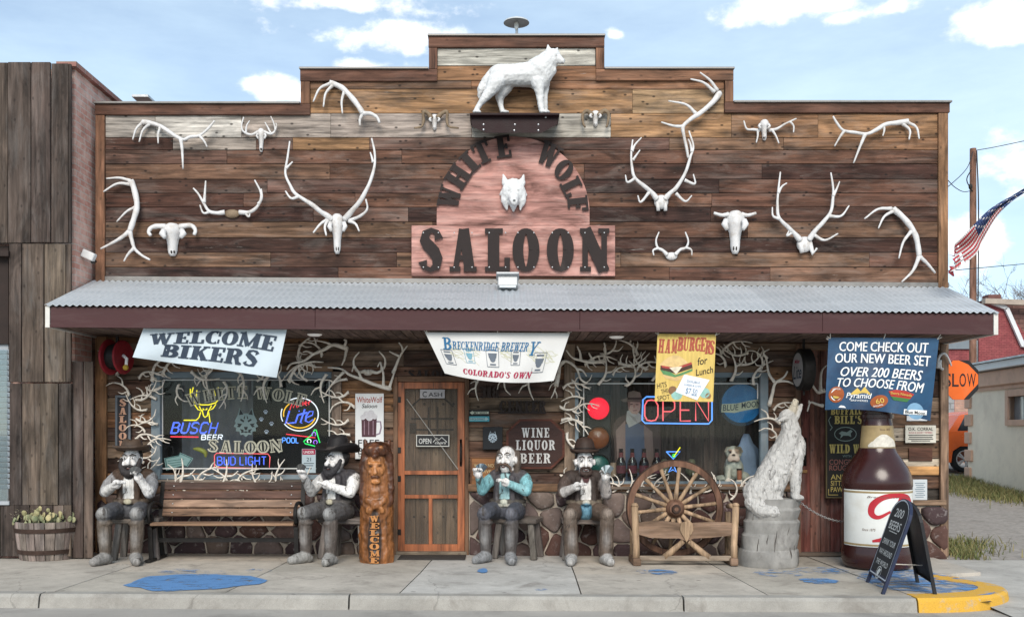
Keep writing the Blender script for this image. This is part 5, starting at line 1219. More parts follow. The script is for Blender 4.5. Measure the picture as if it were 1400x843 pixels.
for (x, y, w, h) in ((20, 34, 17, 20), (54, 30, 14, 18), (90, 30, 19, 24), (126, 30, 14, 18), (164, 36, 19, 24)):
    mb = MB()
    for a, b in (((x-w/2, y-h/2), (x+w/2, y-h/2)), ((x+w/2, y-h/2), (x+w/2, y+h/2)), ((x+w/2, y+h/2), (x-w/2, y+h/2)), ((x-w/2, y+h/2), (x-w/2, y-h/2))): mb.strip([a, b], .8, mq, .0004, off=.0034, sides=False)
    mb.prism([(x-w*.36, y-h*.2), (x+w*.36, y-h*.2), (x+w*.3, y+h*.05), (x-w*.3, y+h*.05)], mq, .0003, off=.003, sides=False)
    disc(mb, x, y+h*.06, w*.25, h*.2, mq, .0036); mb.strip([(x-w*.3, y-h*.36), (x+w*.3, y-h*.36)], h*.09, mq, .0003, off=.003, sides=False); mb.strip([(x-w*.25, y+h*.38), (x+w*.25, y+h*.38)], h*.08, mq, .0003, off=.003, sides=False)
    mb.build('mug_label', INKT if x in (54,) else M('slate_ink', (.12, .14, .17), .7), t, origin=O)
# hamburger poster
t, mp, O = banner('hamburger_poster', 'yellow painted poster of a hamburger with a white price card, hanging from the awning', 'poster', ((899, 456), (979, 457), (975, 549), (895, 548)), M('yellow_poster_board', (.60, .43, .13), .7, .2, 4, .1, stretch=(6, 1, 1)), wave=.004)
W_, H_ = 80, 92
mb = MB()
for i, (c, x) in enumerate(zip('HAMBURGERS', (7, 16, 25, 33, 41, 49, 57, 64, 71, 76))):
    yy = 15+(-1.5 if 2 < i < 8 else 1.5)+(.4*(i-6) if i > 6 else 0)
    slab_letter(mb, c, x-1, yy, 19, mq, .0008, 7.6, 3, off=.0025, sides=False, fat=1.0, mi=0)
mb.build('lettering', [INKRB, M('dark_outline_ink', (.08, .03, .03), .7)], t, origin=O)
mb = MB(); mb.text('for', 63, 36, 10, mq, width=14, shear=.25, rot=-12, off=.003, bold=.01); mb.text('Lunch', 66, 50, 9, mq, width=24, shear=.2, rot=-12, off=.003, bold=.01); mb.text('HITS', 9, 70, 7, mq, width=13, rot=-12, off=.003); mb.text('THE', 13, 78, 6, mq, width=10, rot=-10, off=.003); mb.text('SPOT', 12, 87, 6.5, mq, width=17, rot=-10, off=.003)
mb.build('lettering', INKK, t, origin=O)
mb = MB()
mb.prism([(5+i*1.2+0, 44-15*math.sin(math.pi*min(1, (i+2)/38))) for i in range(36)]+[(48, 46), (27, 50), (6, 46)], mq, .0006, (.62, .44, .2), off=.0016, sides=False)
mb.prism([(6, 43), (27, 47), (49, 41), (50, 46), (27, 54), (6, 49)], mq, .0006, (.07, .04, .03), off=.0026, sides=False); mb.prism([(7, 43), (26, 46), (48, 38), (49, 41), (27, 49), (8, 46)], mq, .0006, (.36, .06, .05), off=.0036, sides=False)
mb.prism([(18, 46), (36, 44), (28, 55)], mq, .0006, (.66, .58, .44), off=.0046, sides=False); mb.prism([(6, 49), (20, 52), (27, 56), (40, 51), (50, 47), (50, 50), (36, 56), (26, 59), (10, 55)], mq, .0006, (.10, .24, .10), off=.0030, sides=False)
mb.prism([(8, 55), (26, 59), (46, 54), (42, 60), (28, 64), (14, 61)], mq, .0006, (.58, .4, .18), off=.0020, sides=False)
for x, y, rr, c in ((24, 77, 6, (.22, .12, .06)), (30, 82, 8, (.26, .45, .40)), (68, 80, 7, (.26, .45, .40)), (73, 84, 4, (.25, .14, .07))): disc(mb, x, y, rr, rr, mq, .0012, col=c)
mb.build('burger_picture', M('poster_paint', attr=True, rough=.7, var=.22, scale=18, bump=0), t, origin=O)
mb = MB(); mb.prism([(39, 55), (74, 62), (58, 90), (28, 79)], mq, .004, None, off=.004); pc = mb.build('price_card', M('card_paper', (.74, .75, .78), .8, .05), t, origin=O)
mb = MB(); mb.text('DOUBLE', 52, 65, 3, mq, width=18, rot=8, off=.010); mb.text('CHEESE & CHIPS', 51, 70, 2.6, mq, width=24, rot=8, off=.010); mb.text('$7.50', 50, 78, 8, mq, width=16, rot=10, off=.010); mb.strip([(50, 83), (58, 84)], .8, mq, .0005, off=.010, sides=False)
mb.build('lettering', M('steel_blue_ink', (.16, .26, .38), .7), pc, origin=O)
# new beer set banner
t, mp, O = banner('beer_banner', 'blue banner reading COME CHECK OUT OUR NEW BEER SET, beside the brown bottle', 'banner', ((1133, 461), (1284, 462), (1272, 575), (1128, 560)), M('blue_banner_vinyl', (.022, .075, .155), .45, .25, 1.1, .08, 30, spec=.35, stretch=(1, 1, 1), stain=(.012, .02, .05), stain_amt=.7, stain_scale=1.0, stain_cut=.47), wave=.04, sag=-6, seed=1)
W_, H_ = 150, 106
mb = MB()
for s_, y, w, sh_, h in (('COME CHECK OUT', 13, 126, 0, 12), ('OUR NEW BEER SET', 30, 136, 0, 12), ('OVER 200 BEERS', 50, 118, .25, 12), ('TO CHOOSE FROM', 66, 126, .25, 11.5)): [mb.text(s_, 76+dx_, y, h*1.15, mq, width=w*.96, bold=0, shear=sh_, off=.008+o_) for dx_, o_ in ((-.28, 0), (.28, .0012))]
mb.build('lettering', INKW, t, origin=O)
def logo(parts, mats): 
    mb = MB(); parts(mb); mb.build('brewery_logo', mats, t, origin=O)
L4 = [INKW, M('rust_print', (.33, .09, .03), .7), M('gold_print', (.6, .42, .1), .7), INKK, M('green_print', (.05, .16, .05), .7), M('sky_print', (.2, .36, .52), .7), M('red_print', (.4, .04, .03), .7)]
def lg1(mb): disc(mb, 15, 84, 11, 12, mq, .006, mi=1); disc(mb, 15, 84, 8, 9, mq, .0075, mi=0); disc(mb, 15, 85, 6, 6.5, mq, .009, mi=3); disc(mb, 15, 87, 4.5, 3, mq, .0105, mi=2)
def lg1b(mb): lg1(mb); mb.text('REDHOOK', 15, 75.5, 2.6, mq, width=11, mi=0, off=.018, arc=.03)
def lg2(mb): mb.prism([(34, 84), (44, 74), (49, 79), (54, 72), (64, 83)], mq, .001, mi=2, off=.005, sides=False); mb.text('Pyramid', 47, 85, 8, mq, width=36, mi=0, off=.014, bold=.04, shear=.2); mb.text('BREWERIES', 48, 92.5, 2.6, mq, width=24, mi=0, off=.014)
def lg3(mb): disc(mb, 76, 92, 13, 9, mq, .005, rot=-22, mi=1); mb.text('60', 77, 91, 7, mq, width=12, mi=2, off=.014, bold=.02, rot=-18); mb.text('SHILLING', 75, 98, 2.4, mq, width=14, mi=0, off=.014, rot=-18)
def lg4(mb): mb.prism([(88, 76), (98, 73), (112, 73), (124, 76), (119, 83), (92, 83)], mq, .001, mi=6, off=.005, sides=False); mb.prism([(92, 83), (119, 83), (115, 88), (96, 88)], mq, .001, mi=4, off=.005, sides=False); mb.text('Sierra Nevada', 106, 78, 3.6, mq, width=30, mi=2, off=.016, bold=.02)
def lg5(mb): disc(mb, 128, 98, 12, 11, mq, .005, mi=5); mb.prism([(112, 98), (144, 94), (144, 100), (112, 105)], mq, .001, mi=0, off=.0065, sides=False); mb.text('Blue Moon', 128, 99.5, 4.2, mq, width=28, mi=3, off=.018, rot=-6, bold=.02)
def lg6(mb): mb.prism([(19, 103), (22, 100), (27, 101), (30, 104)], mq, .001, mi=0, off=.005, sides=False)
for f in (lg1b, lg2, lg3, lg4, lg5, lg6): logo(f, L4)

# ---- reel and round hanging bar sign
t = thing('hose_reel', 'red and black cable reel hung under the awning at the far left', 'reel', P(160, 488, -.35)); O = t.location
REDP = M('worn_red_paint', (.23, .018, .025), .45, .25, 9, .1)
for dx, m_, nm, rr in ((-.10, REDP, 'disc', .21), (.06, REDP, 'disc', .2)):
    mb = MB(); c = O+Vector((dx, 0, 0)); mb.add([], []); vs0 = len(mb.v); mb.lathe([(0, 0), (rr, 0), (rr+.012, .012), (rr, .03), (0, .03)], (0, 0, 0), 28)
    rm = Euler((0, R(90), R(-14))).to_matrix(); mb.v = [rm @ v+c for v in mb.v]; mb.build(nm, m_, t, True, origin=O, sharp=40)
mb = MB(); mb.lathe([(.15, 0), (.165, .07), (.15, .15)], (0, 0, 0), 24); mb.v = [Euler((0, R(90), R(-14))).to_matrix() @ v+O+Vector((-.08, 0, 0)) for v in mb.v]; mb.build('drum', IRON, t, True, origin=O)
mb = MB(); mb.tube([O+Vector((.09, -.05, .02)), O+Vector((.14, -.06, -.02)), O+Vector((.13, -.06, -.12))], .02, 7); mb.ell(O+Vector((.13, -.07, -.13)), .035, col=(.5, .33, .05)); mb.build('plug', M('yellow_plug', attr=True), t, True, origin=O)
mb = MB(); mb.bar(O+Vector((0, 0, 0)), (O.x, O.y, zf0+.03), .03, .03); mb.build('bracket', IRON, t, origin=O)
t = thing('hanging_bar_sign', 'round double-sided bar sign seen nearly edge-on above the howling wolf', 'sign', P(1099, 505, -.45)); O = t.location
rm = Euler((R(90), 0, R(-89))).to_matrix()
mb = MB(); mb.lathe([(0, -.075), (.235, -.075), (.255, -.06), (.255, .06), (.235, .075), (0, .075)], (0, 0, 0), 36); mb.v = [rm @ v+O for v in mb.v]; mb.build('sign_case', IRON, t, True, origin=O, sharp=35)
def smp(side=1):
    def f(x, y, off=0): return O+rm @ Vector((x, -y, .076+off))
    return f
mb = MB(); disc(mb, 0, 0, .205, .205, smp(), .0, n=36); f = mb.build('sign_face', M('sign_face_white', (.33, .32, .32), .4, .1), t, origin=O)
mb = MB(); mb.text('Miller', 0, -.10, .05, smp(), width=.2, bold=.02, shear=.2, off=.004, mi=0); mb.text('Lite', .0, .03, .16, smp(), width=.32, bold=.04, shear=.25, off=.004, mi=1); mb.build('lettering', [INKR, INKN], f, origin=O)
mb = MB(); mb.bar(O+Vector((0, 0, .25)), (O.x, O.y, zf0+.03), .025, .025); mb.bar(O+Vector((0, 0, -.25)), O+Vector((0, 0, -.31)), .02, .02); mb.build('bracket', IRON, t, origin=O)
mb = MB(); px_box(mb, 1108, 493, 1114, 512, -.02, .03); tag(mb.build('switch_box', M('switch_plate', (.5, .49, .47), .5), origin=P(1111, 512, -.02)), 'small white switch box on the wall right of the round bar sign', 'switch box')
# ================================================================== SIGNS ON THE WALL
def board(name, label, cat, x0, y0, x1, y1, Y=-.015, th=.02, mat=None, frame=None, fw=1.5, group=None):
    t = thing(name, label, cat, P((x0+x1)/2, y1, Y), 0, group); O = t.location
    mb = MB(); px_box(mb, x0, y0, x1, y1, Y-th, th, None, None, .003); mb.build('board', mat, t, origin=O)
    if frame:
        mb = MB()
        for q in ((x0-fw, y0-fw, x1+fw, y0), (x0-fw, y1, x1+fw, y1+fw), (x0-fw, y0, x0, y1), (x1, y0, x1+fw, y1)): px_box(mb, *q, Y-th-.008, th+.008, None, None, .002)
        mb.build('frame', frame, t, origin=O)
    return t, O, plane(Y-th)
def letters(t, O, mats, fn):
    mb = MB(); fn(mb); return mb.build('lettering', mats, t, origin=O)
DKB = M('dark_brown_board', (.06, .038, .03), .6, .2, 10, .2); BLK = M('black_board', (.022, .022, .024), .55, .2, 8, .1); CREAM = M('cream_sign_paint', (.60, .57, .50), .6, .12, 10, .08, stain=(.35, .28, .2), stain_amt=.35)
# vertical SALOON board
BLUEG = M('blue_grey_moulding', (.13, .15, .175), .6, .15)
t, O, mp = board('vertical_sign', 'narrow upright blue-framed sign with copper letters spelling SALOON', 'sign', 160, 543, 175, 610, -.01, .02, M('black_wood', (.03, .03, .035), .6), BLUEG, 3)
COP = M('copper_paint', (.46, .27, .19), .5, .2, 20)
for i, c in enumerate('SALOON'):
    mb = MB(); slab_letter(mb, c, 167.5, 550+i*11.4, 9.4, mp, .014, 10, off=.001, fat=1.1); mb.build('letter', COP, t, origin=O)
# beer mug poster
t, O, mp = board('beer_mug_poster', 'white upright sign with a dark beer mug, left of the carved totem', 'sign', 485.5, 537.5, 524.5, 627, -.015, .012, M('white_tin', (.70, .70, .70), .45, .06, 5, .03), None)
letters(t, O, [M('rust_red_ink', (.36, .06, .04), .6), INKK], lambda mb: (mb.text('WhiteWolf', 505, 546, 8, mp, mi=0, width=35, bold=.015), mb.text('Saloon', 505, 554.5, 5.5, mp, mi=1, width=21, bold=.02, shear=.2), mb.text('FREE', 504, 605, 9, mp, mi=1, width=29, bold=.05), mb.text('BEER', 504, 616, 9, mp, mi=1, width=29, bold=.05), mb.text('TOMORROW', 504, 624, 4, mp, mi=1, width=29, bold=.02)))
mb = MB()
mb.prism([(494, 572), (515, 571), (514, 597), (494.5, 597)], mp, .0006, (.085, .04, .05), off=.001, sides=False)
mb.strip([(514, 576), (520, 576), (521, 584), (519, 592), (514, 594)], 2.2, mp, .0005, (.25, .2, .25), off=.001, sides=False)
for x, y, rr in ((496, 570, 3.6), (501, 566, 4.5), (507, 565, 4.8), (512, 569, 3.8), (505, 570, 5)): disc(mb, x, y, rr, rr, mp, .0014+.0003*rr, col=(.56, .54, .56))
for x in (498, 504, 510): mb.strip([(x, 575), (x, 594)], 1.1, mp, .0004, (.3, .2, .24), off=.002, sides=False)
mb.build('mug_picture', M('poster_paint'), t, origin=O)
# door signs
t, O, mp = board('cash_sign', 'small grey sign reading CASH hung at the top of the screen door', 'sign', 574, 532, 608, 544, -.024, .008, M('grey_sign_paint', (.34, .33, .34), .6, .1), None)
letters(t, O, INKK, lambda mb: (mb.text('C', 580.5, 538.5, 7.5, mp, width=6, bold=.03), mb.text('ASH', 595, 539, 5.8, mp, width=19, bold=.03)))
t, O, mp = board('open_sign', 'small black and white OPEN sign with a mountain line on the screen door', 'sign', 570, 595, 613, 609, -.024, .008, BLK, M('pale_frame', (.55, .54, .5), .6), 1.2)
letters(t, O, M('pale_grey_ink', (.58, .58, .56), .6), lambda mb: (mb.text('OPEN', 581, 602.5, 7, mp, width=17, bold=.03), mb.strip([(592, 604), (597, 598.5), (600, 601), (604, 597.5), (611, 604)], .8, mp, .0005, off=.001, sides=False), mb.text('coors', 602, 604.6, 3.6, mp, width=15, bold=.01, shear=.2)))
# 318 CENTER
NUM = M('rusted_iron_letter', (.035, .025, .022), .7, .3, 12, .3)
t = thing('house_number', 'dark iron house number 318 above the CENTER letters', 'house number', P(669, 545, -.01)); O = t.location
for i, c in enumerate('318'): mb = MB(); slab_letter(mb, c, 660+i*8.6, 536, 15, plane(-.004), .02, 8, off=0, fat=1.1); mb.build('numeral', NUM, t, origin=O)
t = thing('iron_word_sign', 'dark iron letters spelling CENTER on a thin rail', 'sign', P(714, 565, -.01)); O = t.location
for i, c in enumerate('CENTER'): mb = MB(); slab_letter(mb, c, 687.5+i*10.8, 555, 15, plane(-.004), .02, 9.6, off=0, fat=1.05); mb.build('letter', NUM, t, origin=O)
mb = MB(); px_box(mb, 681, 562.5, 747, 565, -.022, .02); mb.build('rail', NUM, t, origin=O)
t = thing('iron_word_sign', 'dim dark letters spelling SALOON on the beam over the screen door', 'sign', P(591, 521, -.03)); O = t.location
for i, c in enumerate('SALOON'): mb = MB(); slab_letter(mb, c, 562+i*11, 511, 11, plane(-.01), .016, 9.4, fat=1.05); mb.build('letter', NUM, t, origin=O)
# my way / highway
t, O, mp = board('arrow_plate', 'cream plate reading MY WAY with an arrow pointing left', 'sign', 641, 560, 669, 567.5, -.005, .008, BLK)
letters(t, O, M('cream_ink', (.55, .56, .44), .6), lambda mb: (mb.prism([(642, 563.8), (646, 561), (646, 562.2), (668, 562.2), (668, 565.4), (646, 565.4), (646, 566.6)], mp, .0005, off=.0005, sides=False)))
mb = MB(); mb.text('MY WAY', 657, 563.8, 2.6, mp, width=18, bold=.05, off=.003); mb.build('lettering', INKK, t, origin=O)
t, O, mp = board('arrow_plate', 'turquoise plate reading HIGHWAY with an arrow pointing right', 'sign', 641, 568.5, 669, 576, -.005, .008, M('turquoise_paint', (.08, .34, .40), .5, .1))
letters(t, O, M('pale_turquoise', (.42, .58, .58), .6), lambda mb: (mb.prism([(668, 572.3), (664, 569.6), (664, 570.6), (642, 570.6), (642, 574), (664, 574), (664, 575)], mp, .0005, off=.0005, sides=False)))
mb = MB(); mb.text('HIGHWAY', 653, 572.3, 2.6, mp, width=20, bold=.05, off=.003); mb.build('lettering', M('deep_teal_ink', (.02, .14, .18), .6), t, origin=O)
# wolf plaque, minors sign
t, O, mp = board('wolf_plaque', 'black square plaque with a small pale wolf face', 'plaque', 660, 583, 687, 614, -.02, .03, BLK)
mb = MB(); wolf_face(mb, 673.5, 597, 13, 16, mp, 1, 0, .001); mb.build('wolf_face', [M('pale_blue_grey', (.46, .54, .60), .5, .1), INKK], t, origin=O)
OAKC = WOOD('honey_oak', 'x', .55, .3, .05, density=18, bump=.2, col=srgb(140, 92, 50), spec=.4)
t, O, mp = board('minors_sign', 'honey wooden plaque reading WE DO NOT SERVE MINORS', 'sign', 645, 626, 681, 664, -.02, .02, OAKC, WOOD('dark_oak_frame', 'x', .5, .3, .05, col=srgb(110, 70, 40), spec=.4), 2)
letters(t, O, M('gold_letter', (.58, .46, .25), .5), lambda mb: (mb.text('WE DO NOT', 663, 636, 4.6, mp, width=30), mb.text('SERVE', 663, 644, 4.6, mp, width=17), mb.text('MINORS', 663, 652, 4.6, mp, width=24)))
# wine liquor beer octagon
t = thing('octagon_sign', 'dark brown octagonal sign reading WINE LIQUOR BEER behind the hatless cowboy', 'sign', P(732, 641, -.02)); O = t.location
oct_ = lambda k: [(732+k*x, 606.5+k*y) for x, y in ((-22, -34), (22, -34), (40, -17), (40, 17), (22, 34), (-22, 34), (-40, 17), (-40, -17))]
BRK = M('dark_red_brown_board', (.05, .026, .022), .65, .3, 5, .5, 18, stretch=(1, 1, 3))
mb = MB(); mb.prism(oct_(1), plane(-.01), .05); mb.build('rim', WOOD('reddish_rim', 'x', .6, .3, .05, col=srgb(86, 46, 34)), t, origin=O)
mb = MB(); mb.prism(oct_(.92), plane(-.061), .002); mb.build('board', BRK, t, origin=O)
def wl(mb):
    for s_, y, w, h in (('WINE', 591, 38, 13), ('LIQUOR', 608, 54, 13.5), ('BEER', 626, 42, 13.5)): slab_text(mb, s_, 732, y, h, plane(-.063), .012, w, gap=.14, fat=.85)
letters(t, O, M('bone_white_letter', (.58, .56, .54), .6, .12), wl)
# wild west poster board
t, O, mp = board('wild_west_board', 'tall black board with yellow old-west show lettering on the red side door', 'sign', 1131, 553, 1184, 679, -.045, .03, M('aged_black_board', (.022, .02, .018), .6, .3, 7, .1), M('old_gold_frame', (.13, .10, .05), .6, .2), 1.4)
YEL = M('aged_yellow_letter', (.50, .38, .12), .6, .2, 20); ROSE = M('dull_red_letter', (.26, .10, .08), .6, .2)
def ww(mb):
    slab_text(mb, 'BUFFALO', 1158, 562, 9, mp, .0008, 44, sides=False, off=.001, mi=0); slab_text(mb, "BILL'S", 1160, 573.5, 11, mp, .0008, 38, sides=False, off=.001, mi=0); slab_text(mb, 'WILD WEST', 1165, 613, 12, mp, .0008, 62, sides=False, off=.001, mi=0)
    mb.text('WITH', 1158, 623, 3.4, mp, width=12, mi=2); mb.text('CONGRESS OF', 1162, 631, 7, mp, width=56, mi=1, bold=.01); mb.text('ROUGH RIDERS', 1163, 639, 7, mp, width=58, mi=1, bold=.01); mb.text('AND', 1157, 646, 3, mp, width=9, mi=2)
    for s_, y, w in (('ANNIE', 651.5, 30), ('SITTING BULL', 660, 46), ('PAWNEE BILL', 668.5, 46)): mb.text(s_, 1136+w/2, y, 7, mp, width=w, mi=0, bold=.03)
    for i in range(16):
        a, b = 2*math.pi*i/16, 2*math.pi*(i+1)/16; mb.strip([(1156+15*math.cos(a), 593+9.5*math.sin(a)), (1156+15*math.cos(b), 593+9.5*math.sin(b))], 1, mp, .0005, mi=2, off=.001, sides=False)
    mb.prism([(1147, 592), (1151, 589), (1158, 590.5), (1163, 587), (1166, 589), (1163, 592), (1164, 597), (1160, 595), (1153, 595), (1149, 599), (1150, 594)], mp, .0005, mi=2, off=.001, sides=False)
    mb.strip([(1136, 569), (1133, 574), (1135, 580), (1138, 584), (1135, 588)], 1, mp, .0005, mi=2, off=.001, sides=False); mb.strip([(1133, 668), (1133, 676), (1146, 676)], .9, mp, .0005, mi=0, off=.001, sides=False)
letters(t, O, [YEL, ROSE, M('grey_green_letter', (.22, .27, .24), .6)], ww)
# little notices on the right
t, O, mp = board('corral_sign', 'small white notice headed O.K. CORRAL beside the brown bottle', 'sign', 1238, 581, 1280, 605, -.02, .012, CREAM, None)
letters(t, O, [INKK, INKR], lambda mb: [mb.text('O.K. CORRAL', 1259, 586, 4.4, mp, width=34, bold=.05, mi=0), mb.text('RULES & SHORT TEMPERS', 1259, 591, 2.2, mp, width=32, mi=1)]+[mb.strip([(1242+k, y), (1276-k, y)], 1.1, mp, .0005, off=.001, sides=False, mi=0) for y, k in ((594.5, 0), (597.2, 1), (599.8, 0), (602.2, 4))])
t, O, mp = board('metal_notice', 'small white rounded metal notice low on the right wall', 'sign', 1248, 655, 1268, 683, -.0, .02, M('dull_white_enamel', (.52, .55, .57), .5, .1, 9, .05), None)
letters(t, O, M('grey_blue_ink', (.14, .19, .24), .6), lambda mb: [mb.strip([(1251+(k % 3), 660+k*2.7), (1265-(k*2 % 4), 660+k*2.7)], .9, mp, .0005, off=.001, sides=False) for k in range(8)])
mb = MB(); px_box(mb, 1240, 566, 1268, 575, .0, .02); tag(mb.build('paper_notice', M('card_paper'), origin=P(1254, 575, -.0)), 'white paper notice half hidden behind the blue beer banner', 'notice')
# slow sign on its post
t = thing('slow_sign', 'orange octagonal SLOW paddle sign at the right corner of the building', 'road sign', P(1312, 560, .35)); O = t.location; Y = .35
mp = plane(Y-.012)
oc = lambda k, cx=1313, cy=519, rx=25, ry=27: [(cx+k*rx*x, cy+k*ry*y) for x, y in ((-.42, -1), (.42, -1), (1, -.42), (1, .42), (.42, 1), (-.42, 1), (-1, .42), (-1, -.42))]
mb = MB(); mb.prism(oc(1), plane(Y), .012); mb.build('backing', BLK, t, origin=O)
mb = MB(); mb.prism([(1313-25, 519), (1313, 492.8), (1337.4, 519), (1313, 545.2)], mp, .001, off=.0005, sides=False) if False else mb.prism([(1288, 508.5), (1303, 492.3), (1311, 492.3), (1331.5, 501), (1337.5, 512), (1337.5, 526), (1324, 545.7), (1303, 545.7), (1288, 530)], mp, .001, off=.0005, sides=False)
mb.build('face', M('fluorescent_orange', (.74, .135, .02), .45, .08, 6, .03, stain=(.5, .2, .1), stain_amt=.4), t, origin=O)
mb = MB(); mb.prism([(1325, 492.5), (1337.8, 506), (1337.8, 512), (1319, 492.5)], mp, .001, off=.002, sides=False); mb.prism([(1337.8, 524), (1337.8, 532), (1325, 545.5), (1318, 545.5)], mp, .001, off=.002, sides=False)
for s_, x in (('S', 1296), ('L', 1306.5), ('O', 1316.5), ('W', 1328.5)): mb.text(s_, x, 519, 18, mp, width=12 if s_ == 'W' else 9, bold=.05, off=.003)
mb.build('lettering', INKK, t, origin=O)
mb = MB(); a = P(1313, 519, Y+.03); mb.bar((XR-.02, a.y, a.z+.1), (a.x+.1, a.y, a.z+.1), .04, .03); mb.bar((XR-.02, a.y, a.z-.12), (a.x+.1, a.y, a.z-.12), .04, .03); mb.build('bracket', IRON, t, origin=O)
# ================================================================== IN THE WINDOWS: neon and displays
NB = EMIT('neon_blue', (.09, .17, 1.0), 1.0); NR = EMIT('neon_red', (1.0, .045, .07), .95); NY = EMIT('neon_yellow', (1.0, .82, .02), .95); NW = EMIT('neon_white', (.95, .95, 1.0), .85); NG = EMIT('neon_green', (.02, .9, .14), .8); NO = EMIT('neon_amber', (1.0, .52, .02), .9); NP = EMIT('neon_pink_red', (1.0, .14, .15), 1.0); NLB = EMIT('neon_pale_blue', (.12, .34, 1.0), 1.1); NV = EMIT('neon_violet', (.42, .16, .9), .8)
def arc(cx, cy, rx, ry, a0, a1, n=18): return [(cx+rx*math.cos(R(lerp(a0, a1, i/n))), cy-ry*math.sin(R(lerp(a0, a1, i/n)))) for i in range(n+1)]
NEON = {'B': (.7, [[(0, 0), (0, 1), (.45, 1), (.6, .9), (.6, .65), (.45, .53), (.05, .53)], [(.45, .53), (.65, .4), (.65, .12), (.48, 0), (.0, 0)]]), 'U': (.7, [[(0, 1), (0, .2), (.12, .03), (.35, 0), (.55, .03), (.65, .2), (.65, 1)]]),
 'S': (.7, [[(.65, .85), (.5, 1), (.15, 1), (.02, .85), (.02, .65), (.15, .54), (.5, .48), (.64, .35), (.64, .14), (.5, 0), (.12, 0), (0, .15)]]), 'C': (.7, [[(.65, .82), (.5, 1), (.15, 1), (0, .82), (0, .18), (.15, 0), (.5, 0), (.65, .18)]]),
 'H': (.7, [[(0, 0), (0, 1)], [(.62, 0), (.62, 1)], [(.04, .5), (.6, .5)]]), 'E': (.6, [[(.55, 1), (0, 1), (0, 0), (.55, 0)], [(.04, .52), (.48, .52)]]), 'R': (.7, [[(0, 0), (0, 1), (.45, 1), (.6, .88), (.6, .62), (.45, .5), (.04, .5)], [(.3, .5), (.62, 0)]]),
 'P': (.7, [[(0, 0), (0, 1), (.45, 1), (.62, .88), (.62, .58), (.45, .45), (.04, .45)]]), 'O': (.75, [[(.35, 0), (.12, .04), (0, .25), (0, .75), (.14, .97), (.35, 1), (.56, .97), (.7, .75), (.7, .25), (.58, .04), (.35, 0)]]), 'L': (.55, [[(0, 1), (0, 0), (.5, 0)]]),
 'D': (.7, [[(0, 0), (0, 1), (.4, 1), (.62, .8), (.62, .2), (.4, 0), (0, 0)]]), 'I': (.15, [[(.05, 0), (.05, 1)]]), 'G': (.7, [[(.62, .82), (.5, 1), (.15, 1), (0, .82), (0, .18), (.15, 0), (.5, 0), (.64, .18), (.64, .45), (.38, .45)]]), 'T': (.65, [[(0, 1), (.6, 1)], [(.3, 1), (.3, 0)]]), 'N': (.75, [[(0, 0), (0, 1), (.68, 0), (.68, 1)]])}
def ntube(mb, pts, Y, r, mi=0): mb.tube([P(x, y, Y) for x, y in pts], r*.8, 6, mi=mi)
def nword(mb, s, x0, y1, h, w, Y, r, skew=0, mi=0):
    tot = sum(NEON[c][0]+.22 for c in s if c != ' ')+.35*s.count(' ')-.22; k = w/tot; x = x0
    for c in s:
        if c == ' ': x += .35*k; continue
        for st in NEON[c][1]: ntube(mb, [(x+px*k+skew*py*h, y1-py*h) for px, py in st], Y, r, mi)
        x += (NEON[c][0]+.22)*k
NYD = .12
def neon(name, label, px, py, parts):
    t = thing(name, label, 'neon sign', P(px, py, NYD)); O = t.location
    for nm, m_, fn in parts:
        mb = MB(); fn(mb); mb.build(nm, m_, t, True, origin=O)
    return t
WIRE = M('dark_wire', (.02, .02, .022), .6)
def deer(mb):
    for pts in ([(264, 529), (262, 537), (263, 544), (266, 550), (275, 553)], [(260, 531), (260, 540), (264, 547)], [(269, 533), (268, 541), (272, 548)], [(298, 529), (300, 537), (299, 545), (295, 550), (285, 553)], [(302, 533), (301, 541), (297, 548)], [(292, 532), (294, 540), (290, 548)],
                [(266, 553), (270, 559), (276, 562), (272, 555)], [(295, 552), (291, 558), (285, 561), (289, 554)], [(275, 553), (285, 553)], [(276, 560), (278, 568), (280, 570), (283, 568), (285, 560)], [(274, 563), (272, 570), (268, 574), (251, 574)], [(285, 563), (286, 569), (287, 577)], [(277, 558), (279, 560)], [(281, 560), (283, 558)]): ntube(mb, pts, NYD, .0095)
neon('neon_sign', 'yellow neon stag head over blue BUSCH letters and white BEER', 270, 602, [('stag_tube', NY, deer), ('letter_tube', NB, lambda mb: (nword(mb, 'BUSCH', 233, 592, 15, 62, NYD, .010, .28), nword(mb, 'BUSCH', 234.5, 591, 13, 61, NYD+.01, .006, .28))), ('underline_tube', NR, lambda mb: ntube(mb, [(233, 596.5), (271, 597)], NYD, .010)), ('word_tube', NW, lambda mb: nword(mb, 'BEER', 275, 600.5, 6.5, 29, NYD, .008, .15))])
def lite_ring(mb): ntube(mb, arc(409.5, 566, 25.5, 22.5, 215, 555-60, 40), NYD, .009); ntube(mb, arc(409.5, 566, 25.5, 22.5, 160, 205, 10), NYD, .009)
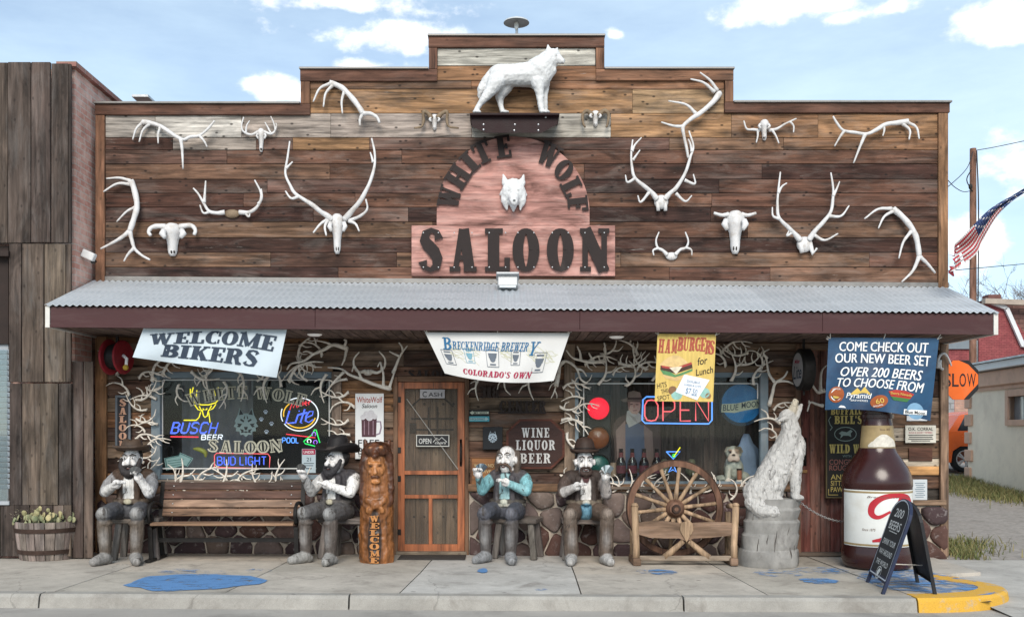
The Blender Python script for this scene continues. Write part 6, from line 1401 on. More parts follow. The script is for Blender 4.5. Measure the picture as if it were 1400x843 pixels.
neon('neon_sign', 'oval neon beer sign with blue Lite letters inside white and amber rings', 410, 590, [('ring_tube', NW, lite_ring), ('amber_tube', NO, lambda mb: (ntube(mb, arc(409.5, 566, 22, 18.5, 215, 345, 24), NYD, .009), ntube(mb, arc(409.5, 566, 22, 18.5, 130, 190, 10), NYD, .009))),
  ('script_tube', NR, lambda mb: [ntube(mb, p, NYD-.01, .008) for p in ([(396, 560), (399, 551), (401, 557), (404, 550), (406, 557)], [(408, 551), (408, 556)], [(411, 547), (411, 555)], [(414, 546), (414, 554)], [(416, 552), (420, 550), (418, 548), (416, 551), (419, 554)], [(422, 553), (422, 549), (425, 548)])]),
  ('letter_tube', NB, lambda mb: [ntube(mb, p, NYD-.004+.004*i, .0085) for i in (0, 1) for p in ([(395+i, 561), (390+i, 578), (402, 578-i)], [(407+i, 566), (403+i, 578)], [(408.6, 561), (409.4-i, 562)], [(416+i, 559), (410+i, 577), (413, 578)], [(408, 566+i), (420, 563+i)], [(417+i, 571), (427, 567), (428, 562), (423, 562), (418+i, 568), (417+i, 575), (422, 577), (428, 573)])])])
neon('neon_sign', 'small neon POOL sign with a red cue and green ball rack', 425, 610, [('letter_tube', NLB, lambda mb: nword(mb, 'POOL', 386, 605, 7, 22, NYD, .008)), ('cue_tube', NR, lambda mb: ntube(mb, [(391, 593), (431, 598)], NYD, .008)), ('rack_tube', NG, lambda mb: ntube(mb, [(430, 587), (426, 594), (415, 603), (417, 606), (436, 611), (438, 608), (432, 587), (430, 587)], NYD, .009)),
  ('ball_tube', NV, lambda mb: (ntube(mb, arc(429, 593, 2.6, 2.6, -60, 240, 10), NYD-.01, .007), ntube(mb, arc(431, 604, 2.6, 2.6, -60, 240, 10), NYD-.01, .007))), ('ball_tube', NW, lambda mb: ntube(mb, arc(422.5, 602.5, 2.6, 2.6, -60, 240, 10), NYD-.01, .007))])
neon('neon_sign', 'low neon BUD LIGHT sign in a red frame behind the SALOON lettering', 330, 640, [('frame_tube', NP, lambda mb: ntube(mb, [(293, 640), (293, 622), (296, 619), (366, 620), (369, 624), (368, 640), (292, 638.5)], NYD+.03, .008)), ('letter_tube', NB, lambda mb: nword(mb, 'BUD LIGHT', 297, 635, 11, 67, NYD+.03, .0085))])
neon('neon_sign', 'big red OPEN neon in a blue rounded frame, half behind the hamburger poster', 925, 580, [('frame_tube', NLB, lambda mb: ntube(mb, [(884, 542), (970, 542), (973.5, 546), (973.5, 574), (969, 579), (882, 578), (878, 574), (879, 546), (884, 542)], NYD, .013)), ('letter_tube', NP, lambda mb: nword(mb, 'OPEN', 881.5, 575, 28.5, 89, NYD, .0115)),
  ('backing', M('dark_neon_backing', (.03, .025, .035), .5), lambda mb: px_box(mb, 884, 572, 968, 577, NYD+.02, .01))])
neon('neon_sign', 'small blue neon martini glass above the wagon wheel', 920, 645, [('glass_tube', NLB, lambda mb: (ntube(mb, [(911, 617), (930, 617), (920.5, 627), (911, 617)], NYD, .009), ntube(mb, [(918, 638), (914, 645), (920, 641.5), (925, 645), (922, 638)], NYD, .008))), ('stick_tube', NY, lambda mb: ntube(mb, [(921, 624), (930, 611)], NYD-.01, .009)), ('olive_tube', NG, lambda mb: ntube(mb, arc(921.5, 622.5, 2, 2, 0, 330, 8), NYD-.012, .008))])
# pale arrow sign, plastic banana, age notice
t = thing('arrow_sign', 'pale teal plastic arrow sign leaning in the corner of the neon window', 'sign', P(243, 645, .12)); O = t.location
ar = [(224, 626), (244, 622), (246, 618), (264, 626), (256, 638), (252, 636), (227, 643)]
mb = MB(); mb.prism(ar, plane(.14), .03); mb.build('panel', M('pale_teal_plastic', (.36, .48, .47), .35, .1, 6, .03), t, origin=O)
mb = MB(); c0 = (243, 631)
for i in range(len(ar)):
    a, b_ = ar[i], ar[(i+1) % len(ar)]; mb.strip([(lerp(a[0], c0[0], .1), lerp(a[1], c0[1], .1)), (lerp(b_[0], c0[0], .1), lerp(b_[1], c0[1], .1))], 1, plane(.11), .001, off=.0+.0002*i, sides=False)
for k in range(3): mb.strip([(229, 630+3.4*k), (251-k, 627+3.4*k)], .7, plane(.11), .001, off=.001, sides=False)
mb.build('border_line', M('deep_teal', (.05, .14, .14), .5), t, origin=O)
mb = MB(); mb.tube([P(x, y, .2) for x, y in catmull([(265, 613, 0), (273, 617, 0), (280, 620, 0), (283, 612, 0)], 5) for x, y in ((x, y),)] if False else [P(v.x, v.y, .2) for v in catmull([(264, 613, 0), (272, 614, 0), (280, 618, 0), (281, 625, 0)], 5)], [.012, .028, .032, .03, .01], 9)
tag(mb.build('plastic_banana', M('dull_yellow_plastic', (.42, .40, .07), .4, .15), smooth=True, origin=P(272, 616, .2)), 'dull yellow plastic banana hanging behind the left pane', 'banana')
t, O, mp = board('age_notice', 'small red-topped notice with the number 21 low in the neon window', 'notice', 412.5, 613, 431.5, 646, .04, .004, M('pale_blue_card', (.42, .50, .54), .6, .1))
letters(t, O, [INKR, INKN], lambda mb: (mb.prism([(413.2, 613.5), (431, 613.5), (431, 621), (413.2, 621)], mp, .0005, off=.0005, sides=False, mi=0), mb.text('21', 422, 627.5, 5, mp, width=6, bold=.03, mi=1), mb.strip([(415, 633), (429, 633)], 1, mp, .0005, off=.001, sides=False, mi=1), mb.strip([(416, 636), (428, 636)], 1, mp, .0005, off=.001, sides=False, mi=1), mb.strip([(418, 640), (426, 640)], 1.4, mp, .0005, off=.001, sides=False, mi=1)))
mb = MB(); mb.text('UNDER', 422, 617.5, 3.4, mp, width=14, bold=.03, off=.002); mb.build('lettering', INKW, t, origin=O)
t = thing('black_cat_figure', 'dark metal pitcher in the lower left corner of the neon window', 'pitcher', P(222, 641, .2)); O = t.location
t.name = 'metal_pitcher'
mb = MB(); mb.lathe([(0, 0), (.09, 0), (.10, .02), (.07, .1), (.06, .2), (.09, .30), (.07, .30), (.0, .28)], O+Vector((0, 0, .02)), 20); mb.build('body', IRON, t, True, origin=O)
mb = MB(); mb.tube([O+Vector((.06, 0, .28)), O+Vector((.13, 0, .29)), O+Vector((.14, 0, .2)), O+Vector((.08, 0, .12))], .012, 7); mb.build('handle', IRON, t, True, origin=O)

# traffic light
t = thing('traffic_light', 'old traffic light with lit red lens over unlit amber and green ones', 'traffic light', P(818, 650, .35)); O = t.location
mb = MB(); px_box(mb, 801, 538, 836, 652, .36, .3, None, None, .02); mb.build('housing', M('dull_black_housing', (.02, .02, .021), .5, .2), t, origin=O)
for y, m_, nm in ((558, EMIT('red_signal_glow', (1, .006, .035), .85), 'lens'), (598, M('amber_lens', (.30, .075, .015), .2, .15, 30, .3, 60, spec=.6), 'lens'), (636, M('green_lens', (.015, .11, .09), .2, .15, 30, .3, 60, spec=.6), 'lens')):
    c = P(818, y, .33); mb = MB(); mb.lathe([(.0, .05), (.05, .045), (.10, .03), (.135, .008), (.142, 0)], (0, 0, 0), 28); rx = Euler((R(90), 0, 0)).to_matrix(); mb.v = [rm_ for rm_ in [rx @ v+c for v in mb.v]]; lo_ = mb.build(nm, m_, t, True, origin=O)
    mb = MB(); mb.lathe([(.142, -.01), (.158, 0), (.158, .05), (.15, .06), (.147, .05), (.142, 0)], (0, 0, 0), 28); mb.v = [rx @ v+c for v in mb.v]; mb.build('lens_ring', IRON, lo_, True, origin=O, sharp=40)
# bottles on the sill
BRB = M('brown_bottle_glass', (.022, .010, .008), .12, .2, 4, 0, spec=.6)
def small_bottle(px, cols, label, first=None):
    c = P(px, 651, .22); t = thing('beer_bottle', label, 'bottle', c, 0, 'beer bottles on the right sill')
    mb = MB(); mb.lathe([(0, 0), (.058, 0), (.062, .01), (.062, .17), (.055, .2), (.03, .25), (.024, .28), (.024, .34), (.027, .345), (.027, .36), (0, .36)], (0, 0, 0), 20); mb.build('glass', BRB, t, True, sharp=45)
    mb = MB(); mb.lathe([(.0627, .045), (.0633, .05), (.0633, .14), (.0627, .145)], (0, 0, 0), 20); mb.build('label_band', M('paper_'+label[:14], cols[0], .6, .3, 30), t, True)
    mb = MB(); mb.lathe([(.031, .25), (.026, .275), (.0255, .31)], (0, 0, 0), 20); mb.build('neck_label', M('neck_'+label[:14], cols[1], .6, .3, 30), t, True)
small_bottle(849, ((.14, .03, .04), (.22, .05, .05)), 'brown beer bottle with plum label, nearest the traffic light')
small_bottle(864.5, ((.10, .09, .07), (.05, .04, .04)), 'brown beer bottle with dark label and pale ring, second from the traffic light')
small_bottle(880.5, ((.20, .035, .03), (.26, .05, .03)), 'brown beer bottle with bright red label, third from the traffic light')
small_bottle(898, ((.16, .22, .32), (.26, .06, .05)), 'brown beer bottle with pale blue label beside the wagon wheel')
mb = MB(); mb.lathe([(0, 0), (.04, 0), (.04, .17), (.034, .18), (0, .18)], (0, 0, 0), 16); o = mb.build('pillar_candle', M('tan_wax', (.34, .22, .15), .5), smooth=True, sharp=40); o.location = P(838.5, 651, .25); tag(o, 'tan pillar candle on the sill between traffic light and bottles', 'candle')
for px, lab in ((908, 'small mossy skull-shaped pebble figure on the sill left of the wheel hub'), (945, 'mossy carved stone figure on the sill behind the wagon wheel spokes')):
    b = Blob(); c = P(px, 652, .25); b.ell(c+Vector((0, 0, .09)), (.07, .06, .09), (.16, .14, .09)).ell(c+Vector((0, -.02, .19)), (.055, .05, .05), (.2, .17, .1)).ell(c+Vector((.03, -.05, .05)), (.03, .03, .04), (.12, .12, .07))
    tag(b.build('stone_figure', PAINTED, None, .012, 2, c, amp=.01, ascale=30), lab if px != 908 else 'mossy stone figure on the sill right of the bottles', 'figurine')
# flat cardboard cowboy
t = thing('cowboy_standee', 'flat cardboard cowboy in brown hat, neckerchief and tan vest inside the right window', 'cutout', P(867, 668, .30)); O = t.location
CARD = M('printed_card', attr=True, rough=.55, var=.22, scale=7, bump=0)
mp = plane(.30)
mb = MB()
mb.prism([(842, 668), (840, 610), (838, 580), (846, 570), (856, 566), (868, 563), (886, 572), (898, 580), (904, 600), (902, 668)], mp, .006, (.10, .055, .045), off=0)
def fl(poly, c, k): mb.prism(poly, mp, .0006, [min(.6, 1.9*q_) for q_ in c], off=.006+.0008*k, sides=False)
fl([(855, 580), (866, 574), (880, 582), (886, 668), (854, 668)], (.055, .065, .10), 1); fl([(842, 588), (855, 574), (855, 668), (846, 668)], (.17, .105, .09), 2); fl([(880, 580), (892, 590), (896, 668), (884, 668)], (.14, .085, .07), 2)
fl([(857, 562), (864, 558), (876, 566), (882, 572), (872, 578), (860, 584), (856, 575)], (.28, .26, .23), 3); fl([(860, 566), (868, 570), (872, 578), (866, 574)], (.2, .18, .16), 4)
fl([(858, 548), (861, 544), (874, 545), (876, 552), (875, 560), (871, 566), (864, 565), (859, 559)], (.34, .20, .15), 5); fl([(861, 552), (865, 551.4), (865, 552.6), (861, 553.2)], (.06, .035, .03), 6); fl([(869, 552), (873, 552), (873, 553.2), (869, 553)], (.06, .035, .03), 6); fl([(865, 560.5), (871, 560), (871, 561), (866, 561.6)], (.14, .05, .045), 6); fl([(866, 553), (868, 553), (869, 558), (865.6, 558)], (.26, .14, .10), 6); fl([(858, 548), (862, 548), (861, 558), (859, 559)], (.18, .10, .08), 6)
fl([(848, 546), (858, 543.5), (876, 544), (888, 547), (878, 549.5), (862, 549), (852, 549)], (.12, .08, .06), 7); fl([(858, 545), (859, 536), (866, 533.5), (875, 536), (878, 545)], (.17, .115, .085), 8); fl([(858.4, 543), (877.6, 543), (878, 546), (858, 546)], (.05, .03, .025), 9)
fl([(896, 570), (916, 560), (917, 564), (900, 578)], (.16, .10, .08), 3); fl([(852, 640), (888, 640), (888, 645), (852, 645)], (.06, .035, .02), 5)
mb.build('cutout', CARD, t, origin=O)
mb = MB(); px_box(mb, 862, 600, 868, 668, .31, .02); mb.build('strut', DKB, t, origin=O)
# blue round beer sign
t = thing('round_beer_sign', 'blue moon-disc beer sign with cream ribbon in the right window', 'sign', P(1012, 575, .14)); O = t.location
mb = MB(); disc(mb, 1014, 553, 30, 29, plane(.15), .02, n=40); mb.prism([(985, 552), (1043, 542), (1046, 552), (1043, 562), (1036, 573), (985, 565), (983, 558)], plane(.15), .018); mb.build('backing', M('navy_sign_edge', (.014, .03, .055), .5), t, origin=O)
mb = MB(); disc(mb, 1014, 551, 27, 26.5, plane(.15), .026, n=40); mb.build('moon_disc', M('moon_blue', (.02, .17, .42), .35, .3, 8, .05, stain=(.12, .3, .5), stain_amt=.5), t, origin=O)
mb = MB(); mb.prism([(987, 552), (1008, 551), (1026, 547), (1041, 545), (1043, 551), (1040, 557), (1022, 560), (1004, 564), (986, 563)], plane(.15), .03); mb.build('ribbon', M('cream_ribbon', (.56, .54, .40), .5, .1), t, origin=O)
mb = MB(); mb.text('BLUE', 999, 556.5, 8, plane(.12), width=22, bold=.04, rot=-3, shear=.15, off=.003); mb.text('MOON', 1027, 552.5, 8, plane(.12), width=27, bold=.04, rot=-6, shear=.15, off=.003); mb.build('lettering', INKN, t, origin=O)
# bulldog
BD_ = P(1003, 659, .2); q = lambda x, y, d=0: P(x, y, .2+d)
FUR = (.50, .45, .38); b = Blob()
b.ell(q(1003, 641), (.13, .13, .16), FUR).ell(q(1002, 633, -.06), (.10, .09, .11), (.55, .51, .45)).chain([q(996, 640, -.1), q(995, 657, -.12)], [.05, .035], FUR).chain([q(1010, 640, -.1), q(1011, 657, -.12)], [.05, .035], FUR).ell(q(995, 657.5, -.14), (.045, .05, .025), FUR).ell(q(1011, 657.5, -.14), (.045, .05, .025), FUR)
b.ell(q(988, 654, .0), (.10, .12, .05), FUR).ell(q(1018, 652, .0), (.07, .10, .07), FUR).ell(q(1003, 619, -.08), (.105, .09, .095), FUR).ell(q(1003, 625, -.15), (.075, .05, .05), (.42, .36, .3)).ell(q(998, 627, -.17), (.035, .03, .04), (.36, .3, .25)).ell(q(1008, 627, -.17), (.035, .03, .04), (.36, .3, .25)).ell(q(1003, 621.5, -.195), (.02, .015, .014), (.02, .015, .015)).ell(q(1003, 629.5, -.17), (.05, .02, .008), (.08, .04, .04))
for s_ in (-1, 1): b.cap(q(1003+s_*8, 613, -.06), q(1003+s_*11.5, 617, -.08), .03, .016, (.3, .22, .16)); b.ell(q(1003+s_*4.6, 617.5, -.172), (.016, .01, .014), (.03, .02, .02)); b.ell(q(1003+s_*5, 615, -.155), (.03, .015, .012), (.3, .23, .17))
b.paint(q(1008, 615, -.1), (.06, .1, .06), (.2, .15, .11))
tag(b.build('bulldog_statue', PAINTED, None, .009, 2, BD_, amp=.004, ascale=30), 'seated cream bulldog statue on the sill under the round blue sign', 'statue')
t = thing('beer_glass', 'small amber jar on the sill at the feet of the bulldog statue', 'jar', P(1011, 655, .05)); mb = MB(); mb.lathe([(0, 0), (.03, 0), (.032, .08), (.028, .12), (0, .12)], (0, 0, 0), 14); mb.build('jar', M('amber_jar', (.22, .09, .05), .3), t, True, sharp=40); t.name = 'amber_jar'
mb = MB(); mb.lathe([(0, .0), (.034, .0), (.034, .02), (0, .02)], (0, 0, .12), 14); mb.build('lid', IRON, t)
mb = MB(); c = P(1022, 655, .42); n = 40; vs_ = []; pr = [(.0, .60), (.035, .595), (.06, .54), (.085, .47), (.14, .40), (.15, .28), (.13, .2), (.16, .08), (.2, .0)]
for rr, z in pr:
    for k in range(n): a = 2*math.pi*k/n; q_ = rr*(1+.12*math.sin(5*a+z*4)+.05*math.sin(11*a)); vs_.append((q_*math.cos(a)+.02*math.sin(z*9), q_*math.sin(a)*.6, z))
mb.add(vs_, [(j*n+k, j*n+(k+1) % n, (j+1)*n+(k+1) % n, (j+1)*n+k) for j in range(len(pr)-1) for k in range(n)])
o = mb.build('draped_cloth', M('pale_blue_cloth', (.30, .36, .50), .85, .15), smooth=True); o.location = c; tag(o, 'pale blue folded cloth draped behind the bulldog in the right window', 'cloth')
# ================================================================== ON THE SIDEWALK
# ---- half-barrel planter with cactus
c = G(66, 762); t = thing('barrel_planter', 'weathered half barrel planter with rusty hoops at the foot of the board wall', 'planter', c)
r = random.Random(3); n = 20
mb = MB()
for i in range(n):
    a0, a1 = 2*math.pi*(i+.04)/n, 2*math.pi*(i+.96)/n; col = jit(srgb(122, 108, 100), r, .22); vs_ = []
    for z, rr in ((0, .315), (.15, .345), (.30, .365), (.455, .375)):
        for d in (0, -.025):
            for a in (a0, (a0+a1)/2, a1): vs_.append(((rr+d)*math.cos(a), (rr+d)*math.sin(a), z))
    fs = []
    for j in range(3):
        o = j*6
        for k in range(2): fs.append((o+k, o+k+1, o+6+k+1, o+6+k)); fs.append((o+3+k+1, o+3+k, o+9+k, o+9+k+1))
        fs += [(o+3, o, o+6, o+9), (o+2, o+5, o+11, o+8)]
    fs += [(18, 19, 22, 21), (19, 20, 23, 22)]
    mb.add(vs_, fs, col)
mb.build('stave', WOOD('barrel_stave', 'z', .85, .45, .5, (.24, .22, .21), 16, .5, .0), t).name = 'barrel_side'
RUST = M('rusty_hoop', (.06, .038, .03), .75, .4, 14, .3, metal=.3)
for z, rr in ((.10, .343), (.355, .376)): mb = MB(); mb.lathe([(rr-.01, -.025), (rr, -.025), (rr+.006, .025), (rr-.01, .025)], (0, 0, z), 40); mb.build('hoop', RUST, t, True, sharp=40)
mb = MB(); mb.lathe([(.35, 0), (.2, .02), (.0, .03)], (0, 0, .40), 24); mb.build('soil', M('dry_soil', (.09, .07, .05), .95, .3, 20, .6), t, True)
mb = MB(); r = random.Random(9)
def pad(p, s, rz, tilt, c): mb.ell(p, (s*.82, s*.24, s), (tilt, r.uniform(-.35, .35), rz), c, None, 9, 7)
for i in range(150):
    a = r.uniform(0, 6.28); q_ = .40*math.sqrt(r.random()); s = r.uniform(.025, .048); g = r.random()
    pad((q_*math.cos(a), q_*math.sin(a)*.92, .42+r.random()*.09*(1.2-q_)+s*.6), s, r.uniform(-.9, .9), r.uniform(-.4, .4), (lerp(.17, .34, g), lerp(.20, .33, g), lerp(.11, .19, g)))
for i in range(110):
    a = r.uniform(0, 6.28); q_ = .34*math.sqrt(r.random()); s = r.uniform(.022, .042); g = r.random()
    pad((q_*math.cos(a), q_*math.sin(a)*.9, .49+r.random()*.12*(1.3-2*q_)), s, r.uniform(-.9, .9), r.uniform(-.4, .4), (lerp(.20, .44, g), lerp(.21, .38, g), lerp(.11, .20, g)))
# spines
for i in range(420):
    a = r.uniform(0, 6.28); q_ = .41*math.sqrt(r.random()); z = .47+r.random()*.14; d = Vector((math.cos(a), -.8, r.uniform(.2, 1))).normalized()*r.uniform(.02, .035); p = Vector((q_*math.cos(a), q_*math.sin(a)*.9, z)); s_ = Vector((.0012, 0, .0012))
    mb.add([p-s_, p+s_, p+d], [(0, 1, 2)], (.5, .44, .32))
o = mb.build('prickly_pear', M('cactus_skin', attr=True, rough=.65, var=.3, scale=40, bump=.4, bscale=120, stain=(.26, .2, .12), stain_amt=.5, stain_scale=12), smooth=True); o.location = c
tag(o, 'low clump of pale green prickly pear pads filling the half barrel', 'cactus')

# ---- slatted bench
SL = WOOD('bench_slat', 'x', .7, .4, .2, (.22, .19, .17), 22, .3, 0)
c = G(312, 765); c.y = -.62; t = thing('park_bench', 'long wooden slatted bench with black scrolled iron ends under the neon window', 'bench', c)
Lh = .84; r = random.Random(6)
for (y, z, ang, w, col) in ((-.26, .455, 4, .10, srgb(138, 104, 78)), (-.145, .445, 2, .10, srgb(120, 90, 70)), (-.03, .44, 0, .10, srgb(112, 84, 66)), (.075, .44, -3, .09, srgb(104, 78, 62))):
    mb = MB(); mb.box((0, y, z), (2*Lh, w, .03), (R(ang), 0, 0), jit(col, r, .05), None, .006); mb.build('seat_slat', SL, t)
for (y, z, col) in ((.125, .56, srgb(130, 98, 74)), (.15, .665, srgb(146, 116, 92)), (.175, .77, srgb(92, 64, 52)), (.20, .875, srgb(76, 52, 44))):
    mb = MB(); mb.box((0, y, z), (2*Lh, .028, .094), (R(-14), 0, 0), jit(col, r, .05), None, .006); s_ = mb.build('back_slat', SL, t)
    mb = MB()
    for x in (-.72, .72): mb.ell((x, y-.02, z), (.009, .005, .009), n=8, k=5)
    mb.build('bolt', M('zinc_bolt'), s_)
for s_ in (-1, 1):
    x = s_*(Lh+.02); mb = MB()
    mb.bar((x, -.26, .40), (x, .10, .42), .05, .03, up=(0, 0, 1)); mb.bar((x, .1, .42), (x, .21, .93), .05, .03, up=(0, 1, 0)); mb.bar((x, -.24, .42), (x, -.20, .02), .05, .03, up=(0, 1, 0)); mb.bar((x, .06, .42), (x, .18, .02), .05, .03, up=(0, 1, 0)); mb.bar((x, -.33, .025), (x, .26, .025), .06, .03, up=(0, 0, 1))
    mb.tube(catmull([(x, .14, .62), (x, 0, .68), (x, -.16, .69), (x, -.27, .64), (x, -.30, .55), (x, -.25, .47), (x, -.18, .49), (x, -.19, .56)], 6), .022, 8)
    mb.build('iron_end', IRON, t, False)
mb = MB(); mb.bar((-Lh, -.02, .24), (Lh, -.02, .24), .03, .05, up=(0, 0, 1)); mb.build('stretcher', IRON, t)

# ---- carved WELCOME totem
c = G(514, 767); t = thing('carved_totem', 'varnished log carving of a long-haired face under a wolf headdress with WELCOME', 'wood carving', c)
TOT = WOOD('varnished_carving', 'z', .42, .5, .06, (.1, .07, .05), 14, .5, .35, spec=.45)
o1, o2, o3 = (.25, .095, .03), (.075, .026, .011), (.37, .15, .05); s = 113.
v = lambda x, y, d=0: Vector(((x-514)/s, d, (767-y)/s))
b = Blob()
b.chain([v(515, 762), v(514, 720), v(516, 680), v(515, 640)], [.215, .20, .20, .185], o1)
b.ell(v(516, 640, -.10), (.115, .12, .19), o3); b.ell(v(516, 655, -.13), (.09, .09, .09), o3)          # face
b.cap(v(516, 633, -.205), v(516, 646, -.235), .018, .029, o3); b.ell(v(516, 652, -.215), (.055, .03, .014), o2); b.ell(v(516, 658.5, -.20), (.06, .035, .03), o3)
for k in (-1, 1):
    b.ell(v(516+k*5.2, 637, -.212), (.026, .016, .011), (.03, .012, .006)); b.ell(v(516+k*5.5, 633.5, -.212), (.045, .024, .012), o3); b.ell(v(516+k*7, 645, -.172), (.034, .03, .04), o3)
    b.chain([v(516+k*15, 622, -.07), v(516+k*17.5, 650, -.06), v(516+k*17, 685, -.08), v(516+k*10, 695, -.13)], [.06, .055, .05, .035], o2)      # hair
    b.cap(v(516+k*13, 618, -.03), v(516+k*17, 604, -.02), .055, .022, o2)                              # wolf ears
    b.ell(v(516+k*7, 613, -.19), (.03, .02, .022), o3); b.cap(v(516, 688, -.19), v(516+k*9, 697, -.17), .03, .04, o3)
b.ell(v(516, 616, -.09), (.165, .13, .10), o2); b.cap(v(516, 618, -.16), v(516, 624, -.24), .065, .035, o2); b.chain([v(506, 682, -.15), v(516, 690, -.19), v(526, 682, -.15)], [.05, .055, .05], o1)
b.paint(v(515, 735, -.22), (.095, .10, .36), (.035, .02, .014))
b.build('carving', TOT, t, .011, 2, None, amp=.014, ascale=13)
mb = MB()
tp = lambda x, y, off=0: v(x, y, -.195-.012*(y-705)/60-off)
for i, ch in enumerate('WELCOME'): slab_letter(mb, ch, 515+(i % 2)*.6, 707+i*9.2, 7.6, tp, .02, 12.5, (-4, 3, -2, 3, 2, -3, 2)[i], fat=.95)
mb.build('lettering', M('carved_orange_wood', (.46, .20, .065), .45, .3, 20, .3), t)

# ---- wagon wheel seat
WW = WOOD('grey_oak', 'x', .75, .45, .3, (.25, .2, .17), 18, .5, .0, col=srgb(122, 98, 80)); WWZ = WOOD('grey_oak_upright', 'z', .75, .45, .3, (.25, .2, .17), 18, .5, .0, col=srgb(156, 130, 104)); WWR = WOOD('wheel_wood', 'z', .7, .4, .2, (.25, .2, .17), 14, .5, .0, col=srgb(108, 78, 62))
c = G(933, 770); c.y = -.88; t = thing('wagon_wheel_seat', 'rustic seat made with a big spoked wagon wheel as its back', 'seat', c)
s = 116.; hub = Vector(((925.5-933)/s, .30, (770-695)/s)); rad = .575
mb = MB(); mb.lathe([(rad-.07, -.03), (rad-.005, -.03), (rad, -.025), (rad, .025), (rad-.005, .03), (rad-.07, .03), (rad-.07, -.03)], (0, 0, 0), 56); rx = Euler((R(90), 0, 0)).to_matrix(); mb.v = [rx @ v_+hub for v_ in mb.v]; wheel = mb.build('wheel', WWR, t, True, sharp=40)
mb = MB(); mb.lathe([(rad+.002, -.03), (rad+.012, -.03), (rad+.012, .03), (rad+.002, .03)], (0, 0, 0), 56); mb.v = [rx @ v_+hub for v_ in mb.v]; mb.build('tyre_band', RUST, wheel, True, sharp=40)
for i in range(14):
    a = 2*math.pi*(i+.25)/14; d = Vector((math.cos(a), 0, math.sin(a))); mb = MB(); mb.tube([hub+d*.08, hub+d*.2, hub+d*.35, hub+d*(rad-.07)], [.03, .026, .022, .026], 8); mb.build('spoke', WWZ, wheel, True)
mb = MB(); mb.lathe([(0, .13), (.035, .13), (.04, .11), (.075, .10), (.085, .08), (.11, .05), (.115, -.05), (.08, -.1), (0, -.1)], (0, 0, 0), 28); mb.v = [rx @ v_+hub for v_ in mb.v]; h = mb.build('hub', WWR, wheel, True, sharp=40)
mb = MB(); mb.lathe([(.025, .135), (.05, .135), (.055, .12), (.05, .105)], (0, 0, 0), 24); mb.v = [rx @ v_+hub for v_ in mb.v]; mb.build('hub_band', RUST, wheel, True, sharp=40)
v = lambda x, y, d=0: Vector(((x-933)/s, d, (770-y)/s))
mb = MB(); pts = [(868, 712), (880, 710), (900, 709), (925, 712), (935, 716), (945, 712), (968, 711), (990, 711), (1002, 713)]
top = [v(x, y) for x, y in pts]; bot = [v(x, y) for x, y in [(868, 727), (885, 732), (905, 733), (925, 733), (935, 737), (945, 733), (968, 732), (988, 730), (1002, 727)]]; n = len(top)
mb.add([p+Vector((0, -.02, 0)) for p in top]+[p+Vector((0, -.02, 0)) for p in bot]+[p+Vector((0, .03, 0)) for p in top]+[p+Vector((0, .03, 0)) for p in bot], [(i, n+i, n+i+1, i+1) for i in range(n-1)]+[(2*n+i, i, i+1, 2*n+i+1) for i in range(n-1)]+[(n+i, 3*n+i, 3*n+i+1, n+i+1) for i in range(n-1)]+[(2*n+i+1, 3*n+i+1, 3*n+i, 2*n+i) for i in range(n-1)]+[(0, 2*n, 3*n, n), (n-1, 2*n-1, 4*n-1, 3*n-1)])
mb.build('front_rail', WW, t)
mb = MB(); mb.prism([(927, 712), (935, 709), (943, 712), (944, 722), (935, 738), (926, 722)], lambda x, y, off=0: v(x, y, -.022-off), .02); mb.build('carved_boss', WWZ, t)
mb = MB()
for k in range(3): mb.box((0, .085+.105*k, (770-724)/s+.012), (1.08, .095, .03), None, None, None, .006)
mb.build('seat_board', WW, t)
for x in (867, 1000.5):
    mb = MB(); mb.tube([v(x, 764, .0), v(x, 740, .0), v(x+(1 if x > 900 else -1), 720), v(x+(2.5 if x > 900 else -2), 690, .0)], [.045, .04, .042, .04], 10); mb.ell(v(x+(2.5 if x > 900 else -2), 688, 0), (.042, .042, .03)); mb.build('front_post', WWZ, t, True)
    mb = MB(); mb.bar(v(x, 755, .05), v(x, 730, .32), .05, .05); mb.bar(v(x, 765, .33), v(x, 700, .33), .06, .06); mb.build('rear_post', WWZ, t)
    mb = MB(); mb.tube([v(x, 690, .0), v(x, 690, .15), v(x, 692, .32)], .03, 8); mb.build('arm_rest', WWZ, t, True)
for x0 in (906, 966): mb = MB(); mb.tube([v(935+(x0-935)*.12, 737, .0), v(x0, 760, .02)], [.03, .045], 8); mb.build('brace', WWZ, t, True)
mb = MB(); mb.box(v(933.5, 760.5, .01), (1.19, .06, .06), None, None, None, .008); mb.build('foot_rail', WOOD('pale_grey_oak', 'x', .8, .4, .3, col=srgb(146, 130, 114)), t)
for x in (867, 999): mb = MB(); mb.box(v(x, 764.5, .14), (.09, .46, .09), None, None, None, .01); mb.build('foot', WW, t)

# ---- howling wolf on its stump
c = G(1050, 772); s = 1350/(12.5+c.y); v = lambda x, y, d=0: Vector(((x-1050)/s, d, (772-y)/s))
STU = M('grey_cracked_stump', (.25, .24, .225), .85, .4, 5, .9, 22, stretch=(1, 1, .6), stain=(.10, .09, .085), stain_amt=.7, stain_scale=4, stain_cut=.54)
mb = MB(); r = random.Random(2); prof = []
for z, rr, ox in ((0, .36, 0), (.03, .365, 0), (.18, .345, .0), (.2, .325, .0), (.36, .335, .02), (.39, .315, .03), (.52, .33, .05), (.55, .30, .05), (.66, .315, .07), (.69, .28, .08), (.79, .285, .1)): prof.append((z, rr, ox))
n = 36; vs_ = []
for z, rr, ox in prof:
    for k in range(n): a = 2*math.pi*k/n; q_ = rr*(1+.04*math.sin(3*a+z*9)+.025*math.sin(7*a+z*4)); vs_.append((q_*math.cos(a)+ox, q_*math.sin(a)*.85, z))
